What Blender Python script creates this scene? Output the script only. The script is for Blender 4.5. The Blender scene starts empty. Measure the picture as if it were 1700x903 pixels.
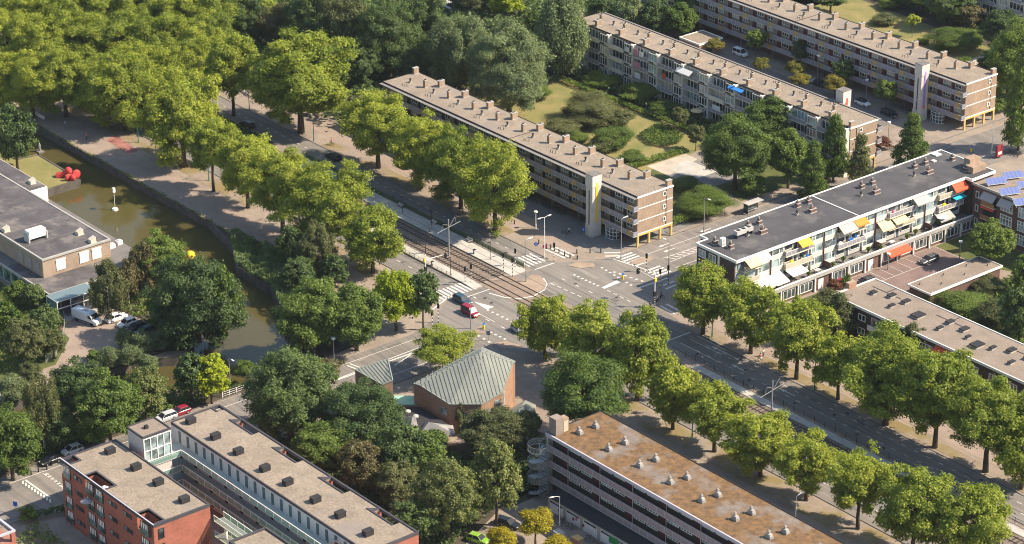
import bpy, math, random
import numpy as np
from mathutils import Vector, Matrix
from mathutils.geometry import tessellate_polygon

R = math.radians
rnd = random.Random(7)
scene = bpy.context.scene

# ------------------------------------------------------------------ camera
# world X runs along the avenue, world Y across it, Z up (metres)
PW, PH = 1700.0, 903.0
F, PITCH, ROLL = 4481.13, R(24.7607), R(-0.3992)
CAM = Vector((388.57, -314.66, 230.0))
def _f(v):
    a = R(-51.0); U = (math.cos(a), math.sin(a)); V = (-math.sin(a), math.cos(a))
    return Vector((v[0] * U[0] + v[1] * U[1], v[0] * V[0] + v[1] * V[1], v[2]))
_cp, _sp, _cr, _sr = math.cos(PITCH), math.sin(PITCH), math.cos(ROLL), math.sin(ROLL)
FWD = _f((0, _cp, -_sp))
_rt, _up = Vector((1, 0, 0)), Vector((0, _sp, _cp))
RGT = _f(_cr * _rt + _sr * _up)
UPV = _f(-_sr * _rt + _cr * _up)
cam_d = bpy.data.cameras.new('camera'); cam = bpy.data.objects.new('camera', cam_d)
scene.collection.objects.link(cam); scene.camera = cam
cam.matrix_world = Matrix(((RGT.x, UPV.x, -FWD.x, CAM.x), (RGT.y, UPV.y, -FWD.y, CAM.y), (RGT.z, UPV.z, -FWD.z, CAM.z), (0, 0, 0, 1)))
cam_d.sensor_width = 36.0; cam_d.lens = F / PW * 36.0
cam_d.clip_start = 5.0; cam_d.clip_end = 6000.0

# ------------------------------------------------------------------ light
SUN_AZ, SUN_EL = R(45.0), R(43.0)          # azimuth from +X towards +Y
world = bpy.data.worlds.new('World'); scene.world = world; world.use_nodes = True
wn = world.node_tree; bg = wn.nodes['Background']
sky = wn.nodes.new('ShaderNodeTexSky'); sky.sky_type = 'NISHITA'; sky.sun_disc = False
sky.sun_elevation = SUN_EL; sky.sun_rotation = R(90.0) - SUN_AZ
sky.air_density = 1.3; sky.dust_density = 1.0; sky.ozone_density = 2.0
wn.links.new(sky.outputs[0], bg.inputs[0]); bg.inputs[1].default_value = 0.11
sd = bpy.data.lights.new('sun', 'SUN'); sd.energy = 5.0; sd.angle = R(0.55); sd.color = (1.0, 0.875, 0.70)
sun = bpy.data.objects.new('sun', sd); scene.collection.objects.link(sun)
sdir = Vector((math.cos(SUN_EL) * math.cos(SUN_AZ), math.cos(SUN_EL) * math.sin(SUN_AZ), math.sin(SUN_EL)))
sun.rotation_euler = sdir.to_track_quat('Z', 'Y').to_euler()
vs = scene.view_settings; vs.view_transform = 'Standard'; vs.look = 'None'; vs.gamma = 1.0; vs.exposure = 1.0
scene.cycles.pixel_filter_type = 'BLACKMAN_HARRIS'; scene.cycles.filter_width = 1.05
scene.cycles.max_bounces = 7; scene.cycles.diffuse_bounces = 4; scene.cycles.glossy_bounces = 2
scene.cycles.transmission_bounces = 5; scene.cycles.transparent_max_bounces = 4

# ------------------------------------------------------------------ helpers
def at(px, py, z=0.0):
    """world (x, y) of the photograph's pixel on the level z"""
    d = FWD + RGT * ((px - PW / 2) / F) - UPV * ((py - PH / 2) / F)
    t = (z - CAM.z) / d.z
    p = CAM + d * t
    return (p.x, p.y)
def pix(x, y, z=0.0):
    q = Vector((x, y, z)) - CAM; d = q.dot(FWD)
    return (PW / 2 + F * q.dot(RGT) / d, PH / 2 - F * q.dot(UPV) / d)
def scl(x, y, z=0.0):
    return F / (Vector((x, y, z)) - CAM).dot(FWD)

def tag(o, label=None, cat=None, group=None, kind=None):
    if label: o['label'] = label
    if cat: o['category'] = cat
    if group: o['group'] = group
    if kind: o['kind'] = kind
    return o
def thing(name, label, cat, loc=(0, 0, 0), rz=0.0, group=None):
    o = bpy.data.objects.new(name, None); scene.collection.objects.link(o)
    o.empty_display_size = 0.5
    o.location = loc; o.rotation_euler = (0, 0, rz)
    return tag(o, label, cat, group)
def origin(o):
    v = Vector((0, 0, 0))
    while o is not None: v += o.location; o = o.parent
    return v
def kids(o): return [c for c in KIDS.get(o.name, [])]
KIDS = {}
def adopt(o, parent):
    o.parent = parent; KIDS.setdefault(parent.name, []).append(o)
def copy_tree(o, parent=None):
    c = o.copy(); scene.collection.objects.link(c)
    if parent is not None: adopt(c, parent)
    for ch in list(KIDS.get(o.name, [])): copy_tree(ch, c)
    return c
def inst(src, parent, loc, rz=None, name=None):
    """one more object sharing src's mesh, as a part of parent; loc in world"""
    c = src.copy(); scene.collection.objects.link(c)
    if name: c.name = name
    adopt(c, parent); c.location = Vector(loc) - origin(parent)
    if rz is not None: c.rotation_euler = (0, 0, rz)
    return c

class MB:
    def __init__(s): s.v = []; s.f = []; s.m = []
    def face(s, pts, m=0):
        n = len(s.v); s.v += [tuple(p) for p in pts]; s.f.append(tuple(range(n, n + len(pts)))); s.m.append(m)
    def box(s, x0, x1, y0, y1, z0, z1, m=0):
        if x0 > x1: x0, x1 = x1, x0
        if y0 > y1: y0, y1 = y1, y0
        if z0 > z1: z0, z1 = z1, z0
        n = len(s.v)
        s.v += [(x0, y0, z0), (x1, y0, z0), (x1, y1, z0), (x0, y1, z0), (x0, y0, z1), (x1, y0, z1), (x1, y1, z1), (x0, y1, z1)]
        s.f += [(n, n + 3, n + 2, n + 1), (n + 4, n + 5, n + 6, n + 7), (n, n + 1, n + 5, n + 4), (n + 1, n + 2, n + 6, n + 5), (n + 2, n + 3, n + 7, n + 6), (n + 3, n, n + 4, n + 7)]
        s.m += [m] * 6
        return s
    def hexa(s, p, m=0):
        n = len(s.v); s.v += [tuple(q) for q in p]
        s.f += [(n, n + 3, n + 2, n + 1), (n + 4, n + 5, n + 6, n + 7), (n, n + 1, n + 5, n + 4), (n + 1, n + 2, n + 6, n + 5), (n + 2, n + 3, n + 7, n + 6), (n + 3, n, n + 4, n + 7)]
        s.m += [m] * 6; return s
    def prism(s, poly, z0, z1, m=0, mside=None):
        if mside is None: mside = m
        area = sum(poly[i][0] * poly[(i + 1) % len(poly)][1] - poly[(i + 1) % len(poly)][0] * poly[i][1] for i in range(len(poly)))
        if area < 0: poly = poly[::-1]
        zt = z1 if hasattr(z1, '__len__') else [z1] * len(poly)
        if area < 0 and hasattr(z1, '__len__'): zt = list(z1)[::-1]
        n = len(s.v); k = len(poly)
        s.v += [(p[0], p[1], z0) for p in poly] + [(p[0], p[1], zt[i]) for i, p in enumerate(poly)]
        s.f.append(tuple(range(n + k - 1, n - 1, -1))); s.m.append(mside)
        s.f.append(tuple(range(n + k, n + 2 * k))); s.m.append(m)
        for i in range(k):
            j = (i + 1) % k
            s.f.append((n + i, n + j, n + k + j, n + k + i)); s.m.append(mside)
        return s
    def tube(s, pts, rad, k=8, m=0, cap=True):
        """tapered tube through points"""
        rad = rad if hasattr(rad, '__len__') else [rad] * len(pts)
        n0 = len(s.v); P = [Vector(p) for p in pts]
        for i, p in enumerate(P):
            d = (P[min(i + 1, len(P) - 1)] - P[max(i - 1, 0)]).normalized()
            a = d.orthogonal().normalized() if i == 0 else (a - d * a.dot(d)).normalized()
            b = d.cross(a)
            for j in range(k):
                t = 2 * math.pi * j / k
                s.v.append(tuple(p + (a * math.cos(t) + b * math.sin(t)) * rad[i]))
        for i in range(len(P) - 1):
            for j in range(k):
                q = (j + 1) % k
                s.f.append((n0 + i * k + j, n0 + i * k + q, n0 + (i + 1) * k + q, n0 + (i + 1) * k + j)); s.m.append(m)
        if cap:
            s.f.append(tuple(n0 + j for j in range(k - 1, -1, -1))); s.m.append(m)
            e = n0 + (len(P) - 1) * k
            s.f.append(tuple(e + j for j in range(k))); s.m.append(m)
        return s
    def ball(s, c, r, m=0, nu=12, nv=8, sz=(1, 1, 1)):
        n0 = len(s.v)
        for i in range(nv + 1):
            ph = math.pi * i / nv
            for j in range(nu):
                t = 2 * math.pi * j / nu
                s.v.append((c[0] + r * sz[0] * math.sin(ph) * math.cos(t), c[1] + r * sz[1] * math.sin(ph) * math.sin(t), c[2] + r * sz[2] * math.cos(ph)))
        for i in range(nv):
            for j in range(nu):
                q = (j + 1) % nu
                s.f.append((n0 + i * nu + j, n0 + (i + 1) * nu + j, n0 + (i + 1) * nu + q, n0 + i * nu + q)); s.m.append(m)
        return s
    def sheet(s, poly, z, m=0, holes=()):
        loops = [[Vector((p[0], p[1], 0)) for p in poly]] + [[Vector((p[0], p[1], 0)) for p in h] for h in holes]
        flat = [p for l in loops for p in l]
        n = len(s.v); s.v += [(p.x, p.y, z) for p in flat]
        for t in tessellate_polygon(loops):
            a, b, c = (flat[i] for i in t)
            if (b - a).cross(c - a).z < 0: t = (t[0], t[2], t[1])
            s.f.append(tuple(n + i for i in t)); s.m.append(m)
        return s
    def build(s, name, mats, parent=None, local=False, smooth=False):
        me = bpy.data.meshes.new(name)
        o_ = Vector((0, 0, 0)) if (parent is None or local) else origin(parent)
        me.from_pydata([(v[0] - o_.x, v[1] - o_.y, v[2] - o_.z) for v in s.v], [], s.f)
        if not isinstance(mats, (list, tuple)): mats = [mats]
        for m in mats: me.materials.append(m)
        if len(mats) > 1: me.polygons.foreach_set('material_index', s.m)
        if smooth: me.polygons.foreach_set('use_smooth', [True] * len(me.polygons))
        me.update()
        o = bpy.data.objects.new(name, me); scene.collection.objects.link(o)
        if parent is not None: adopt(o, parent)
        return o
def box(name, mat, parent, *a, local=False):
    return MB().box(*a).build(name, mat, parent, local)

# ------------------------------------------------------------------ materials
def ramp(nt, fac, cols):
    r = nt.nodes.new('ShaderNodeValToRGB'); el = r.color_ramp.elements
    while len(el) < len(cols): el.new(0.5)
    for e, (p, c) in zip(el, cols): e.position = p; e.color = (c[0], c[1], c[2], 1)
    nt.links.new(fac, r.inputs[0]); return r.outputs[0]
def coords(nt, scale=1.0, kind='W'):
    if kind == 'W':
        g = nt.nodes.new('ShaderNodeNewGeometry'); src = g.outputs['Position']
    else:
        g = nt.nodes.new('ShaderNodeTexCoord'); src = g.outputs['Object']
    m = nt.nodes.new('ShaderNodeMapping')
    m.inputs['Scale'].default_value = scale if hasattr(scale, '__len__') else (scale,) * 3
    nt.links.new(src, m.inputs[0]); return m.outputs[0]
def noise(nt, scale, detail=3, rough=0.6, kind='W', sc=1.0):
    n = nt.nodes.new('ShaderNodeTexNoise'); n.inputs['Scale'].default_value = scale
    n.inputs['Detail'].default_value = detail; n.inputs['Roughness'].default_value = rough
    nt.links.new(coords(nt, sc, kind), n.inputs[0]); return n.outputs[0]
def mixc(nt, fac, a, b, mode='MIX'):
    n = nt.nodes.new('ShaderNodeMix'); n.data_type = 'RGBA'; n.blend_type = mode
    for sk, val in ((n.inputs[0], fac), (n.inputs[6], a), (n.inputs[7], b)):
        if isinstance(val, bpy.types.NodeSocket): nt.links.new(val, sk)
        elif hasattr(val, '__len__'): sk.default_value = (*val[:3], 1)
        else: sk.default_value = val
    return n.outputs[2]
MATS = {}
def mat(name, col, rough=0.8, var=0.0, vs_=0.5, metal=0.0, spec=0.3, fine=0.0, fs=6.0, col2=None, bump=0.0, rot=None, extra=None):
    if name in MATS: return MATS[name]
    m = bpy.data.materials.new(name); m.use_nodes = True; nt = m.node_tree
    b = nt.nodes['Principled BSDF']
    b.inputs['Roughness'].default_value = rough; b.inputs['Metallic'].default_value = metal
    b.inputs['Specular IOR Level'].default_value = spec
    c = None
    if var > 0 or col2:
        lo = tuple(x * (1 - var) for x in col) if not col2 else col
        hi = tuple(min(1, x * (1 + var)) for x in col) if not col2 else col2
        c = ramp(nt, noise(nt, vs_, 5, 0.62), [(0.32, lo), (0.68, hi)])
    if fine > 0:
        g = ramp(nt, noise(nt, fs, 2, 0.7), [(0.3, (1 - fine,) * 3), (0.7, (1 + fine * 0.0,) * 3)])
        c = mixc(nt, 1.0, c if c is not None else (*col, 1), g, 'MULTIPLY')
    if extra: c = extra(nt, c if c is not None else (*col, 1))
    if c is not None: nt.links.new(c, b.inputs['Base Color'])
    else: b.inputs['Base Color'].default_value = (*col, 1)
    if bump > 0:
        bp = nt.nodes.new('ShaderNodeBump'); bp.inputs['Strength'].default_value = bump; bp.inputs['Distance'].default_value = 0.05
        nt.links.new(noise(nt, fs, 3), bp.inputs['Height']); nt.links.new(bp.outputs[0], b.inputs['Normal'])
    MATS[name] = m; return m

def brick_extra(cols, scale=1.0, mortar=(0.30, 0.27, 0.24), axis='W'):
    def fn(nt, c):
        # coursing from height and the horizontal run of the wall
        g = nt.nodes.new('ShaderNodeNewGeometry'); sp = nt.nodes.new('ShaderNodeSeparateXYZ'); nt.links.new(g.outputs['Position'], sp.inputs[0])
        ad = nt.nodes.new('ShaderNodeMath'); ad.operation = 'ADD'; nt.links.new(sp.outputs[0], ad.inputs[0]); nt.links.new(sp.outputs[1], ad.inputs[1])
        cb = nt.nodes.new('ShaderNodeCombineXYZ'); nt.links.new(ad.outputs[0], cb.inputs[0]); nt.links.new(sp.outputs[2], cb.inputs[1])
        bt = nt.nodes.new('ShaderNodeTexBrick'); nt.links.new(cb.outputs[0], bt.inputs[0])
        bt.inputs['Scale'].default_value = 1.0; bt.inputs['Brick Width'].default_value = 0.44 * scale; bt.inputs['Row Height'].default_value = 0.15 * scale
        bt.inputs['Mortar Size'].default_value = 0.015 * scale
        bt.inputs['Color1'].default_value = (*cols[0], 1); bt.inputs['Color2'].default_value = (*cols[1], 1); bt.inputs['Mortar'].default_value = (*mortar, 1)
        v = ramp(nt, noise(nt, 0.35, 4, 0.6), [(0.3, (0.8,) * 3), (0.7, (1.08,) * 3)])
        return mixc(nt, 1.0, bt.outputs[0], v, 'MULTIPLY')
    return fn

def paver_extra(w=0.9, h=0.45, dark=0.82):
    def fn(nt, c):
        bt = nt.nodes.new('ShaderNodeTexBrick'); nt.links.new(coords(nt, 1.0), bt.inputs[0])
        bt.inputs['Scale'].default_value = 1.0; bt.inputs['Brick Width'].default_value = w; bt.inputs['Row Height'].default_value = h
        bt.inputs['Mortar Size'].default_value = 0.03
        bt.inputs['Color1'].default_value = (1, 1, 1, 1); bt.inputs['Color2'].default_value = (0.88, 0.88, 0.88, 1); bt.inputs['Mortar'].default_value = (dark, dark, dark, 1)
        return mixc(nt, 1.0, c, bt.outputs[0], 'MULTIPLY')
    return fn
def patch_extra(col, lo=0.5, hi=0.62, scale=0.08, det=6):
    def fn(nt, c):
        f = ramp(nt, noise(nt, scale, det, 0.65), [(lo, (0, 0, 0)), (hi, (1, 1, 1))])
        return mixc(nt, f, c, col)
    return fn

def road_extra(nt, c):
    c = patch_extra((0.155, 0.142, 0.13), 0.56, 0.6, 0.06, 3)(nt, c)
    n = nt.nodes.new('ShaderNodeTexNoise'); n.inputs['Scale'].default_value = 1.0; n.inputs['Detail'].default_value = 3; nt.links.new(coords(nt, (0.035, 1.3, 1)), n.inputs[0])
    return mixc(nt, 1.0, c, ramp(nt, n.outputs[0], [(0.35, (0.80, 0.80, 0.80)), (0.62, (1.08, 1.07, 1.05))]), 'MULTIPLY')
ASPH = mat('asphalt', (0.20, 0.178, 0.158), 0.9, var=0.14, vs_=0.12, fine=0.16, fs=3.0, extra=road_extra)
ASPH2 = mat('asphalt_side', (0.18, 0.158, 0.143), 0.9, var=0.14, vs_=0.2, fine=0.15, fs=4.0)
PAVE = mat('paving', (0.285, 0.230, 0.182), 0.9, var=0.18, vs_=0.15, fine=0.15, fs=3.5, extra=paver_extra())
PAVEG = mat('paving_grey', (0.20, 0.185, 0.168), 0.9, var=0.14, vs_=0.2, fine=0.12, fs=4, extra=paver_extra(0.6, 0.6, 0.85))
PAVER = mat('paving_red', (0.21, 0.145, 0.125), 0.9, var=0.15, vs_=0.2, fine=0.15, fs=4, extra=paver_extra(0.5, 0.25, 0.85))
PAVEP = mat('paving_pink', (0.30, 0.232, 0.186), 0.9, var=0.12, vs_=0.25, fine=0.12, fs=4, extra=paver_extra(0.5, 0.25, 0.85))
LIGHTP = mat('paving_light', (0.42, 0.39, 0.34), 0.85, var=0.1, vs_=0.3, fine=0.08, fs=5, extra=paver_extra(0.9, 0.9, 0.88))
VERGE = mat('worn_verge', (0.265, 0.212, 0.165), 0.95, var=0.15, vs_=0.3, fine=0.25, fs=4, extra=patch_extra((0.19, 0.145, 0.062), 0.45, 0.6, 0.13, 5))
SAND = mat('sand', (0.40, 0.34, 0.27), 0.95, var=0.15, vs_=0.3, fine=0.1, fs=5)
DRY = mat('dry_grass', (0.23, 0.16, 0.075), 0.95, col2=(0.15, 0.13, 0.045), vs_=0.25, fine=0.3, fs=5)
GRASS = mat('grass', (0.065, 0.085, 0.022), 0.95, col2=(0.12, 0.125, 0.035), vs_=0.3, fine=0.3, fs=5)
LAWN = mat('lawn', (0.27, 0.215, 0.085), 0.95, col2=(0.145, 0.155, 0.045), vs_=0.16, fine=0.25, fs=4)
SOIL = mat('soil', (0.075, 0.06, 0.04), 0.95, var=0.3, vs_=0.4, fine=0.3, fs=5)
CONC = mat('concrete', (0.36, 0.335, 0.30), 0.85, var=0.13, vs_=0.5, fine=0.1, fs=4)
TOWERC = mat('tower_concrete', (0.56, 0.51, 0.455), 0.8, var=0.1, vs_=0.7, fine=0.08, fs=3)
CONCD = mat('concrete_dark', (0.17, 0.155, 0.14), 0.9, var=0.25, vs_=0.4, fine=0.2, fs=3)
GRAVEL = mat('roof_gravel', (0.285, 0.228, 0.172), 0.95, var=0.16, vs_=0.3, fine=0.38, fs=2.2, extra=patch_extra((0.20, 0.172, 0.15), 0.54, 0.72, 0.12, 7))
GRAVELB = mat('roof_gravel_brown', (0.25, 0.198, 0.155), 0.95, var=0.13, vs_=0.3, fine=0.3, fs=2.8)
def _moss(nt, c):
    f = ramp(nt, noise(nt, 0.15, 8, 0.66), [(0.39, (0, 0, 0)), (0.49, (1, 1, 1))])
    g = ramp(nt, noise(nt, 0.9, 4, 0.7), [(0.3, (0.075, 0.05, 0.028)), (0.7, (0.215, 0.118, 0.05))])
    return mixc(nt, f, c, g)
MOSSROOF = mat('roof_moss', (0.20, 0.165, 0.138), 0.95, var=0.22, vs_=0.5, fine=0.25, fs=3, extra=_moss)
BITUM = mat('roof_bitumen', (0.068, 0.064, 0.066), 0.8, var=0.25, vs_=0.13, fine=0.12, fs=2, extra=patch_extra((0.145, 0.132, 0.12), 0.52, 0.72, 0.16, 6))
BITUM2 = mat('roof_bitumen_old', (0.085, 0.076, 0.078), 0.85, var=0.3, vs_=0.25, fine=0.15, fs=2, extra=patch_extra((0.19, 0.165, 0.145), 0.5, 0.7, 0.2, 5))
DARK = mat('dark_trim', (0.028, 0.025, 0.026), 0.7, var=0.2, vs_=0.6)
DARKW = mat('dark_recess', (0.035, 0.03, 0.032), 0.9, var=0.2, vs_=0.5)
WHITE = mat('white_paint', (0.74, 0.71, 0.64), 0.6, var=0.05, vs_=0.6)
BEI = mat('balcony_beige', (0.42, 0.36, 0.27), 0.7, var=0.1)
CREAM = mat('cream_panel', (0.60, 0.55, 0.45), 0.7, var=0.06, vs_=0.6)
GREYP = mat('grey_paint', (0.40, 0.385, 0.36), 0.7, var=0.08, vs_=0.5)
BRICK = mat('brick_brown', (0.2, 0.13, 0.09), 0.9, extra=brick_extra([(0.335, 0.232, 0.160), (0.27, 0.182, 0.122)], mortar=(0.34, 0.27, 0.21)))
BRICKD = mat('brick_dark', (0.09, 0.055, 0.045), 0.9, extra=brick_extra([(0.085, 0.052, 0.042), (0.06, 0.038, 0.032)], mortar=(0.09, 0.07, 0.06)))
BRICKR = mat('brick_red', (0.35, 0.09, 0.05), 0.9, extra=brick_extra([(0.35, 0.115, 0.075), (0.27, 0.085, 0.058)], mortar=(0.28, 0.13, 0.09)))
BRICKC = mat('brick_church', (0.22, 0.12, 0.08), 0.9, extra=brick_extra([(0.36, 0.20, 0.125), (0.27, 0.15, 0.095)], mortar=(0.30, 0.22, 0.16)))
BRICKM = mat('brick_maroon', (0.14, 0.07, 0.055), 0.9, extra=brick_extra([(0.15, 0.075, 0.06), (0.11, 0.055, 0.045)], mortar=(0.15, 0.11, 0.09)))
MAROON = mat('maroon_paint', (0.11, 0.022, 0.024), 0.6)
OCHRE = mat('ochre_panel', (0.44, 0.30, 0.095), 0.7, var=0.1, vs_=0.8)
BEAM = mat('ochre_beam', (0.55, 0.37, 0.13), 0.75, var=0.06, vs_=0.7)
RAILP = mat('railing_panel', (0.25, 0.235, 0.262), 0.6, var=0.08, vs_=1.0)
RAILF = mat('railing_frame', (0.42, 0.38, 0.37), 0.5)
LILAC = mat('railing_lilac', (0.25, 0.20, 0.215), 0.6, var=0.08, vs_=1.0)
def glass_m(name, col, rough=0.12):
    m = bpy.data.materials.new(name); m.use_nodes = True; nt = m.node_tree; b = nt.nodes['Principled BSDF']
    c = ramp(nt, noise(nt, 0.55, 1, 0.5), [(0.35, tuple(x * 0.35 for x in col)), (0.65, tuple(min(1, x * 1.8) for x in col))])
    nt.links.new(c, b.inputs['Base Color']); b.inputs['Roughness'].default_value = rough
    b.inputs['Specular IOR Level'].default_value = 0.8
    MATS[name] = m; return m
GLASS = glass_m('window_glass', (0.05, 0.062, 0.07))
GLASSC = glass_m('window_curtain', (0.19, 0.24, 0.24), 0.2)
GLASSD = glass_m('window_dark', (0.02, 0.024, 0.028)); BLIND = mat('window_blind', (0.42, 0.38, 0.31), 0.7, var=0.2, vs_=0.4)
GV = [GLASS, GLASSD, GLASS, GLASSC, BLIND, GLASSD]
GLASSG = glass_m('green_glass', (0.075, 0.13, 0.11), 0.15)
ZINC = mat('standing_seam_zinc', (0.19, 0.198, 0.168), 0.55, var=0.12, vs_=0.3, spec=0.4)
ZINCS = mat('seam_rib', (0.15, 0.156, 0.135), 0.6)
COPPER = mat('green_copper', (0.22, 0.42, 0.31), 0.7, var=0.12, vs_=0.5)
SLATE = mat('slate', (0.19, 0.18, 0.17), 0.8, var=0.15, vs_=0.5, fine=0.2, fs=5)
STEEL = mat('galvanised_steel', (0.30, 0.30, 0.30), 0.45, metal=0.4, spec=0.5)
BLACKP = mat('black_paint', (0.018, 0.018, 0.02), 0.5)
GREENP = mat('green_paint', (0.015, 0.16, 0.12), 0.5)
GREENR = mat('green_railing', (0.03, 0.085, 0.045), 0.6)
RAILM = mat('rail_steel', (0.06, 0.045, 0.038), 0.45, metal=0.3)
BALLAST = mat('ballast', (0.20, 0.155, 0.12), 0.95, var=0.2, vs_=0.6, fine=0.3, fs=5)
SLEEP = mat('sleeper', (0.055, 0.042, 0.035), 0.9)
MARK = mat('road_marking', (0.66, 0.62, 0.55), 0.7, fine=0.25, fs=2.5)
KERB = mat('kerbstone', (0.15, 0.137, 0.125), 0.85, var=0.1, vs_=0.8)
RED = mat('red_paint', (0.62, 0.03, 0.022), 0.45)
ORANGE = mat('orange_canvas', (0.80, 0.20, 0.03), 0.8)
YELLOW = mat('yellow_paint', (0.85, 0.52, 0.02), 0.6)
YCANV = mat('yellow_canvas', (0.85, 0.42, 0.045), 0.8)
BCANV = mat('beige_canvas', (0.66, 0.50, 0.26), 0.8)
GCANV = mat('grey_canvas', (0.33, 0.31, 0.30), 0.8)
WCANV = mat('white_canvas', (0.66, 0.64, 0.60), 0.8)
RCANV = mat('red_canvas', (0.70, 0.085, 0.035), 0.8)
TURQ = mat('turquoise_canvas', (0.03, 0.42, 0.58), 0.8)
BLUE = mat('blue_sign', (0.02, 0.13, 0.48), 0.4)
PINK = mat('pink_sign', (0.6, 0.06, 0.2), 0.5)
SOLAR = mat('solar_cell', (0.12, 0.15, 0.32), 0.3, spec=0.6)
REDP = mat('red_bike_paving', (0.33, 0.145, 0.12), 0.9, var=0.3, vs_=0.5, fine=0.3, fs=2, extra=paver_extra(0.9, 0.9, 0.7))
PURPLE = mat('purple_paint', (0.18, 0.06, 0.30), 0.6)
TYRE = mat('tyre_rubber', (0.015, 0.015, 0.016), 0.8)
CARGL = mat('car_glass', (0.02, 0.024, 0.03), 0.35, spec=0.35)
LAMPW = mat('lamp_glass', (0.75, 0.73, 0.68), 0.3)
WOODD = mat('weathered_deck', (0.155, 0.14, 0.13), 0.85, var=0.15, vs_=0.3, fine=0.15, fs=3)
BARK = mat('bark', (0.10, 0.075, 0.055), 0.95, var=0.3, vs_=1.5, fine=0.3, fs=6)
BARKW = mat('birch_bark', (0.42, 0.38, 0.33), 0.9, var=0.25, vs_=2.0)
# ribs on railing panels: vertical bars in the material of the metal infill
def water_m():
    m = bpy.data.materials.new('canal_water'); m.use_nodes = True; nt = m.node_tree; b = nt.nodes['Principled BSDF']
    c = ramp(nt, noise(nt, 0.05, 4, 0.6), [(0.3, (0.060, 0.050, 0.018)), (0.7, (0.078, 0.066, 0.024))])
    nt.links.new(c, b.inputs['Base Color']); b.inputs['Roughness'].default_value = 0.06; b.inputs['IOR'].default_value = 1.33
    b.inputs['Specular IOR Level'].default_value = 0.5
    bp = nt.nodes.new('ShaderNodeBump'); bp.inputs['Strength'].default_value = 0.10; bp.inputs['Distance'].default_value = 0.06
    nt.links.new(noise(nt, 0.9, 3, 0.6), bp.inputs['Height']); nt.links.new(bp.outputs[0], b.inputs['Normal'])
    return m
WATER = water_m()

# ------------------------------------------------------------------ ground, water, roads
CANAL = [(-420, -34.3), (-60, -34.1), (-46, -37.5), (-37, -42.5), (-24, -43), (-14, -47), (-5, -50.5), (3.5, -56.5), (7, -66), (7, -76), (0, -84), (1, -100), (4, -160), (-12, -160),
         (-13.5, -100), (-14, -82), (-9, -72.5), (-17, -66), (-30, -60.5), (-43, -58.4), (-97.2, -58.2), (-97.4, -51.4), (-97.7, -43.0), (-116.5, -42.6), (-117, -47.8), (-420, -48.5)]
CANAL = [(x, min(max(y, -400), 400)) for x, y in CANAL]
g = MB().sheet([(-2500, -1200), (900, -1200), (900, 2500), (-2500, 2500)], 0.0, holes=[CANAL]).build('ground', PAVE)
tag(g, kind='structure')
tag(MB().sheet(CANAL, -1.75).build('canal_water', WATER), kind='structure')
tag(MB().sheet([(-420, -170), (30, -170), (30, -30), (-420, -30)], -3.2).build('canal_bed', SOIL), kind='structure')
qw = MB()
for i in range(len(CANAL)):
    a, b = Vector((*CANAL[i], 0)), Vector((*CANAL[(i + 1) % len(CANAL)], 0)); d = (b - a).normalized(); n = Vector((-d.y, d.x, 0))
    # outward side is to the right or left depending on winding; wall 0.5 thick centred just outside
    qw.hexa([a + n * 0.0 + Vector((0, 0, -3.1)), b + Vector((0, 0, -3.1)), b - n * -0.45 + Vector((0, 0, -3.1)), a - n * -0.45 + Vector((0, 0, -3.1)),
             a + Vector((0, 0, 0.12)), b + Vector((0, 0, 0.12)), b - n * -0.45 + Vector((0, 0, 0.12)), a - n * -0.45 + Vector((0, 0, 0.12))])
tag(qw.build('quay_wall', mat('quay_brick', (0.105, 0.09, 0.075), 0.9, var=0.3, vs_=0.5, fine=0.25, fs=3)), kind='structure')

_z = [0.012]
def zone(name, m, poly, z, px=False, kind='structure'):
    if px: poly = [at(*p) for p in poly]
    return tag(MB().sheet(poly, z).build(name, m), kind=kind)
def strip(name, m, u0, u1, v0, v1, z): return zone(name, m, [(u0, v0), (u1, v0), (u1, v1), (u0, v1)], z)
Z1, Z2, Z3, Z4, Z5 = 0.012, 0.024, 0.036, 0.048, 0.060
# planted ground of the large green areas
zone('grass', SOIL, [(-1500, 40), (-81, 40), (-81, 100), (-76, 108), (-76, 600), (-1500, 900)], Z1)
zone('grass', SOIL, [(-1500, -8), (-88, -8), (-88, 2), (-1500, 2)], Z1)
zone('lawn', LAWN, [(-80, 44), (-21, 44), (-21, 58.5), (-24, 85), (-80, 85)], Z1)
zone('grass', SOIL, [(-84, 79), (8, 79), (8, 87.5), (-84, 87.5)], Z2)
zone('grass', GRASS, [(-21, 44), (5.5, 39), (6.2, 44), (4.5, 58), (-6, 59), (-21, 58)], Z1)
zone('grass', GRASS, [(-9, 62), (4.5, 60), (5.5, 86), (-9, 86)], Z1)
zone('paved_play_area', PAVEG, [(-15, 57.5), (-5, 57.5), (-5, 69), (-19, 69)], Z2)
zone('sandpit', SAND, [(-23.2, 57.5), (-15, 57.5), (-19, 69), (-23, 69)], Z3)
zone('play_slab', LIGHTP, [(-18.6, 60.3), (-10.6, 59.7), (-10.9, 67.3), (-20.4, 66.9)], Z4)
zone('lawn', LAWN, [(-90, 141), (-19, 141), (-19, 176), (-90, 186)], Z1)
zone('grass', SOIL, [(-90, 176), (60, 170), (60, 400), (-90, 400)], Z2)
zone('grass', GRASS, [(-19, 141), (2, 141), (2, 160), (-19, 160)], Z1)
zone('courtyard_road', ASPH2, [(-76, 106), (-6, 106), (-6, 121), (-76, 121)], Z1)
zone('lawn', LAWN, [(-420, -49), (-117.3, -48.2), (-117, -43.2), (-98, -43.6), (-97.8, -58), (-420, -58)], 0.03)
zone('grass', GRASS, [(-74, -140), (-36.5, -87), (-37, -84), (-30, -86), (-22, -92), (-22, -100), (-26, -140)], Z1)
zone('grass', SOIL, [(-18.5, -83), (-11, -71), (-17, -66), (-42, -58.6), (-42, -73.5), (-30, -72.5), (-20, -72)], Z1)
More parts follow.
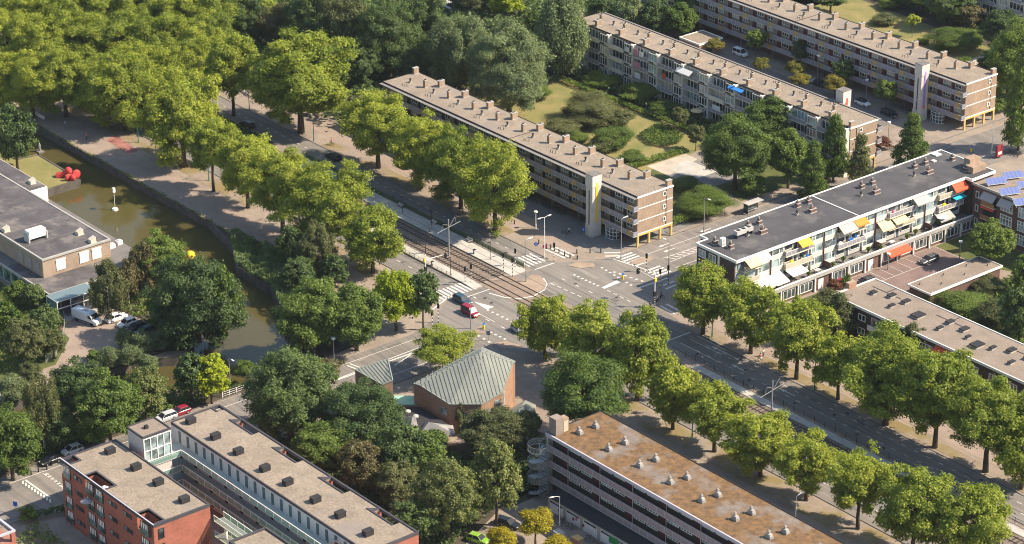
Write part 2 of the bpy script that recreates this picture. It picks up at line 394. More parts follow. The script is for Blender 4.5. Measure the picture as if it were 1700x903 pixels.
zone('grass', GRASS, [(-160, -83), (-37, -83.2), (-36.6, -87), (-74, -140), (-160, -140)], Z1)
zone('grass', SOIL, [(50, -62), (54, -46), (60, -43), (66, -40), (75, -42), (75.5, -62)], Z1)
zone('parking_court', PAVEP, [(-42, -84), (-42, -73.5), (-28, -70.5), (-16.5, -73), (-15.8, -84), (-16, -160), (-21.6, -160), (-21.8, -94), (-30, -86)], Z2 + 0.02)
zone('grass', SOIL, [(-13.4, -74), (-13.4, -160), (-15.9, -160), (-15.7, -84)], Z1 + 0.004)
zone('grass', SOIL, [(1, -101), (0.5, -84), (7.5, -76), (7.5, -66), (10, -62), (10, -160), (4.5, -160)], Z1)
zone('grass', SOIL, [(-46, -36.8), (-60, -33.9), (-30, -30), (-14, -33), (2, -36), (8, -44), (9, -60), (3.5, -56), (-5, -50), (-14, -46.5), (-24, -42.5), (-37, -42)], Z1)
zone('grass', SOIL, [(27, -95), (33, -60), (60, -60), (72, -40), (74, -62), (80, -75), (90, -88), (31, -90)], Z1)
zone('grass', GRASS, [(59, 44.5), (68, 44.5), (67.5, 86), (120, 86), (130, 44), (104, 44)], Z1)
zone('car_park', PAVER, [(47.5, 45), (60.5, 49), (60.5, 74), (47.5, 74)], Z1)
zone('grass', GRASS, [(47.5, 74.5), (60, 74.5), (66, 77), (62, 86), (47.5, 86)], Z1)
zone('grass', GRASS, [(48, 18), (62, 18), (110, 18), (150, 16), (150, 27), (66, 27.5), (58, 43), (48, 40)], Z1)
# the avenue
strip('road', ASPH, -420, 3, 2.9, 8.7, Z2)
strip('road', ASPH, -420, 3, -18.6, -12.2, Z2)
strip('road', ASPH, 46, 400, 1.2, 8.4, Z2)
strip('road', ASPH, 46, 400, -18.8, -10.3, Z2)
strip('cycle_path', PAVEP, -420, 2, 13.5, 16.8, Z2)
strip('cycle_path', PAVEP, 46, 400, 12.8, 17.5, Z2)
strip('promenade', PAVEP, -420, -2, -33.9, -25.5, Z2)
strip('cycle_path', PAVEP, 46, 400, -32.5, -26.0, Z2)
strip('service_strip', PAVEG, -80, -2, 19.5, 27.5, Z1)
strip('verge', VERGE, 47, 400, 9.3, 12.0, Z3)
strip('verge', VERGE, 50, 400, -25.0, -19.4, Z3)
strip('verge', VERGE, -80, -14, 9.3, 12.6, Z3)
strip('verge', VERGE, -200, -60, -23.5, -19.3, Z3)
strip('verge', VERGE, -40, -8, -24.8, -20.6, Z3)
# the junction and the cross street
zone('road', ASPH, [(3, 8.7), (6, 13), (8.2, 16.5), (8.6, 25), (9.6, 60), (11.5, 160), (27, 160), (24.5, 100), (23, 60), (22.8, 26), (25, 17), (31, 11.5), (46, 8.4),
                    (46, 1.2), (46, -18.8), (35, -19.5), (28, -25), (25.5, -34), (24.5, -160), (10.5, -160), (11, -44), (11, -34), (8.5, -27), (3, -18.6)], Z2 + 0.004)
zone('plaza', PAVEG, [(-12, 17.5), (5, 18.5), (7.4, 21), (7.2, 44), (-12, 44)], Z1 + 0.004)
ISLE = mat('island_paving', (0.30, 0.225, 0.165), 0.9, var=0.15, vs_=0.4, fine=0.15, fs=4)
strip('tram_paving', mat('tram_brown_paving', (0.25, 0.185, 0.14), 0.9, var=0.15, vs_=0.3, fine=0.15, fs=4, extra=paver_extra(0.5, 0.25, 0.85)), 2, 50, -9.6, -1.9, 0.034)
zone('traffic_island', ISLE, [at(*p) for p in [(862, 470), (884, 456), (898, 459), (907, 470), (905, 480), (893, 486), (875, 478)]], 0.10)
zone('red_cycle_paving', REDP, [(176, 233), (192, 224), (230, 250), (213, 256)], Z4, px=True)
zone('path', PAVEG, [(-92, 60), (-82, 60), (-84, 88), (-96, 104), (-103, 104), (-92, 86)], Z2)
zone('path', SAND, [(-23.5, 141), (-19.5, 141), (-18.5, 190), (-23, 190)], Z2)

# kerbs: real steps of 12 cm along the carriageways
kb = MB()
def kerb(x0, x1, y0, y1): kb.box(x0, x1, y0, y1, -0.05, 0.12)
for (a, b, v) in [(-420, 1, 8.75), (-420, 1, -18.85), (47, 400, 8.45), (47, 400, -19.05), (47, 400, 0.95), (47, 400, -10.25)]: kerb(a, b, v, v + 0.22)
kerb(8.3, 8.55, 27, 160); kerb(22.95, 23.2, 28, 160); kerb(10.2, 10.45, -160, -46); kerb(25.4, 25.65, -160, -36)
kb.build('kerb', KERB)['kind'] = 'structure'

# painted markings
mk = MB(); ZM = 0.05
def line(a, b, w, z=ZM):
    a, b = Vector((*a, 0)), Vector((*b, 0)); d = (b - a).normalized(); n = Vector((-d.y, d.x, 0)) * w / 2
    mk.face([(p.x, p.y, z) for p in (a - n, b - n, b + n, a + n)])
def dash(a, b, n, ln, w, z=ZM):
    a, b = Vector(a), Vector(b); d = (b - a).normalized()
    for i in range(n):
        p = a + (b - a) * (i / (n - 1)); line(p - d * ln / 2, p + d * ln / 2, w, z)
for i in range(10): line((-1.6, -20.6 + i * 1.0), (2.7, -20.6 + i * 1.0), 0.5)
for i in range(5): line((-3.6, 3.6 + i * 1.0), (1.4, 3.6 + i * 1.0), 0.5)
for p, q in [((905.8, 414.4), (938.3, 429)), ((913, 411.7), (945.6, 427)), ((922.4, 411), (953, 424.4))]: line(at(*p), at(*q), 0.5)
for p, q in [((1003, 420), (1030, 419.5)), ((1005, 425.5), (1031, 425))]: line(at(*p), at(*q), 0.5)
for i in range(12):
    if i in (6, 7): continue
    line((9.6 + i * 1.08, 20.0), (9.6 + i * 1.08, 24.2), 0.5)
for P in ([(998.5, 477.6), (1023.4, 465.7), (1030.4, 468.7), (1003.5, 479.6)], [(785.7, 500.8), (807.6, 513.7), (820.6, 509.7)], [(690, 585), (713, 572), (731, 570), (712, 577)]):
    mk.face([(*at(*p), ZM) for p in P][::-1])
for a, b, n in [((810, 515), (850, 534), 6), ((953.7, 456.7), (992.5, 474.6), 7), ((999.5, 444.7), (1047.4, 473.6), 8), ((815, 552), (838, 563), 4), ((795, 558), (812, 568), 3), ((1020, 452), (1066, 467), 6)]:
    dash(at(*a), at(*b), n, 0.5, 0.5)
for a, b, n in [((935.7, 464.3), (1026.4, 506.5), 5), ((916.8, 471.6), (984.6, 502), 7), ((1010.5, 483.2), (1043.4, 499.6), 4), ((785, 520), (860, 556), 4)]:
    dash(at(*a), at(*b), n, 1.1, 0.18)
for p, q in (((1101, 474), (1119, 467)), ((1105, 480), (1123, 473)), ((1096, 508), (1120, 521)), ((1106, 505), (1131, 518))): line(at(*p), at(*q), 0.5)
line((4.6, -9.5), (4.6, -18.3), 0.22); line((7.5, -18.2), (17, -18.2), 0.15)
line(at(752, 488), at(718, 514), 0.3); line(at(1018, 430), at(1094, 455), 0.3); line(at(1061, 478), at(1108, 462), 0.35)
# rounded end of the track bed towards the junction
pts = [at(*p) for p in [(812, 487), (838, 494), (862, 496), (885, 492), (903, 482), (908, 472), (902, 462)]]
for a, b in zip(pts, pts[1:]): line(a, b, 0.3)
# hatching and arrows on the eastern arm
for i in range(14):
    t = i * 1.35; line((15.9, 28 + t), (18.0, 29.0 + t), 0.22)
line((15.8, 27), (16.4, 50), 0.15); line((18.1, 27), (17.2, 50), 0.15)
line((12.2, 26), (12.2, 50), 0.12); line((20.9, 26), (20.9, 150), 0.12)
def arrow(x, y, dx, dy, L=3.2):
    d = Vector((dx, dy)).normalized(); n = Vector((-d.y, d.x)); p = Vector((x, y))
    line(p, p + d * L * 0.65, 0.2); q = p + d * L * 0.62
    mk.face([(*(q - n * 0.45), ZM), (*(q + d * L * 0.4), ZM), (*(q + n * 0.45), ZM)])
arrow(11.0, 33.5, 0, -1); arrow(13.6, 32.5, 0, -1); arrow(11.0, 45, 0, -1)
dash((5.5, 0), (5.5, 0.1), 2, 0.01, 0.01)
dash((-150, 5.8), (-6, 5.8), 49, 1.0, 0.16); dash((52, 3.6), (190, 3.6), 47, 1.0, 0.16); dash((52, 6.1), (190, 6.1), 47, 1.0, 0.16)
line((47, 5.9), (56, 5.9), 0.16); line((47, 3.4), (58, 3.4), 0.16); line((47, 7.9), (55, 7.9), 0.14)
line((60, 1.75), (300, 1.75), 0.12)
for x in (56, 58.5, 62, 64, 77): arrow(x, 7.0 if x < 63 else 4.6, -1, 0, 4)
dash((-150, -15.4), (-6, -15.4), 37, 1.2, 0.16); dash((56, -14.6), (180, -14.6), 32, 1.2, 0.16)
line((3.2, 3.4), (3.2, 8.4), 0.3); line((44.9, 1.8), (44.9, 8.0), 0.35)
# western arm
line((13.1, -34), (13.1, -150), 0.13); line((17.5, -33), (17.5, -58), 0.35); line((16.4, -34), (17.3, -60), 0.2); line((22.5, -36), (22.5, -70), 0.13)
line(at(576, 607), at(592, 613), 0.3); line(at(581, 604), at(597, 610), 0.3)
line(at(655, 607), at(700, 577), 0.25)
for i in range(11): line((10.9 + 0.2, -118.6 + i * 0), (11, -118.5), 0.01)
# give-way blocks in front of the brick block
for i in range(10):
    a = at(38 + i * 5.0, 798.5 + i * 3.4); line((a[0], a[1]), (a[0] + 1.0, a[1] - 0.55), 0.28)
    b = at(73 + i * 4.2, 786.5 + i * 3.4); line((b[0], b[1]), (b[0] + 0.8, b[1] + 0.55), 0.28)
line(at(42, 797), at(83, 826), 0.35); line(at(72, 786), at(103, 806), 0.35)
# parking bays
for i in range(8): line((47.8 + 4.6, 49.5 + i * 2.6), (47.8, 49.5 + i * 2.6), 0.1)
line((52.4, 49.5), (52.4, 68), 0.1)
mk.build('road_markings', MARK)['kind'] = 'structure'

# ------------------------------------------------------------------ tramway
SPLIT = ((-420.0, 1.0), (52.0, 400.0))
bal = MB()
for a, b in SPLIT: bal.sheet([(a, -9.5), (b, -9.5), (b, -2.2), (a, -2.2)], Z4)
tag(bal.build('track_bed', BALLAST), kind='structure')
for lab, v0 in (('tram track nearer the canal, its two rails crossing the whole junction', -8.6), ('tram track beside the long tram stop platform, further from the canal', -4.75)):
    t = thing('tram_track', lab, 'tram track', (0, v0, 0), group='tram tracks along the avenue')
    for dv in (0.0, 1.45):
        MB().box(-420, 400, v0 + dv - 0.075, v0 + dv + 0.075, 0.03, 0.13).build('rail', RAILM, t)
    sl = MB()
    for a, b in ((-160, 1), (52, 160)):
        x = a
        while x < b:
            sl.box(x, x + 0.28, v0 - 0.5, v0 + 1.95, 0.05, 0.085); x += 0.95
    tag(sl.build('sleepers', SLEEP, t), kind='stuff')
def platform(label, u0, u1, v0, v1):
    t = thing('tram_platform', label, 'platform', ((u0 + u1) / 2, (v0 + v1) / 2, 0))
    MB().box(u0, u1, v0, v1, 0, 0.28).build('platform_deck', LIGHTP, t)
    MB().box(u0, u1, v0 - 0.12, v0 - 0.003, 0, 0.26).build('platform_edge', KERB, t)
    MB().prism([(u1 + 0.003, v0), (u1 + 4, v0), (u1 + 4, v1), (u1 + 0.003, v1)], 0, [0.28, 0.06, 0.06, 0.28] ).build('ramp', LIGHTP, t)
    return t
platform('pale paved tram platform with green railing, far side of the tracks', -76, -1.5, -2.2, 1.9)
platform('narrow pale tram platform with low railing, canal side of the tracks', -60, -1.5, -12.0, -9.7)
strip('tram_side_paving', LIGHTP, 56, 300, -2.4, -0.3, Z4)
def fence(name, label, cat, a, b, h, step, mf, mp=None, rails=2, infill=None):
    a, b = Vector((*a, 0)), Vector((*b, 0)); t = thing(name, label, cat, tuple(a)); d = (b - a); L = d.length; d.normalize()
    m = MB()
    for k in range(rails):
        z = h - k * (h - 0.25) / max(1, rails - 1) if rails > 1 else h
        m.tube([a + Vector((0, 0, z)), b + Vector((0, 0, z))], 0.03, 4)
    m.build('fence_rail', mf, t)
    n = max(1, int(L / step)); src = None
    for i in range(n + 1):
        p = a + d * (L * i / n)
        if src is None: src = MB().box(-0.04, 0.04, -0.04, 0.04, 0, h + 0.05).build('fence_post', mp or mf, t, local=True)
        else: inst(src, t, p)
    if infill:
        q = MB(); nn = Vector((-d.y, d.x, 0)) * 0.008
        q.hexa([a - nn + Vector((0, 0, 0.15)), b - nn + Vector((0, 0, 0.15)), b + nn + Vector((0, 0, 0.15)), a + nn + Vector((0, 0, 0.15)), a - nn + Vector((0, 0, h - .08)), b - nn + Vector((0, 0, h - .08)), b + nn + Vector((0, 0, h - .08)), a + nn + Vector((0, 0, h - .08))])
        q.build('mesh_panel', infill, t)
    return t
# wire mesh infill lets most light through
def mesh_m(name, col, gap):
    m = bpy.data.materials.new(name); m.use_nodes = True; nt = m.node_tree; b = nt.nodes['Principled BSDF']
    b.inputs['Base Color'].default_value = (*col, 1); b.inputs['Alpha'].default_value = 1 - gap; return m
WIRE = mesh_m('wire_mesh', (0.07, 0.13, 0.05), 0.35)
WIREG = mesh_m('wire_mesh_grey', (0.25, 0.27, 0.25), 0.6)
fence('platform_railing', 'dark green mesh railing along the road side of the tram platform', 'railing', (-76, 2.3), (1.0, 2.3), 1.15, 1.9, GREENR, rails=2, infill=WIRE)
fence('platform_railing', 'pale tubular railing along the narrow canal-side platform', 'railing', (-46, -12.2), (-4.5, -12.2), 1.05, 1.5, mat('olive_rail', (0.16, 0.13, 0.07), 0.6), rails=3)
fence('track_fence', 'row of dark posts with wires beside the tracks below the junction', 'fence', (52, 0.3), (150, 0.3), 1.1, 2.6, BLACKP, rails=2)

# ------------------------------------------------------------------ air
hz = MB().box(-700, 460, -420, 520, -4.5, 245).build('haze', [bpy.data.materials.new('haze_air')])
hz['kind'] = 'stuff'; hm = hz.data.materials[0]; hm.use_nodes = True; hm.node_tree.nodes.clear()
ho = hm.node_tree.nodes.new('ShaderNodeOutputMaterial'); hv = hm.node_tree.nodes.new('ShaderNodeVolumePrincipled')
hv.inputs['Color'].default_value = (0.80, 0.88, 1.0, 1); hv.inputs['Density'].default_value = 0.00003; hv.inputs['Anisotropy'].default_value = 0.2
hm.node_tree.links.new(hv.outputs[0], ho.inputs['Volume'])

# ------------------------------------------------------------------ building pieces (local meshes reused by copies)
def win_mesh(w, h, cols=2, mf=WHITE, mg=GLASS, fr=0.09, d=0.08, transom=0.0):
    """window in the plane y=0 facing -y, lower left at the origin"""
    m = MB(); m.box(0, w, 0, 0.03, 0, h, 1)
    for x in [0] + [w * i / cols - fr / 2 for i in range(1, cols)] + [w - fr]: m.box(x, x + fr, -d, 0.0, 0, h, 0)
    for z in [0, h - fr] + ([transom] if transom else []): m.box(fr, w - fr, -d + 0.004, 0.0, z, z + fr * 0.9, 0)
    return m
PROTO = {}
def put(key, mk_, mats, name, parent, loc, rz=0.0):
    """place a part that shares its mesh with every earlier part of the same key"""
    if key not in PROTO:
        me = mk_().build(name, mats, None).data
        o = bpy.data.objects[-1] if False else None
        for ob in list(scene.collection.objects):
            if ob.data is me and ob.parent is None: bpy.data.objects.remove(ob)
        PROTO[key] = me
    o = bpy.data.objects.new(name, PROTO[key]); scene.collection.objects.link(o)
    adopt(o, parent); o.location = Vector(loc) - origin(parent); o.rotation_euler = (0, 0, rz)
    return o
RZ = {'-y': 0.0, '+x': math.pi / 2, '+y': math.pi, '-x': -math.pi / 2}
def chimney(parent, x, y, z, wx, wy, h, m=BRICK, pots=2, cap=True):
    key = ('chim', wx, wy, h, m.name, pots)
    def mk_():
        q = MB().box(-wx / 2, wx / 2, -wy / 2, wy / 2, 0, h, 0)
        q.box(-wx / 2 - 0.06, wx / 2 + 0.06, -wy / 2 - 0.06, wy / 2 + 0.06, h, h + 0.1, 1)
        q.box(-wx / 2 - 0.1, wx / 2 + 0.1, -wy / 2 - 0.1, wy / 2 + 0.1, 0, 0.12, 1)
        for i in range(pots):
            cx_ = 0; cy_ = (i - (pots - 1) / 2) * min(0.5, wy / max(pots, 1))
            q.tube([(cx_, cy_, h + 0.1), (cx_, cy_, h + 0.35)], 0.12, 8, 2)
        return q
    return put(key, mk_, [m, CONC, DARK], 'chimney', parent, (x, y, z))
def vent(parent, x, y, z):
    def mk_():
        q = MB().box(-0.3, 0.3, -0.3, 0.3, 0, 0.3, 0); q.tube([(0, 0, 0.3), (0, 0, 0.8)], 0.16, 8, 1); q.tube([(0, 0, 0.78), (0, 0, 0.98)], [0.3, 0.24], 8, 1)
        q.tube([(0.15, -0.15, 0.2), (0.5, -0.3, 0.5)], 0.1, 6, 1); return q
    return put('vent', mk_, [CONC, DARK], 'roof_vent', parent, (x, y, z))
def pipes(parent, x, y, z):
    def mk_():
        q = MB()
        for i, (dx, dy) in enumerate(((0, 0), (0.55, 0.1), (1.3, 0.35))): q.tube([(dx, dy, 0), (dx, dy, 0.45 + 0.1 * i)], 0.07, 6)
        return q
    return put('pipes', mk_, DARK, 'vent_pipes', parent, (x, y, z))
BAY = 8.76

def slab_block(label, u0, u1, vg, vb, s, zr, strip_m, tower_u, show_gallery, chim_off, kids_h=2.84, tower_top=13.8, dens=1.0):
    """gallery flats. vg: wall line on the gallery side, vb: on the balcony side, s: outward sign of the gallery side"""
    t = thing('gallery_flats', label, 'apartment building', ((u0 + u1) / 2, (vg + vb) / 2, 0), group='long brick gallery flats')
    f = [0, zr - 3 * kids_h, zr - 2 * kids_h, zr - kids_h, zr]
    lo, hi = min(vg, vb), max(vg, vb)
    w = MB(); w.box(u0, u1, lo, hi, f[1], zr - 0.05, 0)
    w.build('wall', [BRICK], t)
    # ground floor set back behind the columns
    a, b = (lo + 1.6, hi - 0.2) if s < 0 else (lo + 0.3, hi - 1.6)
    MB().box(u0 + 0.5, u1 - 9.5, a, b, 0, f[1], 0).build('ground_floor_wall', [BRICKM], t)
    bm_ = MB()
    bm_.box(u1 - 0.35, u1 + 0.04, lo - 0.02, hi + 0.02, f[1] - 0.42, f[1] - 0.004)
    bm_.build('end_beam', BEAM, t)
    for i in range(4):
        y = lo + 0.25 + (hi - lo - 0.5) * i / 3
        put('post', lambda: MB().box(-0.2, 0.2, -0.22, 0.22, 0, f[1] - 0.42), BEAM, 'column', t, (u1 - 0.16, y, 0))
    for z in f[1:4]: MB().box(u1 + 0.002, u1 + 0.05, lo, hi, z, z + 0.2).build('white_band', WHITE, t)
    MB().box(u1 + 0.002, u1 + 0.12, lo - 0.15, hi + 0.1, zr - 0.3, zr + 0.06).build('end_fascia', WHITE, t)
    yw = vb + (-2.8 if vb > vg else 2.8)
    if vb > vg or not show_gallery:
        for z in f[1:4]: put('endwin', lambda: win_mesh(0.85, 1.0, 1, fr=0.14), [WHITE, GLASS], 'end_window', t, (u1 + 0.01, yw, z + 1.1), RZ['+x'])
    # roof
    rf = MB(); rf.box(u0, u1, lo, hi, zr - 0.05, zr, 0)
    rf = rf.build('roof', GRAVEL, t)
    eo = vg + s * 1.15
    MB().box(u0, u1 + 0.1, vg + s * 0.003, eo, zr - 0.34, zr - 0.16).build('eave', mat('eave_grey', (0.19, 0.175, 0.16), 0.8, var=0.15), t)
    ed = MB(); ed.box(u0, u1, vg, vg + s * 0.16, zr - 0.16, zr + 0.12); ed.box(u0, u1, vb, vb - s * -0.12 if False else vb + (0.12 if vb > vg else -0.12), zr - 0.16, zr + 0.1)
    ed.box(u0 - 0.12, u0, lo, hi, zr - 0.16, zr + 0.1); ed.build('roof_edge', DARK, t)
    # a felt joint across the roof
    um = u0 + (u1 - u0) * 0.52
    MB().box(um, um + 0.14, lo + 0.1, hi - 0.1, zr + 0.002, zr + 0.06).build('roof_joint', DARK, rf)
    MB().box(u1 + 0.003, u1 + 0.055, vb - 1.95 if vb > vg else vb + 1.8, vb - 1.8 if vb > vg else vb + 1.95, f[1] + .25, zr - .35).build('rain_pipe', DARK, t)
    x = u1 - chim_off
    vm = vg + (vb - vg) * 0.52; vq = vg + (vb - vg) * 0.84
    k = 0
    while x > u0 + 2:
        jx = 0.15 * math.sin(k * 2.3)
        chimney(rf, x + jx, vm, zr, 0.75, 0.62, 1.65)
        chimney(rf, x + 1.9 + jx, vq, zr, 0.75, 1.5, 1.45, pots=2)
        if x - 5.0 > u0: vent(rf, x - 4.7 + jx, vg + (vb - vg) * 0.45, zr)
        if x - 4.6 > u0: pipes(rf, x - 4.6 - jx, vg + (vb - vg) * 0.2, zr)
        x -= BAY; k += 1
    chimney(rf, u1 - 0.5, vb + (-0.8 if vb > vg else 0.8), zr, 0.7, 1.3, 1.2, pots=0)
    chimney(rf, u0 + 0.6, vb + (-0.9 if vb > vg else 0.9), zr, 0.7, 1.3, 1.4, pots=0)
    # white flat rain outlets
    # gallery side
    gw = 1.35
    for z in f[1:4]:
        MB().box(u0 + 0.02, u1 + 0.35, vg + s * 0.002, vg + s * gw, z - 0.16, z).build('gallery_floor', GREYP, t)
        r = MB(); yr = vg + s * gw; r.box(u0 + 0.05, u1 + 0.3, yr - 0.02, yr + 0.02, z + 0.12, z + 1.0, 0)
        r.box(u0 + 0.05, u1 + 0.3, yr - 0.04, yr + 0.04, z + 1.0, z + 1.07, 1)
        xx = u0 + 0.1
        while xx < u1 + 0.3: r.box(xx, xx + 0.07, yr - 0.045, yr + 0.045, z + 0.004, z + 1.0, 1); xx += BAY / 6
        r.box(u1 + 0.28, u1 + 0.32, min(vg, yr), max(vg, yr), z + 0.12, z + 1.0, 0)
        r.build('gallery_railing', [RAILP, RAILF], t)
    if show_gallery:
        rz = RZ['-y'] if s < 0 else RZ['+y']; dm = MAROON if u0 < -100 else mat('door_brown', (0.05, 0.028, 0.022), 0.6)
        x = u1 - 0.9
        yo = vg + s * (gw + 0.045); yf = vg + s * 0.01
        kk = 0
        while x > u0 + 1:
            for z in f[1:4]:
                def och():
                    q = MB().box(-0.72, 0.72, -0.04, 0.04, 0.0, 0.97, 0)
                    for xi in range(5): q.box(-0.6 + xi * 0.3, -0.57 + xi * 0.3, -0.055, -0.041, 0.02, 0.95, 1)
                    return q
                put('ochre', och, [OCHRE, CONCD], 'balcony_panel', t, (x - 0.1, yo, z + 0.06), rz)
                if x - BAY < u0: continue
                put('gdoor' + dm.name, lambda: MB().box(0, 1.35, -0.03, 0.03, 0, 2.3, 0).box(0.1, 0.55, -0.05, -0.031, 1.0, 2.1, 1), [dm, GLASS], 'door', t, (x - BAY + 1.1, yf, z), rz)
                gm = rnd.choice(GV); put('gwin3' + gm.name, lambda: win_mesh(2.3, 0.95, 3, fr=0.1), [WHITE, gm], 'window', t, (x - BAY + 2.75, yf, z + 1.08), rz)
                put('gdoor2' + dm.name, lambda: MB().box(0, 0.8, -0.03, 0.03, 0, 2.3, 0), [dm], 'door', t, (x - BAY + 5.4, yf, z), rz)
                gm = rnd.choice(GV); put('gwin2' + gm.name, lambda: win_mesh(1.9, 0.95, 2, fr=0.1), [WHITE, gm], 'window', t, (x - BAY + 6.45, yf, z + 1.08), rz)
            # ground floor: dark garage doors and dividing piers
            put('gpier', lambda: MB().box(-0.2, 0.2, -0.3, 0.3, 0, f[1] - 0.17), CONCD, 'ground_floor_pier', t, (x, vg - s * 0.0, 0)) if x < u1 - 3 else None
            put('gstore', lambda: win_mesh(3.2, 0.8, 4, mf=GREYP), [GREYP, GLASS], 'store_window', t, (x - BAY + 2, vg - s * 1.6 + s * 0.02 if True else 0, 1.4), rz) if x < u1 - 12 else None
            x -= BAY; kk += 1
        # curved glass entrance beside the stair tower
        ent = MB(); n = 7
        for i in range(n):
            a0, a1 = math.pi * i / n, math.pi * (i + 1) / n
            cxx = tower_u + 3.6; cyy = vg + s * 0.2; rr = 1.9
            p0 = (cxx - rr * math.cos(a0), cyy + s * rr * 0.75 * math.sin(a0)); p1 = (cxx - rr * math.cos(a1), cyy + s * rr * 0.75 * math.sin(a1))
            ent.face([(*p0, 0.1), (*p1, 0.1), (*p1, f[1] - 0.2), (*p0, f[1] - 0.2)], 1)
            for z in (0.05, 0.9, 1.7, f[1] - 0.3): ent.tube([(*p0, z), (*p1, z)], 0.06, 4, 0)
            ent.tube([(*p0, 0), (*p0, f[1] - 0.2)], 0.06, 4, 0)
        ent.build('curved_entrance', [WHITE, GLASS], t)
    # stair tower
    tw = MB(); y0, y1 = vg + s * (gw + 0.05), vg + s * (gw + 2.55)
    tx0, tx1 = tower_u - 1.15, tower_u + 1.15
    ylo, yhi = min(y0, y1), max(y0, y1)
    tw.box(tx0 + 0.12, tx1 - 0.1, ylo + 0.1, yhi, 2.6, tower_top - 2.6, 0)
    tw.box(tx0, tx1, ylo, yhi, tower_top - 2.6, tower_top, 0); tw.box(tx0 + 0.02, tx1, ylo - 0.03, yhi, 0, 2.6, 0)
    o = tw.build('stair_tower', TOWERC, t)
    MB().box(tx0 - 0.05, tx1 + 0.05, ylo - 0.05, yhi + 0.05, tower_top, tower_top + 0.12).build('tower_cap', CONCD, o)
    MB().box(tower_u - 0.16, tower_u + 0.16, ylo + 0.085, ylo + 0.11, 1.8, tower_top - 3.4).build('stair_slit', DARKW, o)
    if s > 0: MB().box(tower_u - 0.16, tower_u + 0.16, yhi - 0.01, yhi + 0.03, 1.8, tower_top - 3.4).build('stair_slit', DARKW, o)
    ym = (ylo + yhi) / 2
    MB().box(tx1 - 0.09, tx1 + 0.02, ym - 0.26, ym + 0.26, 3.2, tower_top - 1.7).build('colour_strip', strip_m, o)
    return t, f

A_, fa = slab_block('brick gallery flats beside the avenue with a yellow strip on the stair tower', -79.3, 8.3, 26.7, 36.5, -1, 11.36, mat('yellow_strip', (0.75, 0.48, 0.02), 0.6), -2.6, True, 8.3)
D_, fd = slab_block('brick gallery flats at the top right with a purple strip on the white stair tower', -108.0, 7.4, 127.3, 137.6, -1, 11.36, mat('purple_strip', (0.36, 0.20, 0.50), 0.6), -3.9, True, 8.3)
B_, fb = slab_block('brick flats with white balconies on the garden side, between the other two long blocks', -83.0, 9.6, 96.0, 87.6, 1, 11.4, mat('red_strip', (0.72, 0.08, 0.04), 0.6), -3.5, False, 9.0)
# the purple tower's strip ends in red
MB().box(-3.9 + 1.06, -3.9 + 1.18, 127.3 - 1.4 - 1.25 - 0.27, 127.3 - 1.4 - 1.25 + 0.27, 3.0, 3.6).build('red_strip_end', MATS['red_strip'], D_)

# garden balconies of the middle block, facing the lawn
def awning(parent, x, y, z, w, depth, drop, m, face='+x'):
    """sloping canvas from (x,y,z) outwards"""
    key = ('awn', round(w, 1), round(depth, 1), round(drop, 1), m.name)
    def mk_():
        q = MB(); q.hexa([(0, 0, -0.03), (w, 0, -0.03), (w, -depth, -drop - 0.03), (0, -depth, -drop - 0.03), (0, 0, 0), (w, 0, 0), (w, -depth, -drop), (0, -depth, -drop)])
        q.box(0, w, -depth - 0.03, -depth - 0.004, -drop - 0.22, -drop, 0)
        return q
    return put(key, mk_, m, 'awning', parent, (x, y, z), RZ[face])
x = 9.6 - 0.3; i = 0
while x > -80:
    yf = 87.6
    put('fin', lambda: MB().box(-0.14, 0.14, -1.3, 0, 0.0, 11.4), CREAM, 'dividing_fin', B_, (x, yf - 0.002, 0))
    put('outlet', lambda: MB().box(-0.3, 0.3, -0.25, 0.15, 0, 0.2), WHITE, 'rain_outlet', B_, (x, yf - 1.35, 11.4))
    for z in (0.1, fb[1], fb[2], fb[3]):
        gm = rnd.choice(GV); put('bwin' if not PROTO.get('bwin') else 'bwin' + gm.name, lambda: win_mesh(2.7, 2.0, 3, fr=0.13), [WHITE, gm], 'window', B_, (x - 3.1, yf - 1.1, z + 0.55), 0)
        put('bspan', lambda: MB().box(0, 3.3, -0.03, 1.0, 0, 0.53, 0).box(0.3, 2.0, -0.06, -0.031, 0.08, 0.42, 1), [CREAM, DARKW], 'spandrel', B_, (x - 3.45, yf - 1.09, z), 0)
        gm = rnd.choice(GV); put('bwin2' if not PROTO.get('bwin2') else 'bwin2' + gm.name, lambda: win_mesh(4.6, 2.3, 4, fr=0.12), [WHITE, gm], 'window', B_, (x - 8.4, yf - 0.04, z + 0.05), 0)
        if z > 1:
            def bal():
                q = MB().box(0, 5.25, 0, 1.3, -0.15, 0, 1); q.box(0.02, 5.2, -0.0, 0.04, 0.1, 0.95, 0); q.box(0.0, 5.23, -0.02, 0.06, 0.95, 1.02, 1)
                for j in range(5): q.box(0.02 + j * 1.28, 0.09 + j * 1.28, -0.015, 0.05, 0, 0.95, 1)
                return q
            def balw():
                q = MB().box(0, 5.25, 0, 1.3, -0.15, 0, 1); q.box(0.0, 5.23, -0.03, 0.06, -0.1, 1.0, 1); return q
            if (i == 9 and z > 8) or (i == 8) or (i == 4 and z < 8 and z > 5): put('balw', balw, [RAILP, CREAM], 'balcony', B_, (x - 8.72, yf - 1.32, z))
            else: put('bal', bal, [RAILP, CREAM], 'balcony', B_, (x - 8.72, yf - 1.32, z))
    x -= BAY; i += 1
awning(B_, -27.2, 86.3, 11.1, 4.6, 0.9, 0.35, mat('blue_canvas', (0.03, 0.20, 0.55), 0.8), '-y')
awning(B_, -44.5, 86.3, 10.7, 4.8, 1.2, 0.8, WCANV, '-y')
awning(D_, -94.0, 127.3, 11.0, 4.4, 2.0, 0.9, WCANV, '-y')

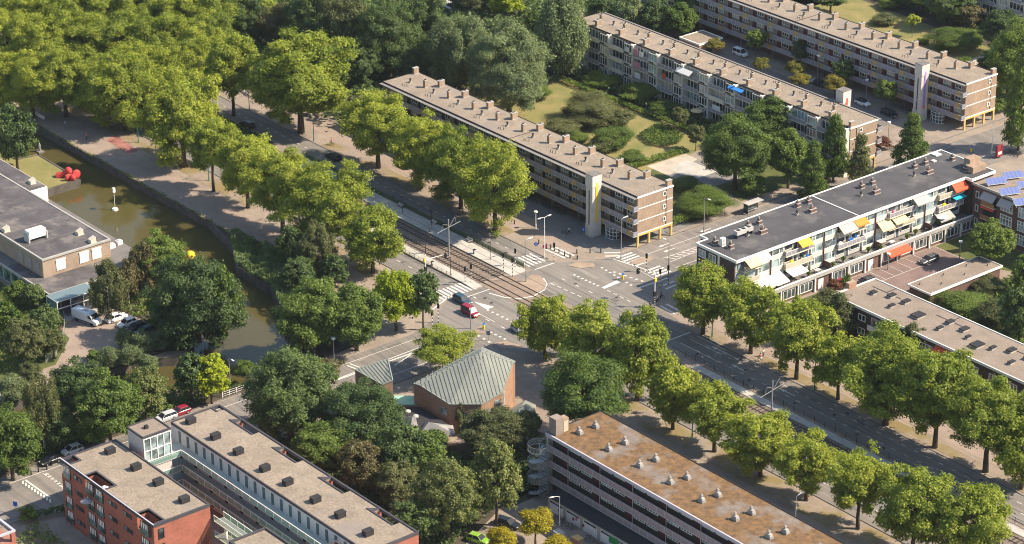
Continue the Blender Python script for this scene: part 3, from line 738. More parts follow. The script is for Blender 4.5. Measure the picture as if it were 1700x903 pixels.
# ------------------------------------------------------------------ white balcony block with shops below
C_ = thing('shop_flats', 'long flats with dark roof, white balconies and coloured awnings above a row of shops', 'apartment building', (38, 55, 0))
cu0, cu1, cv0, cv1, cz = 31.3, 44.2, 20.0, 85.9, 11.6
CF = [3.5, 6.2, 8.9]
MB().prism([(33.5, cv0), (cu1, cv0), (cu1, cv1), (46.3, cv1), (46.3, 92.6), (cu0, 92.6), (cu0, 23.0), (33.5, 23.0)], 0, cz - 0.3).build('wall', BRICKD, C_)
cr = MB().prism([(33.45, cv0 - 0.15), (44.85, cv0 - 0.15), (44.85, cv1 - 0.3), (46.5, cv1 - 0.3), (46.5, 92.8), (cu0 - 0.1, 92.8), (cu0 - 0.1, 22.9), (33.45, 22.9)], cz - 0.297, cz).build('roof', BITUM, C_)
ed = MB()
P = [(33.45, cv0 - 0.15), (44.85, cv0 - 0.15), (44.85, cv1 - 0.3), (46.5, cv1 - 0.3), (46.5, 92.8), (cu0 - 0.1, 92.8), (cu0 - 0.1, 22.9), (33.45, 22.9)]
for i in range(len(P)):
    a, b = Vector((*P[i], 0)), Vector((*P[(i + 1) % len(P)], 0)); d = (b - a).normalized(); n = Vector((d.y, -d.x, 0)) * 0.13; d = d * 0.1
    lo_, hi_ = Vector((0, 0, cz - 0.42)), Vector((0, 0, cz + 0.14))
    ed.hexa([a - d * 0 + lo_ + n, b + lo_ + n + d, b + lo_ - n + d * 0, a + lo_ - n, a + hi_ + n, b + hi_ + n + d, b + hi_ - n, a + hi_ - n])
ed.build('roof_edge', WHITE, C_)
MB().box(cu0, 44.7, 53.9, 54.15, cz + 0.002, cz + 0.12).build('roof_joint', WHITE, cr)
def stack(parent, x, y, z, w=0.9, w2=0.9, h=0.75):
    def mk_():
        q = MB()
        q.box(-w / 2, w / 2, -w2 / 2, w2 / 2, 0, h, 0); q.box(-w / 2 - 0.07, w / 2 + 0.07, -w2 / 2 - 0.07, w2 / 2 + 0.07, h, h + 0.09, 1)
        q.box(-w * .3, w * .3, -w2 * .3, w2 * .3, h + 0.09, h + 0.45, 0); q.tube([(0, 0, h + 0.45), (0, 0, h + 0.85)], 0.16, 8, 1)
        q.box(-w / 2 - 0.12, w / 2 + 0.12, -w2 / 2 - 0.12, w2 / 2 + 0.12, 0, 0.13, 1)
        return q
    return put(('stack', w, w2), mk_, [BRICKM, CONC, DARK], 'chimney', parent, (x, y, z))
for (qx, qy) in [(1246, 379), (1328, 344), (1434, 313), (1522, 280)]:
    for dx, dy, w in ((-16, -11, 0.9), (2, -17, 0.9), (8, -2, 1.6)):
        p = at(qx + dx + 12, qy + dy + 10, cz); stack(cr, p[0], p[1], cz, 0.9, w)
    p = at(qx - 5, qy + 12, cz); vent(cr, p[0], p[1], cz)
for q in [(1187, 405), (1213, 412), (1581, 266), (1604, 284)]:
    p = at(*q, cz); stack(cr, p[0], p[1], cz)
p = at(1234, 391, cz)
put('cooler', lambda: MB().box(-0.55, 0.55, -2.2, 2.2, 0.7, 1.55, 0).box(-0.5, 0.5, -2.1, -1.95, 0, 0.7, 1).box(-0.5, 0.5, 1.95, 2.1, 0, 0.7, 1).tube([(0, -1.4, 1.55), (0, -1.4, 1.62)], 0.42, 12, 1).tube([(0, 0, 1.55), (0, 0, 1.62)], 0.42, 12, 1).tube([(0, 1.4, 1.55), (0, 1.4, 1.62)], 0.42, 12, 1), [GREYP, DARK], 'roof_cooler', cr, (p[0], p[1], cz))
p = at(1199.5, 408, cz)
put('acbox', lambda: MB().box(-0.4, 0.4, -0.5, 0.5, 0, 1.7, 0).box(0.41, 0.43, -0.35, 0.35, 0.2, 0.8, 1).box(0.41, 0.43, -0.35, 0.35, 1.0, 1.6, 1), [WHITE, GREYP], 'air_conditioner', cr, (p[0], p[1], cz))
MB().box(42.603, 44.6, 88.0, 92.2, cz, cz + 1.4).build('stair_head', BRICK, cr)
MB().box(40.9, 42.6, 89.2, 92.2, cz, cz + 2.3, 0).build('chimney', BRICK, cr)
for w, q in ((1.8, (1554, 257)), (1.0, (1550, 268))):
    p = at(*q, cz); put(('sky', w), lambda: MB().box(-w / 2, w / 2, -w / 2, w / 2, 0, 0.25, 0).box(-w / 2 + 0.15, w / 2 - 0.15, -w / 2 + 0.15, w / 2 - 0.15, 0.25, 0.3, 1), [GREYP, WHITE], 'skylight', cr, (p[0], p[1], cz))
# podium with shops and terraces
MB().box(44.25, 47.0, 27.0, 85.6, 0, 3.0).build('shop_wall', BRICKM, C_)
MB().box(44.25, 47.3, 26.8, 85.8, 3.0, 3.3).build('terrace', CONCD, C_)
MB().box(47.1, 47.42, 26.8, 85.8, 2.95, 3.75).build('terrace_parapet', CONC, C_)
MB().box(47.05, 47.5, 26.8, 85.8, 3.755, 3.84).build('terrace_coping', WHITE, C_)
y = 30.0; i = 0
while y < 84:
    put('shoppost', lambda: MB().box(-0.15, 0.15, -0.15, 0.15, 0, 2.95), WHITE, 'shop_post', C_, (47.3, y, 0))
    if i not in (2, 5): put('shopwin', lambda: win_mesh(3.4, 2.0, 3, fr=0.12), [WHITE, GLASSC if False else GLASS], 'shop_window', C_, (47.03, y + 0.8, 0.6), RZ['+x'])
    else: put('shopdoor', lambda: MB().box(0, 1.4, -0.05, 0, 0, 2.3), WHITE, 'shop_door', C_, (47.03, y + 1.2, 0.02), RZ['+x'])
    y += 4.75; i += 1
awning(C_, 47.4, 59.6, 3.0, 6.4, 1.5, 0.7, RCANV, '+x')
# facade bays: pipe, window strips either side, recessed balconies between
pipe_v = [29.5 + 14.75 * k for k in range(4)]
for k, pv in enumerate(pipe_v):
    put('downpipe', lambda: MB().tube([(0, 0, 3.3), (0, 0, cz - 0.4)], 0.12, 8), MAROON, 'downpipe', C_, (44.75, pv, 0))
def cwin():
    q = MB().box(0, 3.35, -0.42, 0.02, 0, 0.75, 2)   # cream spandrel
    q.box(0.0, 2.25, -0.35, -0.3, 0.8, 2.5, 1); q.box(2.3, 3.3, -0.35, -0.3, 0.8, 2.5, 1)
    for a in (0, 2.2, 3.2): q.box(a, a + 0.13, -0.42, 0, 0.75, 2.65, 0)
    for a in (0.75, 2.5): q.box(0.13, 3.2, -0.41, -0.2, a, a + 0.12, 0)
    q.box(2.33, 3.2, -0.405, -0.2, 1.9, 1.98, 0)
    return q
def cwin_m():
    q = cwin(); q.v = [(3.35 - a, b, c) for a, b, c in q.v]; q.f = [tuple(reversed(f_)) for f_ in q.f]; return q
def crec():
    q = MB().box(0, 7.6, -0.02, 0.0, 0, 2.6, 2); q.box(0.4, 2.6, -0.1, -0.03, 0.9, 2.3, 1); q.box(3.0, 3.9, -0.1, -0.03, 0.05, 2.3, 1); q.box(4.6, 7.2, -0.1, -0.03, 0.9, 2.3, 1)
    for a in (0.35, 2.6, 2.95, 3.9, 4.55, 7.15): q.box(a, a + 0.1, -0.14, -0.03, 0.0 if a in (2.95, 3.9) else 0.85, 2.35, 0)
    for a, b in ((0.35, 2.7), (4.55, 7.25)): q.box(a, b, -0.14, -0.03, 0.82, 0.92, 0); q.box(a, b, -0.14, -0.03, 2.3, 2.4, 0)
    return q
def cbal(mp):
    def f_():
        q = MB().box(0, 7.6, -1.15, 0.0, -0.2, 0, 1); q.box(0.05, 7.55, -1.13, -1.08, 0.12, 0.9, 0)
        q.box(0, 7.6, -1.16, -1.04, 0.92, 1.0, 1)
        for j in range(7): q.box(j * 1.25, j * 1.25 + 0.08, -1.15, -1.05, 0, 0.92, 1)
        q.box(0.0, 0.06, -1.1, 0, 0, 0.95, 0); q.box(7.54, 7.6, -1.1, 0, 0, 0.95, 0)
        return q
    return f_
edges = [cv0] + pipe_v + [cv1]
BEI = mat('balcony_beige', (0.42, 0.36, 0.27), 0.7, var=0.1); BRN = mat('balcony_brown', (0.30, 0.16, 0.08), 0.7, var=0.1); GLB = mat('balcony_glass', (0.25, 0.36, 0.32), 0.3)
cols = [BEI, BRN, GLB, WHITE, RAILP, BEI, GLB, BRN]
ci = 0
for z in CF:
    for pv in pipe_v:
        put('cwin', cwin, [WHITE, GLASSC, CREAM], 'window', C_, (cu1, pv + 0.12, z), RZ['+x'])
        put('cwin_m', cwin_m, [WHITE, GLASSC, CREAM], 'window', C_, (cu1, pv - 3.47, z), RZ['+x'])
    for k in range(4):
        a = pipe_v[k] + 3.6; b = pipe_v[k + 1] - 3.6 if k < 3 else cv1 - 0.5
        if k == 3: a = pipe_v[3] + 3.6
        put('crec', crec, [WHITE, GLASS, GREYP], 'balcony_wall', C_, (cu1 + 0.02, a, z), RZ['+x'])
        if z > 4:
            mp = cols[(ci * 3 + k) % 8]; ci += 1
            put(('cbal', mp.name), cbal(mp), [mp, CREAM], 'balcony', C_, (cu1 + 0.06, a - 0.05, z), RZ['+x'])
        else:
            put('cscreen', lambda: MB().box(-0.06, 0.06, -2.7, 0, 0, 1.5), BRICKM, 'terrace_screen', C_, (cu1 + 0.02, a - 3.6, 3.3), RZ['+x'])
    # first balcony at the near end
    put('crec0', lambda: MB().box(0, 5.6, -0.02, 0.0, 0, 2.6, 2).box(0.4, 2.2, -0.1, -0.03, 0.3, 2.3, 1).box(2.8, 5.2, -0.1, -0.03, 0.9, 2.3, 1), [WHITE, GLASSC, GREYP], 'balcony_wall', C_, (cu1 + 0.02, cv0 + 0.3 + 3.4 - 3.4, z), RZ['+x'])
    if z > 4: put('cbal0', lambda: MB().box(0, 4.4, -1.15, 0.0, -0.2, 0, 1).box(0.05, 4.35, -1.13, -1.08, 0.12, 0.9, 0).box(0, 4.4, -1.16, -1.04, 0.92, 1.0, 1), [BEI, CREAM], 'balcony', C_, (cu1 + 0.06, cv0 + 1.6, z), RZ['+x'])
for v, z, w, dp, dr, m in [(22.2, 11.2, 3.4, 1.9, 1.1, BCANV), (25.6, 11.2, 2.9, 1.6, 0.9, WCANV), (24.5, 5.9, 4.2, 2.9, 1.1, WCANV), (28.2, 5.9, 4.0, 2.9, 1.1, WCANV),
                           (36.7, 11.2, 3.2, 1.5, 1.0, YCANV), (33.2, 5.9, 4.4, 2.6, 0.6, WCANV), (48.1, 11.2, 4.2, 1.8, 1.3, GCANV), (52.4, 11.2, 3.4, 1.5, 1.0, ORANGE),
                           (59.6, 8.5, 3.6, 1.8, 1.3, BCANV), (63.6, 8.5, 3.8, 1.7, 0.9, BCANV), (69.8, 11.2, 4.2, 1.7, 1.2, GCANV), (81.4, 11.2, 4.0, 1.6, 1.4, RCANV), (76.6, 5.9, 4.4, 2.2, 1.3, GCANV),
                           (81.6, 8.2, 3.4, 1.4, 0.15, TURQ)]:
    awning(C_, 44.6, v, z, w, dp, dr, m, '+x')
for i in range(34):
    k = rnd.randrange(4); z = rnd.choice((CF[1], CF[2])); v = pipe_v[k] + 4.0 + rnd.uniform(0, 6.2) if k < 3 else pipe_v[3] + 4 + rnd.uniform(0, 6)
    fm = rnd.choice((RED, PINK, WHITE, BLUE, YELLOW, GREENR, BRN, GREENR, MATS['leaves_green'] if 'leaves_green' in MATS else GREENR, WHITE)); w = rnd.uniform(.3, 1.2)
    put(('clutter', fm.name, round(w, 1)), lambda: MB().box(-w / 2, w / 2, -.15, .15, 0, .35).box(-w / 3, w / 4, -.1, .12, .35, .6), fm, 'flower_box', C_, (cu1 + 1.0 - rnd.choice((0, .5)), v, z + rnd.choice((.05, .9))), RZ['+x'])
# end wall windows, white corner strip and a red awning
put('cend', lambda: win_mesh(2.0, 1.7, 2, fr=0.14), [WHITE, GLASSC], 'end_window', C_, (34.1, cv0 - 0.02, 9.0))
put('cend', None, None, 'end_window', C_, (37.0, cv0 - 0.02, 9.0)); put('cend', None, None, 'end_window', C_, (34.1, cv0 - 0.02, 6.2)); put('cend', None, None, 'end_window', C_, (37.0, cv0 - 0.02, 6.2))
MB().box(39.6, 40.05, cv0 - 0.12, cv0 - 0.01, 0, cz - 0.4).build('white_pilaster', WHITE, C_)
awning(C_, 36.6, cv0 - 0.1, 7.9, 3.2, 1.4, 0.9, RCANV, '-y')

# corner wing with solar panels
W_ = thing('corner_flats', 'dark brick corner flats with blue solar panels on a gravel roof, right edge', 'apartment building', (58, 90, 0))
MB().box(46.6, 95, 86.2, 95.2, 0, 10.6).build('wall', BRICKM, W_)
wr = MB().box(46.6, 95, 86.1, 95.3, 10.6, 10.75).build('roof', GRAVELB, W_)
MB().box(46.6, 95, 85.85, 86.1, 10.45, 10.95).build('roof_edge', CONC, W_)
for i, q in enumerate([(1654, 303), (1682, 293), (1676, 320), (1706, 308), (1700, 337)]):
    p = at(*q, 11.2)
    def sp():
        m = MB(); n = 5
        for j in range(n): m.hexa([(-2.2 + j * 0.9, -0.75, 0.0), (-1.36 + j * 0.9, -0.75, 0.0), (-1.36 + j * 0.9, 0.75, 0.85), (-2.2 + j * 0.9, 0.75, 0.85), (-2.2 + j * 0.9, -0.8, 0.05), (-1.36 + j * 0.9, -0.8, 0.05), (-1.36 + j * 0.9, 0.7, 0.9), (-2.2 + j * 0.9, 0.7, 0.9)], 0)
        m.hexa([(-2.3, -0.8, -0.06), (2.24, -0.8, -0.06), (2.24, 0.8, 0.8), (-2.3, 0.8, 0.8), (-2.3, -0.8, -0.01), (2.24, -0.8, -0.01), (2.24, 0.8, 0.85), (-2.3, 0.8, 0.85)], 1)
        for a in (-2.0, 2.0): m.box(a - .04, a + .04, 0.6, 0.7, -0.45, 0.7, 1); m.box(a - .04, a + .04, -0.7, -0.6, -0.45, 0.0, 1)
        return m
    pt = put('solar', sp, [SOLAR, WHITE], 'solar_panel', W_, (p[0], p[1], 11.2), R(68))
x = 46.8
for z in (1.2, 4.2, 7.2):
    put('w1', lambda: win_mesh(0.9, 1.5, 1, fr=0.14), [WHITE, GLASS], 'window', W_, (47.4, 86.18, z + 0.6))
    for x in (54.3, 59.0, 67.5, 72.5, 81.0): put('w3', lambda: win_mesh(3.2, 2.3, 4, fr=0.16, transom=1.4), [WHITE, GLASSC], 'window', W_, (x, 86.18, z))
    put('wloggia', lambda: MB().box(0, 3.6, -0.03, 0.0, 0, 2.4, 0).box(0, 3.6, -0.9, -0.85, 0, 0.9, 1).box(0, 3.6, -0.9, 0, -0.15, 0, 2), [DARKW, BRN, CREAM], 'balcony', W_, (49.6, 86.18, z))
awning(W_, 49.5, 86.1, 9.9, 3.7, 1.3, 1.2, GCANV, '-y'); awning(W_, 54.2, 86.1, 9.9, 3.4, 1.3, 1.2, GCANV, '-y'); awning(W_, 49.6, 86.1, 7.0, 3.5, 0.9, 0.25, RCANV, '-y')

# low garage row
L_ = thing('garage_row', 'low garage row with flat gravel roof and white edge beside the car park', 'garage', (64, 62, 0))
MB().box(61.2, 66.8, 52.0, 72.4, 0, 2.75).build('wall', BRICKM, L_)
lr = MB().box(61.0, 67.0, 51.8, 72.6, 2.75, 2.9).build('roof', GRAVELB, L_)
e = MB(); e.box(67.0, 67.15, 51.8, 72.75, 2.6, 3.1); e.box(61.0, 67.0, 72.6, 72.75, 2.6, 3.05); e.box(60.85, 61.0, 51.65, 72.75, 2.6, 3.0); e.box(61.0, 67.15, 51.65, 51.8, 2.6, 3.0); e.build('roof_edge', WHITE, L_)
for i in range(6):
    put('gdoor_', lambda: MB().box(0, 2.6, -0.04, 0, 0, 2.2), GREYP, 'garage_door', L_, (61.18, 55.2 + i * 3.3 - 0.2, 0.02), RZ['-x'])
    vent(lr, 62.5 + (i % 2) * 2.6, 53.5 + i * 3.4, 2.9).scale = (0.5, 0.5, 0.4)

# ------------------------------------------------------------------ dark brick flats lower right
G_ = thing('brick_flats', 'dark brick flats with brown gravel roof and red awning behind the trees, lower right', 'apartment building', (100, 32, 0))
gz = 9.3
MB().box(64.6, 150, 27.2, 38.2, 0, gz - 0.2).build('wall', BRICKD, G_)
gr = MB().box(64.5, 150, 27.0, 38.3, gz - 0.2, gz).build('roof', GRAVELB, G_)
e = MB(); e.box(64.2, 150, 26.8, 27.0, gz - 0.4, gz + 0.12); e.box(64.2, 150, 38.3, 38.5, gz - 0.4, gz + 0.15); e.box(64.2, 64.5, 27.0, 38.3, gz - 0.4, gz + 0.15); e.build('roof_edge', WHITE, G_)
MB().box(63.6, 64.6, 31.0, 33.0, 0, gz + 1.2).build('chimney', BRICKC, G_)
for q, w, d_ in [((1450, 484), .9, 1.0), ((1480, 489), .9, 1.5), ((1504, 499), .9, 1.5), ((1480, 506), .6, 1.2), ((1524, 522), 1.7, 2.2), ((1577, 533), .9, 1.5), ((1601, 545), 1, 1.6), ((1560, 543), .6, 1.2), ((1622, 571), 1.7, 2.2), ((1648, 576), .6, 1.2), ((1679, 580), 1, 1.6), ((1679, 600), .6, 1.2), ((1607, 558), .5, .9), ((1708, 592), 1, 1.6)]:
    p = at(q[0], q[1] + 4, gz)
    put(('rv', w, d_), lambda: MB().box(-w / 2, w / 2, -d_ / 2, d_ / 2, 0, 0.35, 1).box(-w / 2 - 0.1, w / 2 + 0.1, -d_ / 2 - 0.12, d_ / 2 + 0.12, 0.4, 0.62, 0), [DARK, CONC], 'roof_vent', gr, (p[0], p[1], gz))
for a in (66.5, 83, 101, 119): MB().box(a, a + 7.5, 35.4, 35.65, gz + 0.003, gz + 0.03).build('felt_strip', DARK, gr); MB().box(a + 3.5, a + 3.7, 35.66, 38.2, gz + 0.003, gz + 0.03).build('felt_strip', DARK, gr)
for z in (0.9, 3.7, 6.5):
    x = 66.0; i = 0
    while x < 125:
        k = i % 5
        gm = rnd.choice(GV)
        if k == 0: put('g4', lambda: win_mesh(3.4, 1.4, 4, fr=0.15), [WHITE, GLASS], 'window', G_, (x, 27.18, z))
        elif k == 1 or k == 4: put('g2', lambda: win_mesh(1.9, 1.4, 2, fr=0.15), [WHITE, GLASS], 'window', G_, (x + 0.8, 27.18, z))
        elif k == 2: put('gb', lambda: MB().box(0, 3.6, -0.03, 0.0, -0.6, 1.7, 0).box(0, 3.6, -1.0, -0.93, -0.6, 0.4, 1).box(0, 3.6, -0.93, -0.03, -0.75, -0.62, 1).box(0.3, 1.2, -0.08, -0.03, -0.5, 1.5, 2).box(1.6, 3.3, -0.08, -0.03, 0.2, 1.5, 2), [GREYP, WHITE, GLASS], 'balcony', G_, (x, 27.18, z))
        else: put('g2', None, None, 'window', G_, (x + 0.5, 27.18, z))
        x += 4.1; i += 1
awning(G_, 90.8, 27.1, 8.7, 3.9, 1.3, 0.8, RCANV, '-y')

# ------------------------------------------------------------------ flats with moss-orange roof (front)
E_ = thing('gallery_flats', 'gallery flats with rust-orange mossy roof and spiral stair at the end, bottom right', 'apartment building', (105, -48, 0))
eu0, eu1, ev0, ev1, ez = 76.0, 165.0, -53.0, -41.9, 12.0
MB().box(eu0 + 0.3, eu1, ev0, ev1, 0, ez - 0.06).build('wall', BRICKD, E_)
er = MB().box(eu0, eu1, ev0 - 1.1, ev1, ez - 0.057, ez + 0.04).build('roof', MOSSROOF, E_)
MB().box(eu0 - 0.1, eu1, ev0 - 1.35, ev0 - 1.103, ez - 0.5, ez + 0.12).build('eave', mat('eave_lilac', (0.42, 0.39, 0.42), 0.7, var=0.08), E_)
e = MB(); e.box(eu0, eu1, ev1, ev1 + 0.14, ez - 0.3, ez + 0.16); e.box(eu0 - 0.14, eu0, ev0 - 1.1, ev1 + 0.14, ez - 0.3, ez + 0.14); e.build('roof_edge', DARK, E_)
MB().box(eu0 - 0.1, eu0 + 0.25, ev0 - 1.1, ev0 - 0.1, 0, ez - 0.1).build('end_pier', CONC, E_)
o = MB().box(eu0 + 0.1, eu0 + 1.9, ev0 - 0.7, ev0 + 1.0, ez + 0.04, ez + 3.1, 0).build('lift_housing', [mat('housing_brown', (0.22, 0.175, 0.145), 0.85, var=0.15)], E_)
MB().box(eu0 + 0.4, eu0 + 1.7, ev0 + 1.003, ev0 + 2.3, ez + 0.04, ez + 2.6, 0).build('plant_room', BRICK, o)
MB().box(eu0 + 1.705, eu0 + 1.75, ev0 + 1.2, ev0 + 2.1, ez + 0.1, ez + 2.1).build('door', BEI, o)
def pot(parent, x, y, z):
    def mk_():
        q = MB().box(-0.75, 0.75, -0.5, 0.5, 0, 0.55, 0); q.box(-0.55, 0.55, -0.38, 0.38, 0.55, 0.9, 1); q.tube([(-0.15, 0, 0.9), (-0.15, 0, 1.6)], [0.28, 0.2], 8, 0); q.box(-0.45, 0.15, -0.3, 0.3, 1.3, 1.42, 0)
        return q
    o = put('roofpot', mk_, [mat('pot_concrete', (0.27, 0.25, 0.23), 0.9, var=0.2, vs_=1.5), CONC], 'chimney', parent, (x, y, z)); o.scale = (.8, .8, .85); return o
x = eu0 + 6.0
for (qa, qb) in [((962, 720), (989, 710)), ((1011, 748), (1038, 737)), ((1062, 775), (1089, 765)), ((1113, 803), (1141, 795)), ((1165, 833), (1192, 824)), ((1221, 863), (1248, 853)), ((1277, 893), (1304, 885)), ((1335, 925), (1362, 915))]:
    for q in (qa, qb): p = at(*q, ez); pot(er, p[0], p[1], ez + 0.04)
for z in (3.3, 6.2, 9.1):
    MB().box(eu0 - 0.2, eu1, ev0 - 1.5, ev0 - 0.003, z - 0.16, z).build('gallery_floor', GREYP, E_)
    r = MB(); yr = ev0 - 1.5; r.box(eu0 + 0.3, eu1, yr - 0.02, yr + 0.02, z + 0.12, z + 1.05, 0); r.box(eu0 + 0.3, eu1, yr - 0.04, yr + 0.04, z + 1.05, z + 1.12, 1)
    xx = eu0 + 0.4
    while xx < 140: r.box(xx, xx + 0.07, yr - 0.045, yr + 0.045, z, z + 1.05, 1); xx += 2.0
    r.build('gallery_railing', [LILAC, RAILF], E_)
    x = eu0 + 3.0; i = 0
    while x < 132:
        put('edoor', lambda: MB().box(0, 1.25, -0.06, 0, 0, 2.45, 0).box(1.28, 1.36, -0.08, 0, 0, 2.5, 1), [MAROON, WHITE], 'door', E_, (x, ev0 - 0.01, z))
        for dx in (1.7, 4.9): gm = rnd.choice(GV); put('ewin' + gm.name, lambda: win_mesh(2.7, 0.8, 4, fr=0.12), [WHITE, gm], 'window', E_, (x + dx, ev0 - 0.02, z + 1.15))
        x += 8.3; i += 1
# round landings of the outside stair
st = MB()
for z in (3.3, 6.2, 9.1):
    cx_, cy_ = eu0 - 0.5, ev0 - 2.4
    for i in range(20):
        a0, a1 = 2 * math.pi * i / 20, 2 * math.pi * (i + 1) / 20; r0 = 2.0
        p0, p1 = (cx_ + r0 * math.cos(a0), cy_ + r0 * math.sin(a0)), (cx_ + r0 * math.cos(a1), cy_ + r0 * math.sin(a1))
        if not (-0.4 < a0 < 1.9): st.face([(*p0, z), (*p1, z), (*p1, z + 1.0), (*p0, z + 1.0)], 1); st.tube([(*p0, z), (*p0, z + 1.1)], 0.025, 4, 0, False)
        st.tube([(*p0, z + 1.1), (*p1, z + 1.1)], 0.035, 4, 0, False); st.tube([(*p0, z), (*p1, z)], 0.07, 4, 0, False)
    for i in range(14):
        a0, a1 = math.pi * (0.9 + i * 0.13), math.pi * (0.9 + (i + 1) * 0.13); zz = z - 2.9 * (1 - i / 14) if z > 3.4 else z - 3.3 * (1 - i / 14)
        st.hexa([(cx_, cy_, zz), (cx_ + 1.9 * math.cos(a0), cy_ + 1.9 * math.sin(a0), zz), (cx_ + 1.9 * math.cos(a1), cy_ + 1.9 * math.sin(a1), zz), (cx_ + 0.01, cy_ + 0.01, zz),
                 (cx_, cy_, zz + 0.08), (cx_ + 1.9 * math.cos(a0), cy_ + 1.9 * math.sin(a0), zz + 0.08), (cx_ + 1.9 * math.cos(a1), cy_ + 1.9 * math.sin(a1), zz + 0.08), (cx_ + 0.01, cy_ + 0.01, zz + 0.08)], 0)
st.tube([(eu0 - 0.5, ev0 - 2.4, 0), (eu0 - 0.5, ev0 - 2.4, 10.3)], 0.12, 8, 0)
st.build('spiral_stair', [STEEL, WIREG], E_)
# storage annex with white and painted doors
MB().box(80.0, eu1, -57.3, ev0 - 0.004, 0, 2.75, 0).build('annex', [CONC], E_)
MB().box(79.8, eu1, -57.5, ev0 - 0.004, 2.753, 2.95, 0).build('annex_roof', [mat('annex_felt', (0.03, 0.032, 0.035), 0.85, var=0.15)], E_)
for i in range(9):
    put('adoor', lambda: MB().box(0, 3.5, -0.05, 0, 0, 2.2, 0).box(0.15, 3.35, -0.07, -0.051, 1.75, 2.1, 1), [mat('annex_door', (0.62, 0.60, 0.60), 0.7, var=0.08), GLASS], 'storage_door', E_, (80.6 + i * 4.4, -57.31, 0.05))
for i, (x, z) in enumerate([(82.9, 0.9), (86.6, 0.9), (87.4, 1.2), (89.2, 0.8)]): MB().prism([(x, -57.39), (x + 0.5, -57.39), (x + 0.5, -57.37), (x, -57.37)], z, z + 0.55).build('mural_patch', MAROON if i != 2 else PINK, E_)
MB().box(96.0, 98.6, -57.4, -57.37, 0.9, 2.2).build('green_mural', mat('mural_green', (0.02, 0.2, 0.06), 0.7), E_)

# ------------------------------------------------------------------ red brick block and its gallery court
F_ = thing('red_brick_flats', 'red brick flats with gravel roof and corner balconies, lower left', 'apartment building', (45, -117.5, 0))
fz = 12.0; fu0, fu1, fv0, fv1 = 30.6, 59.6, -122.7, -111.9
PF = mat('parapet_cap', (0.055, 0.05, 0.055), 0.6, var=0.15); PFL = mat('parapet_cap_pale', (0.36, 0.36, 0.40), 0.5)
# notched roof: three roof terraces open to the outer face
notch = [(30.6, 33.0), (38.3, 44.2), (54.6, 59.0)]
wl = MB()
wl.box(fu0, fu1, fv0 + 2.2, fv1, 0, fz - 0.5)
prev = fu0
for (a, b) in notch:
    if a > prev: wl.box(prev, a, fv0, fv0 + 2.2, 0, fz - 0.5)
    wl.box(a, b, fv0 + 0.003, fv0 + 2.2, 0, fz - 2.7)
    prev = b
wl.box(prev, fu1, fv0, fv0 + 2.2, 0, fz - 0.5)
wl.build('wall', BRICKR, F_)
rp = [(fu0 + 0.3, fv1 - 0.3)]
rf = MB(); rf.box(fu0 + 0.3, fu1 - 0.3, fv0 + 2.2, fv1 - 0.3, fz - 0.5, fz - 0.12)
prev = fu0 + 0.3
for (a, b) in notch:
    if a > prev: rf.box(prev, a, fv0 + 0.3, fv0 + 2.197, fz - 0.5, fz - 0.12)
    prev = b
rf.box(prev, fu1 - 0.3, fv0 + 0.3, fv0 + 2.197, fz - 0.5, fz - 0.12)
fr_ = rf.build('roof', GRAVEL, F_)
e = MB(); e.box(fu0 - 0.05, fu0 + 0.3, fv0, fv1, fz - 0.5, fz + 0.04); e.box(fu1 - 0.3, fu1 + 0.03, fv0, fv1, fz - 0.5, fz + 0.04); e.box(fu0 + 0.3, fu1 - 0.3, fv1 - 0.3, fv1 + 0.02, fz - 0.5, fz + 0.04)
e.box(fu0 + 0.3, fu1 - 0.3, fv0 - 0.03, fv0 + 0.3, fz - 0.5, fz + 0.02)
for (a, b) in notch: e.box(a - 0.3, a, fv0 + 0.3, fv0 + 2.5, fz - 0.5, fz + 0.03) if a > fu0 + 1 else None; e.box(b, b + 0.3, fv0 + 0.3, fv0 + 2.5, fz - 0.5, fz + 0.03) if b < fu1 - 0.5 else None; e.box(a, b, fv0 + 2.2, fv0 + 2.5, fz - 0.5, fz + 0.03)
e.build('parapet', PF, F_)
MB().box(fu0 - 0.06, fu1 + 0.04, fv0 - 0.045, fv0 + 0.18, fz + 0.043, fz + 0.075).build('parapet_cap', PFL, F_)
def rbox(parent, q, z, m=DARK):
    p = at(q[0], q[1], z)
    put('rbox', lambda: MB().box(-0.55, 0.55, -0.8, 0.8, 0, 0.95, 0).box(-0.6, 0.6, -0.85, 0.85, 0.95, 1.0, 0), m, 'roof_vent_box', parent, (p[0], p[1], z))
for q in [(183, 752), (226, 779), (263, 804), (306, 833)]: rbox(fr_, q, fz - 0.12)
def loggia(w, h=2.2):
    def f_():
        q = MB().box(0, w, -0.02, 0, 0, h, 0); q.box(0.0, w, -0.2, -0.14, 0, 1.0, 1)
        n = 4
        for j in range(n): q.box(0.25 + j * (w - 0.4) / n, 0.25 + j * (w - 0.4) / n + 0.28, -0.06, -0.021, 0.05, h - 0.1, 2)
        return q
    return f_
for k in range(4):
    z = 0.55 + k * 2.85
    for x0, w in ((31.5, 2.2), (38.6, 2.5), (41.7, 2.3), (55.6, 2.6), (49.0, 0)):
        if w == 0: continue
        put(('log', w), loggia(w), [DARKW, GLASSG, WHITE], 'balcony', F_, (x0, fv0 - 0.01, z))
    for x0 in (34.6, 45.6, 50.3): put('slot', lambda: MB().box(0, 2.7, -0.03, 0, 0, 0.85, 0).box(0.15, 0.9, -0.05, -0.031, 0.1, 0.75, 1).box(1.7, 2.4, -0.05, -0.031, 0.1, 0.75, 2), [DARKW, GLASSC, GLASS], 'window', F_, (x0, fv0 - 0.01, z + 0.9))
    put('fend', lambda: win_mesh(1.1, 1.9, 1, mf=DARK, fr=0.08), [DARK, GLASS], 'end_window', F_, (fu1 + 0.01, fv0 + 0.8, z), RZ['+x'])

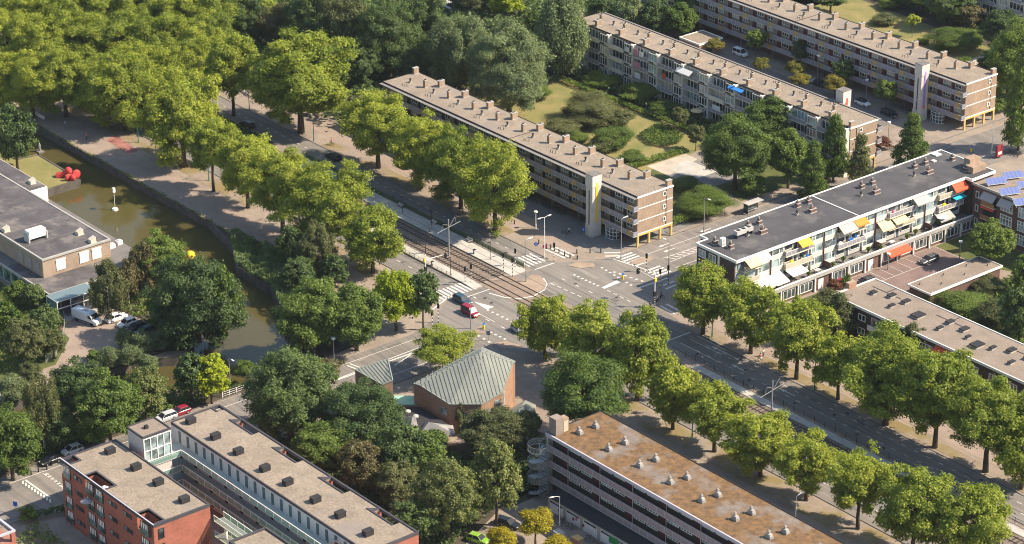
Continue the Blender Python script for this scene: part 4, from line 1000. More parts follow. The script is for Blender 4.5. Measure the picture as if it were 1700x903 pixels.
RGLASS = mesh_m('railing_glass', (0.22, 0.36, 0.30), 0.45)
H_ = thing('red_brick_flats', 'long red brick flats with white gallery front facing the glass-railed court, bottom left', 'apartment building', (60, -96, 0))
hu0, hu1, hv0, hv1 = 31.2, 88.2, -101.2, -91.2
MB().box(hu0, hu1, hv0, hv1 - 1.6, 0, fz - 0.5).build('wall', mat('render_white', (0.52, 0.50, 0.49), 0.8, var=0.06), H_)
w = MB(); hn = [(31.2, 33.2), (38.5, 44.0), (51.5, 57), (65.0, 70.5), (78.5, 84)]
prev = hu0
for a, b in hn:
    if a > prev: w.box(prev, a, hv1 - 1.597, hv1, 0, fz - 0.5)
    w.box(a, b, hv1 - 1.597, hv1 - 0.003, 0, fz - 2.4)
    prev = b
w.box(prev, hu1, hv1 - 1.597, hv1, 0, fz - 0.5); w.box(hu1 + 0.003, hu1 + 0.25, hv0, hv1, 0, fz - 0.5); w.build('red_brick_front', BRICKR, H_)
r = MB(); r.box(hu0 + 0.3, hu1 - 0.1, hv0 + 0.15, hv1 - 1.6, fz - 0.5, fz - 0.12); prev = hu0 + 0.3
for a, b in hn:
    if a > prev: r.box(prev, a, hv1 - 1.597, hv1 - 0.3, fz - 0.5, fz - 0.12)
    prev = b
r.box(prev, hu1 - 0.1, hv1 - 1.597, hv1 - 0.3, fz - 0.5, fz - 0.12)
hr = r.build('roof', GRAVEL, H_)
e = MB(); e.box(hu0, hu1 + 0.28, hv0 - 0.05, hv0 + 0.15, fz - 0.5, fz); e.box(hu0, hu1 + 0.28, hv1 - 0.3, hv1 + 0.05, fz - 0.5, fz + 0.05); e.box(hu0 - 0.05, hu0 + 0.3, hv0 + 0.15, hv1 - 0.3, fz - 0.5, fz + 0.05); e.box(hu1 - 0.1, hu1 + 0.28, hv0 + 0.15, hv1 - 0.3, fz - 0.5, fz)
for a, b in hn:
    e.box(a, b, hv1 - 1.9, hv1 - 1.6, fz - 0.5, fz + 0.03)
    if a > hu0 + 1: e.hexa([(a - 1.6, hv1 - 1.9, fz - .1), (a, hv1 - 1.9, fz - .1), (a, hv1 - 0.3, fz - .1), (a - 0.3, hv1 - 0.3, fz - .1), (a - 1.6, hv1 - 1.9, fz + .02), (a, hv1 - 1.9, fz + .02), (a, hv1 - 0.3, fz + .02), (a - 0.3, hv1 - 0.3, fz + .02)])
e.build('parapet', PF, H_)
for q in [(317, 702), (358, 728), (396, 753), (440, 781), (478, 804), (524, 833), (565, 858), (611, 888)]: rbox(hr, q, fz - 0.12)
for k in range(4):
    z = 0.3 + k * 2.85
    i = 0; x = 33.5
    while x < 87:
        if k == 3: put('hw', lambda: MB().box(0, 0.75, -0.05, 0, 0, 2.15, 0), GLASSG if False else mat('tall_pane', (0.085, 0.13, 0.13), 0.2, var=0.3, vs_=0.3), 'tall_window', H_, (x, hv0 - 0.01, z + 0.15))
        elif i % 2 == 0: put('hw2', lambda: MB().box(0, 0.8, -0.05, 0, 0, 2.1, 0), DARKW, 'door', H_, (x, hv0 - 0.01, z))
        else: put('hw3', lambda: MB().box(0, 0.8, -0.05, 0, 0, 1.1, 0), GLASS, 'window', H_, (x, hv0 - 0.01, z + 1.0))
        x += 2.55 if k == 3 else 2.3; i += 1
    if 0 < k:
        MB().box(hu0 + 2, hu1, hv0 - 2.2, hv0 - 0.003, z - 0.18, z).build('gallery_floor', mat('gallery_pale', (0.40, 0.42, 0.38), 0.7, var=0.08), H_)
        q = MB(); yr = hv0 - 2.2; q.box(hu0 + 6.5, hu1, yr - 0.02, yr + 0.02, z + 0.05, z + 1.0, 1); q.box(hu0 + 6.5, hu1, yr - 0.05, yr + 0.05, z + 1.0, z + 1.08, 0)
        xx = hu0 + 6.5
        while xx < hu1: q.box(xx, xx + 0.07, yr - 0.045, yr + 0.045, z, z + 1.0, 0); xx += 2.3
        # return along the end of the court
        q.box(hu0 + 6.4, hu0 + 6.45, fv1 + 0.1, yr, z + 0.05, z + 1.0, 1); q.box(hu0 + 6.36, hu0 + 6.49, fv1 + 0.1, yr, z + 1.003, z + 1.08, 0)
        q.build('glass_railing', [WHITE, RGLASS], H_)
        MB().box(hu0 + 2, hu0 + 6.4, fv1 + 0.06, hv0 - 2.203, z - 0.18, z).build('bridge_deck', MATS['gallery_pale'], H_)
# glazed stair tower standing in the court
S_ = thing('stair_tower', 'white stair tower with glazed front standing between the two red brick flats', 'tower', (35, -108, 0))
MB().box(32.6, 37.4, -110.6, -105.2, 0, 14.5).build('wall', mat('render_grey', (0.46, 0.43, 0.39), 0.8, var=0.06), S_)
MB().box(32.6, 37.4, -110.5, -105.3, 14.503, 14.62).build('roof', GRAVELB, S_)
e = MB(); e.box(32.5, 37.5, -110.75, -110.5, 14.45, 14.8); e.box(32.5, 37.5, -105.3, -105.1, 14.45, 14.8); e.box(32.4, 32.6, -110.75, -105.1, 14.45, 14.8); e.box(37.4, 37.6, -110.75, -105.1, 14.45, 14.8); e.build('roof_edge', PF, S_)
MB().box(34.6, 35.2, -108.6, -108.0, 14.62, 15.2).build('roof_vent', DARK, S_)
q = MB(); q.box(37.403, 37.5, -110.6, -105.2, 9.6, 14.2, 1)
for y in (-110.6, -109.3, -108.0, -106.7, -105.35): q.box(37.5, 37.62, y, y + 0.15, 9.5, 14.3, 0)
for z in (9.5, 11.8, 14.15): q.box(37.5, 37.61, -110.45, -105.35, z, z + 0.15, 0)
q.build('glazed_front', [WHITE, GLASSC], S_)
# galleries further down the court and the next block
T_ = thing('access_galleries', 'stack of pale access galleries with white railings beyond the red brick end wall', 'gallery', (72, -110, 0))
for z in (3.1, 6.0, 8.9):
    MB().box(59.9, 90, -111.5, -109.6, z - 0.18, z).build('gallery_floor', mat('gallery_cream', (0.55, 0.53, 0.40), 0.7), T_)
    q = MB()
    for yr in (-111.5, -109.6):
        q.box(59.9, 90, yr - 0.04, yr + 0.04, z + 1.0, z + 1.08, 0); q.box(59.9, 90, yr - 0.015, yr + 0.015, z + 0.1, z + 1.0, 1)
        xx = 60.0
        while xx < 90: q.box(xx, xx + 0.07, yr - 0.04, yr + 0.04, z, z + 1.0, 0); xx += 2.0
    q.build('railing', [WHITE, RGLASS], T_)
for x in (62, 70, 78, 86): put('gpost', lambda: MB().box(-0.12, 0.12, -0.12, 0.12, 0, 8.7), WHITE, 'gallery_post', T_, (x, -110.5, 0))
for lab, P_ in (('flat-roofed block with black edge cut off by the lower edge of the photo, left one', [(71.5, -116), (95, -116), (95, -109), (71.5, -109)]), ('flat-roofed block with black edge cut off by the lower edge of the photo, right one', [(82.2, -107.5), (100, -107.5), (100, -102.9), (82.2, -102.9)])):
    N_ = thing('flats', lab, 'apartment building', (*P_[0], 0))
    MB().prism(P_, 0, 11.5).build('wall', MATS['render_grey'], N_); x0, x1, y0, y1 = P_[0][0], P_[1][0], P_[0][1], P_[2][1]
    MB().box(x0 + .3, x1, y0 + .3, y1 - .3, 11.503, 11.7).build('roof', GRAVEL, N_)
    e = MB(); e.box(x0 - .1, x0 + .3, y0 - .1, y1 + .1, 11.3, 12); e.box(x0 + .3, x1, y0 - .1, y0 + .3, 11.3, 12); e.box(x0 + .3, x1, y1 - .3, y1 + .1, 11.3, 12); e.build('roof_edge', PF, N_)
K_ = thing('red_brick_flats', 'small corner of red brick flats at the lower left edge', 'apartment building', (40, -150, 0))
MB().box(28, 46.0, -165, -140.2, 0, 9.6).build('wall', BRICKR, K_)
MB().box(28.3, 42.7, -164, -143.2, 9.603, 9.7).build('roof', GRAVEL, K_)
e = MB(); e.box(28, 46.0, -140.5, -140.1, 11.3, 11.6); e.box(45.7, 46.05, -165, -140.5, 11.3, 11.6); e.box(42.7, 43.0, -165, -143.2, 9.603, 11.6); e.box(28, 42.7, -143.5, -143.2, 9.603, 11.6); e.build('parapet', PFL, K_)
e = MB(); e.box(45.4, 46.0, -140.9, -140.2, 9.6, 11.3); e.box(28, 28.6, -140.9, -140.2, 9.6, 11.3); e.box(36, 37, -140.6, -140.2, 9.6, 11.3); e.box(45.6, 46.0, -146, -145, 9.6, 11.3); e.build('corner_pillar', BRICKR, K_)
for z in (0.6, 3.6, 6.5): put('kwin', lambda: loggia(2.4)(), [DARKW, GLASSG, WHITE], 'balcony', K_, (46.01, -143.8, z), RZ['+x'])

# ------------------------------------------------------------------ church with seamed metal roof
def seam_roof(parent, pts, name='roof', step=0.75, dirv=None):
    """a planar or fan roof facet with raised standing seams running along dirv"""
    P = [Vector(p) for p in pts]; n = (P[1] - P[0]).cross(P[2] - P[0]).normalized()
    if n.z < 0: n = -n
    m = MB(); m.face([tuple(p + n * 0.02) for p in (P if (P[1] - P[0]).cross(P[2] - P[0]).z > 0 else P[::-1])], 0)
    d = Vector(dirv); d = (d - n * d.dot(n)).normalized(); c = d.cross(n).normalized()
    o0 = P[0]; pr = [((p - o0).dot(c), (p - o0).dot(d)) for p in P]
    lo, hi = min(p[0] for p in pr), max(p[0] for p in pr); x = lo + step * 0.5
    while x < hi:
        ys = []
        for i in range(len(pr)):
            (a, b), (e_, f_) = pr[i], pr[(i + 1) % len(pr)]
            if (a - x) * (e_ - x) < 0: ys.append(b + (f_ - b) * (x - a) / (e_ - a))
        if len(ys) >= 2:
            y0, y1 = min(ys), max(ys); q0 = o0 + c * x + d * y0 + n * 0.02; q1 = o0 + c * x + d * y1 + n * 0.02; h = n * 0.09; wv = c * 0.045
            m.hexa([q0 - wv, q1 - wv, q1 + wv, q0 + wv, q0 - wv + h, q1 - wv + h, q1 + wv + h, q0 + wv + h], 1)
        x += step
    m.build(name, [ZINC, ZINCS], parent)
CH = thing('church', 'faceted brick church with pale green-grey seamed metal roof by the junction', 'church', (45, -47, 0))
def a3(q, z): return (*at(q[0], q[1], z), z)
p7, p6, p5, p4, p3, p2 = a3((687, 637), 7.2), a3((697, 639), 7.2), a3((746.6, 671), 6.2), a3((799, 671), 6.2), a3((834, 651), 7.0), a3((851, 602), 9.0)
p1, pa, pb = a3((855, 600), 9.0), a3((797.5, 584.5), 11.0), a3((799.5, 576.5), 10.2)
poly = [p7, p6, p5, p4, p3, p2, p1, pb]
wl = MB()
for i in range(len(poly)):
    a, b = poly[i], poly[(i + 1) % len(poly)]
    wl.face([(a[0], a[1], 0), (b[0], b[1], 0), (b[0], b[1], b[2]), (a[0], a[1], a[2])])
wl.build('wall', BRICKC, CH)
dd = Vector(p4) - Vector(pa); dd = dd + (Vector(p5) - Vector(p6)) * 0.6
for tri in ((p6, p5, pa), (p5, p4, pa), (p4, p3, pa), (p3, p2, pa)): seam_roof(CH, tri, dirv=dd, step=0.72)
for tri in ((p7, p6, pa, pb), (pa, p2, p1), (pa, p1, pb)): seam_roof(CH, tri, dirv=Vector(pb) - Vector(pa) + Vector((0.1, 0.6, 0)), step=0.9, name='back_roof')
e = MB()
loop = [p7, p6, p5, p4, p3, p2, p1, pb]
for i in range(len(loop)):
    a, b = Vector(loop[i]), Vector(loop[(i + 1) % len(loop)]); e.tube([a + Vector((0, 0, -0.05)), b + Vector((0, 0, -0.05))], 0.16, 4)
e.tube([p6, pa], 0.07, 4); e.tube([pa, p2], 0.07, 4)
e.build('roof_edge', mat('lead_grey', (0.22, 0.23, 0.20), 0.6), CH)
def on_wall(a, b, t0, t1, z0, z1, m, name, parent, off=0.06):
    a, b = Vector((a[0], a[1], 0)), Vector((b[0], b[1], 0)); d = b - a; n = Vector((d.y, -d.x, 0)).normalized()
    if n.dot(Vector((*CAM.xy, 0)) - a) < 0: n = -n
    q0, q1 = a + d * t0, a + d * t1
    MB().hexa([q0 + Vector((0, 0, z0)), q1 + Vector((0, 0, z0)), q1 + n * off + Vector((0, 0, z0)), q0 + n * off + Vector((0, 0, z0)), q0 + Vector((0, 0, z1)), q1 + Vector((0, 0, z1)), q1 + n * off + Vector((0, 0, z1)), q0 + n * off + Vector((0, 0, z1))]).build(name, m, parent)
on_wall(p6, p5, 0.72, 0.9, 3.6, 5.0, GLASSC, 'window', CH); on_wall(p4, p3, 0.62, 0.9, 3.4, 5.8, GLASSC, 'window', CH); on_wall(p4, p3, 0.15, 0.4, 3.4, 4.8, GLASSC, 'window', CH)
on_wall(p3, p2, 0.08, 0.2, 3.6, 6.4, GLASSC, 'window', CH); on_wall(p5, p4, 0.2, 0.6, 3.6, 4.6, GLASS, 'window', CH)
CT = thing('bell_tower', 'small brick tower with sloping seamed metal roof left of the church', 'tower', (34, -59, 0))
q0, q1, q2, q3 = a3((589.4, 613.6), 8.6), a3((644, 596), 9.6), a3((652, 631.5), 8.4), a3((634.6, 638.5), 7.8)
wl = MB(); T4 = [q0, q1, q2, q3]
for i in range(4):
    a, b = T4[i], T4[(i + 1) % 4]; wl.face([(a[0], a[1], 0), (b[0], b[1], 0), b, a])
wl.build('wall', BRICKC, CT)
seam_roof(CT, (q0, q1, q3), dirv=Vector(q3) - Vector(q0) + Vector(q2) - Vector(q1), step=0.6); seam_roof(CT, (q1, q2, q3), dirv=Vector(q3) - Vector(q0) + Vector(q2) - Vector(q1), step=0.6)
e = MB()
for i in range(4): e.tube([T4[i], T4[(i + 1) % 4]], 0.13, 4)
e.build('roof_edge', MATS['lead_grey'], CT)
LK = thing('link_building', 'low link with bright green copper roof between the small tower and the church', 'link building', (38, -57, 0))
P4 = [at(648, 657, 3.0), at(689, 657, 3.0), at(694, 672, 3.0), at(652, 672, 3.0)]
MB().prism(P4, 0, 2.9).build('wall', BRICKC, LK); MB().prism(P4, 2.903, 3.05).build('roof', COPPER, LK)
AX = thing('church_annex', 'low annex with pitched slate roofs and round skylights in front of the church', 'annex', (48, -62, 0))
P4 = [at(668, 676, 3.0), at(700, 676, 3.0), at(745, 705, 3.0), at(740, 745, 3.0), at(660, 745, 3.0)]
MB().prism(P4, 0, 2.9).build('wall', BRICKC, AX); rr_ = MB().prism(P4, 2.903, 3.02).build('roof', mat('felt_black', (0.03, 0.028, 0.03), 0.9), AX)
def hip(parent, pts, ridge, z0, z1, m):
    b = [a3(p, z0) for p in pts]; r0, r1 = a3(ridge[0], z1), a3(ridge[1], z1); q = MB()
    q.face([b[0], b[1], r1, r0]); q.face([b[1], b[2], r1]); q.face([b[2], b[3], r0, r1]); q.face([b[3], b[0], r0]); q.build('pitched_roof', m, parent)
hip(AX, [(668, 690), (690, 692), (700, 732), (665, 740)], ((684, 692), (680, 728)), 3.03, 4.4, SLATE)
hip(AX, [(706, 700), (752, 706), (756, 722), (690, 730)], ((712, 700), (728, 706)), 3.03, 5.0, mat('slate_pale', (0.25, 0.235, 0.215), 0.8, var=0.12))
for q in ((677, 683), (690, 691)):
    p = at(*q, 3.1); put('dome', lambda: MB().tube([(0, 0, 0), (0, 0, 0.25), (0, 0, 0.4)], [0.55, 0.52, 0.25], 16), GREYP, 'round_skylight', AX, (p[0], p[1], 3.02))
XB = thing('garden_pavilion', 'low pavilion with pale green hipped roof right of the church', 'pavilion', (54, -44, 0))
P4 = [at(838, 684, 2.6), at(872, 664, 2.6), at(890, 672, 2.6), at(886, 692, 2.6), at(850, 700, 2.6)]
MB().prism(P4, 0, 2.55).build('wall', BRICKC, XB)
q = MB(); ap = a3((873, 663), 4.2); B5 = [(*p, 2.6) for p in P4]; ap = (sum(p[0] for p in P4) / 5, sum(p[1] for p in P4) / 5, 4.0)
for i in range(5): q.face([B5[i], B5[(i + 1) % 5], ap])
q.build('roof', ZINC, XB)

# ------------------------------------------------------------------ flat-roofed museum by the canal
M_ = thing('museum', 'flat-roofed brick building with bitumen roofs along the canal, left edge', 'museum', (-65, -72, 0))
lz, hz = 3.8, 7.9
P = [(-100.5, -58.45), (-46.0, -58.45), (-43.2, -66), (-43.2, -82.2), (-150, -82.2), (-150, -60), (-100.5, -60)]
MB().prism(P, 0, lz - 0.25).build('wall', BRICK, M_)
MB().prism([(-100.5, -58.2), (-45.8, -58.2), (-42.9, -66), (-42.9, -82.5), (-150, -82.5), (-150, -60), (-100.5, -60)], lz - 0.247, lz).build('roof', WOODD, M_)
MB().prism([(-60, -65.5), (-43.2, -65.5), (-43.2, -82.2), (-60, -82.2)], lz + 0.003, lz + 0.02).build('felt_roof', BITUM2, M_)
e = MB(); e.box(-150, -42.8, -82.8, -82.55, lz - 0.3, lz + 0.14); e.box(-42.85, -42.6, -82.8, -66, lz - 0.3, lz + 0.14); e.build('roof_edge', CONC, M_)
MB().box(-150, -50.2, -79.6, -64.0, lz + 0.003, hz - 0.1).build('upper_wall', mat('brick_pale', (0.3, 0.22, 0.16), 0.9, extra=brick_extra([(0.36, 0.265, 0.19), (0.31, 0.225, 0.16)], mortar=(0.3, 0.24, 0.19))), M_)
ur = MB().box(-150, -50.4, -79.4, -64.2, hz - 0.097, hz).build('upper_roof', BITUM2, M_)
e = MB(); e.box(-150, -50.0, -79.75, -79.4, hz - 0.3, hz + 0.1); e.box(-50.4, -50.0, -79.4, -63.85, hz - 0.3, hz + 0.1); e.box(-150, -50.4, -64.2, -63.85, hz - 0.3, hz + 0.1); e.build('upper_roof_edge', CONC, M_)
MB().box(-110.6, -83.8, -63.2, -58.9, lz + 0.003, 7.2).build('white_box', WHITE, M_)
wb = MB().box(-150, -84.0, -74, -59.1, 7.9 if False else 7.203, 7.32).build('white_box_roof', BITUM2, M_)
for a in (-58, -66.5, -75): MB().box(a, a + 0.12, -79.3, -64.3, hz + 0.003, hz + 0.03).build('roof_seam', CONCD, ur)
for a in (-55, -65, -75, -88): MB().box(a, a + 0.1, -63.6, -58.4, lz + 0.003, lz + 0.03).build('deck_seam', CONCD, M_)
p = at(60, 397, hz)
put('ahu', lambda: MB().box(-0.9, 0.9, -1.9, 1.9, 0.7, 2.3, 0).box(-1.05, -0.9, -2.1, -1.8, 0, 2.0, 0).box(-1.05, 1.05, 1.9, 2.2, 0, 1.6, 1).box(-1.05, 1.05, -2.2, -1.9, 0, 1.6, 1), [WHITE, GREYP], 'air_handling_unit', ur, (p[0], p[1], hz), 0)
for q in ((132, 389), (153, 402), (10, 384)):
    p = at(*q, hz); put('cowl', lambda: MB().prism([(-0.6, -0.6), (0.6, -0.6), (0.6, 0.6), (-0.6, 0.6)], 0, [0.7, 0.7, 1.2, 1.2]).box(-0.7, 0.7, -0.7, 0.7, 0, 0.2), mat('cowl_beige', (0.50, 0.45, 0.36), 0.7), 'roof_cowl', ur, (p[0], p[1], hz))
p = at(53, 304, 7.35); o = put('cowl', None, None, 'roof_cowl', wb, (p[0], p[1], 7.32))
for y in (-76.6, -71.2, -68.3): put('shut', lambda: MB().box(0, 2.1, -0.1, 0, 0, 2.1, 0).box(-0.1, 2.2, -0.14, 0, 2.1, 2.4, 0), WHITE, 'roller_shutter', M_, (-50.18, y, lz + 0.8), RZ['+x'])
for x in (-60.0, -56.6, -53.4): put('shut2', lambda: MB().box(0, 1.9, -0.08, 0, 0, 2.2, 0), mat('shutter_grey', (0.3, 0.26, 0.24), 0.8), 'shutter', M_, (x, -79.62, lz + 0.7), 0)
for k in range(12): put('mglass', lambda: win_mesh(2.9, 2.9, 1, mf=GREYP, mg=GLASSG, fr=0.12), [GREYP, GLASSG], 'glass_wall', M_, (-46.4 - k * 3.1, -82.23, 0.2))
for q in ((178, 414), (186, 411), (198, 405)):
    p = at(*q, lz); put('hvac', lambda: MB().box(-0.5, 0.5, -0.6, 0.6, 0, 0.8).tube([(0, 0, 0.8), (0, 0, 1.0)], 0.35, 10), WHITE, 'roof_unit', M_, (p[0], p[1], lz))
# glazed entrance
e = MB(); x0, x1, y0, y1 = -42.6, -38.6, -83.4, -74.6; hzz = 3.9
for x in (x0, x1):
    for y in (y0, -80.4, -77.5, y1): e.box(x - .08, x + .08, y - .08, y + .08, 0, hzz, 0)
for a in (hzz - .1, hzz - 1.6): e.box(x1 - .07, x1 + .07, y0, y1, a, a + .14, 0)
e.box(x0, x1, y0 - .08, y0 + .08, hzz - .1, hzz + .06, 0); e.box(x0, x1, y1 - .08, y1 + .08, hzz - .1, hzz + .06, 0); e.box(x0 - .08, x0 + .08, y0, y1, hzz - .1, hzz + .06, 0)
e.box(x0, x1, y0, y1, hzz + .061, hzz + .1, 1); e.box(x0, x1, y0 - .02, y0 + .02, .1, hzz - .1, 1); e.box(x1 - .02, x1 + .02, -80.4, y1, .1, hzz - .1, 2); e.box(x0, x1, y1 - .02, y1 + .02, .1, hzz - .1, 1)
e.build('glass_entrance', [WHITE, mat('canopy_glass', (0.13, 0.18, 0.19), 0.2), GLASS], M_)
MB().box(x0, x1 + 1.5, y0, y1, 0.03, 0.07).build('entrance_floor', CONC, M_)

# small transformer building between the rear blocks
TB = thing('substation', 'small flat-roofed brick substation between the two rear blocks', 'shed', (-70, 118, 0))
MB().box(-74.5, -67.5, 114.3, 121.8, 0, 3.0).build('wall', BRICKC, TB); MB().box(-74.4, -67.6, 114.4, 121.7, 3.003, 3.1).build('roof', GRAVEL, TB)
e = MB(); e.box(-74.7, -67.3, 114.1, 114.4, 2.8, 3.2); e.box(-74.7, -67.3, 121.7, 122, 2.8, 3.2); e.box(-74.7, -74.4, 114.4, 121.7, 2.8, 3.2); e.box(-67.6, -67.3, 114.4, 121.7, 2.8, 3.2); e.build('roof_edge', WHITE, TB)
MB().box(-67.5, -67.45, 116.5, 118.5, 0, 2.2).build('door', GREENR, TB)
# flats at the top right corner
TR = thing('balcony_flats', 'pale balcony flats peeping in at the top right corner', 'apartment building', (-30, 185, 0))
MB().box(-110, -24, 186, 197, 0, 11.4).build('wall', CREAM, TR)
MB().box(-110, -24, 186, 197, 11.403, 11.5).build('roof', GRAVEL, TR)
for k, x in enumerate((-26, -34.7, -43.5, -52.2)):
    for z in (0.3, 3.0, 5.8, 8.6):
        put('bwin2', None, None, 'window', TR, (x - 5, 185.95, z + 0.05)); put('bal', None, None, 'balcony', TR, (x - 5.3, 184.7, z)) if z > 1 else None
        put('bwin', None, None, 'window', TR, (x - 8.3, 185.9, z + 0.55))

# ------------------------------------------------------------------ foliage
def leaf_mat(name, c1, c2, trans=0.35):
    m = bpy.data.materials.new(name); m.use_nodes = True; nt = m.node_tree
    for n in list(nt.nodes): nt.nodes.remove(n)
    out = nt.nodes.new('ShaderNodeOutputMaterial'); mx = nt.nodes.new('ShaderNodeMixShader')
    df = nt.nodes.new('ShaderNodeBsdfPrincipled'); tr = nt.nodes.new('ShaderNodeBsdfTranslucent')
    df.inputs['Roughness'].default_value = 0.55; df.inputs['Specular IOR Level'].default_value = 0.25
    at_ = nt.nodes.new('ShaderNodeAttribute'); at_.attribute_name = 'rnd'
    oi = nt.nodes.new('ShaderNodeObjectInfo')
    a = nt.nodes.new('ShaderNodeMath'); a.operation = 'MULTIPLY_ADD'; nt.links.new(oi.outputs['Random'], a.inputs[0]); a.inputs[1].default_value = 0.45; a.inputs[2].default_value = -0.22
    b = nt.nodes.new('ShaderNodeMath'); b.operation = 'ADD'; nt.links.new(a.outputs[0], b.inputs[0]); nt.links.new(at_.outputs['Fac'], b.inputs[1])
    c = ramp(nt, b.outputs[0], [(0.0, c1), (1.0, c2)])
    nt.links.new(c, df.inputs['Base Color'])
    c3 = mixc(nt, 1.0, c, (0.95, 1.08, 0.6), 'MULTIPLY'); nt.links.new(c3, tr.inputs['Color'])
    mx.inputs[0].default_value = trans
    nt.links.new(df.outputs[0], mx.inputs[1]); nt.links.new(tr.outputs[0], mx.inputs[2]); nt.links.new(mx.outputs[0], out.inputs[0])
    MATS[name] = m; return m
LM = {
    'plane': leaf_mat('leaves_plane', (0.128, 0.182, 0.023), (0.40, 0.415, 0.052), 0.43),
    'planed': leaf_mat('leaves_plane_deep', (0.108, 0.16, 0.023), (0.35, 0.375, 0.052), 0.42),
    'dark': leaf_mat('leaves_dark', (0.036, 0.072, 0.025), (0.145, 0.195, 0.055), 0.33),
    'green': leaf_mat('leaves_green', (0.052, 0.10, 0.021), (0.20, 0.255, 0.046), 0.40),
    'lime': leaf_mat('leaves_lime', (0.20, 0.27, 0.016), (0.42, 0.45, 0.028), 0.45),
    'autumn': leaf_mat('leaves_autumn', (0.09, 0.11, 0.022), (0.29, 0.235, 0.035), 0.36),
    'yellow': leaf_mat('leaves_yellow', (0.22, 0.20, 0.015), (0.48, 0.38, 0.025), 0.45),
    'olive': leaf_mat('leaves_olive', (0.075, 0.092, 0.032), (0.195, 0.20, 0.075), 0.38),
    'willow': leaf_mat('leaves_willow', (0.085, 0.12, 0.048), (0.24, 0.28, 0.125), 0.38),
    'pale': leaf_mat('leaves_pale_tips', (0.05, 0.082, 0.024), (0.25, 0.26, 0.075), 0.34),
    'hazel': leaf_mat('leaves_brownish', (0.07, 0.07, 0.03), (0.18, 0.15, 0.06), 0.33),
    'reed': leaf_mat('leaves_reed', (0.11, 0.16, 0.06), (0.24, 0.30, 0.13), 0.35),
    'red': leaf_mat('leaves_red', (0.10, 0.035, 0.02), (0.22, 0.09, 0.04), 0.3),
}
def leaf_object_mesh(pos, nrm, size, seed, mname, elong=1.5, vval=None):
    """many leaf-sized quads as one mesh"""
    g = np.random.default_rng(seed); n = len(pos)
    nrm = nrm / (np.linalg.norm(nrm, axis=1, keepdims=True) + 1e-9)
    r = g.normal(size=(n, 3)); t = np.cross(nrm, r); t /= (np.linalg.norm(t, axis=1, keepdims=True) + 1e-9); b = np.cross(nrm, t)
    s = size * g.uniform(0.6, 1.25, size=(n, 1)) if not hasattr(size, 'shape') else size * g.uniform(0.6, 1.25, size=(n, 1))
    t = t * s * elong * 0.5; b = b * s * 0.5
    bend = nrm * s * 0.18
    v = np.stack([pos - t, pos - b * 0.9 + bend, pos + t, pos + b * 0.9 + bend], 1).reshape(-1, 3)
    me = bpy.data.meshes.new('crown'); me.vertices.add(4 * n); me.vertices.foreach_set('co', v.astype(np.float32).ravel())
    me.loops.add(4 * n); me.loops.foreach_set('vertex_index', np.arange(4 * n, dtype=np.int32))
    me.polygons.add(n); me.polygons.foreach_set('loop_start', np.arange(0, 4 * n, 4, dtype=np.int32))
    a = me.attributes.new('rnd', 'FLOAT', 'FACE')
    rv = g.uniform(0, 1, n) * 0.55 + (vval if vval is not None else 0.2)
    a.data.foreach_set('value', rv.astype(np.float32))
    me.update(calc_edges=True); me.materials.append(LM[mname]); return me
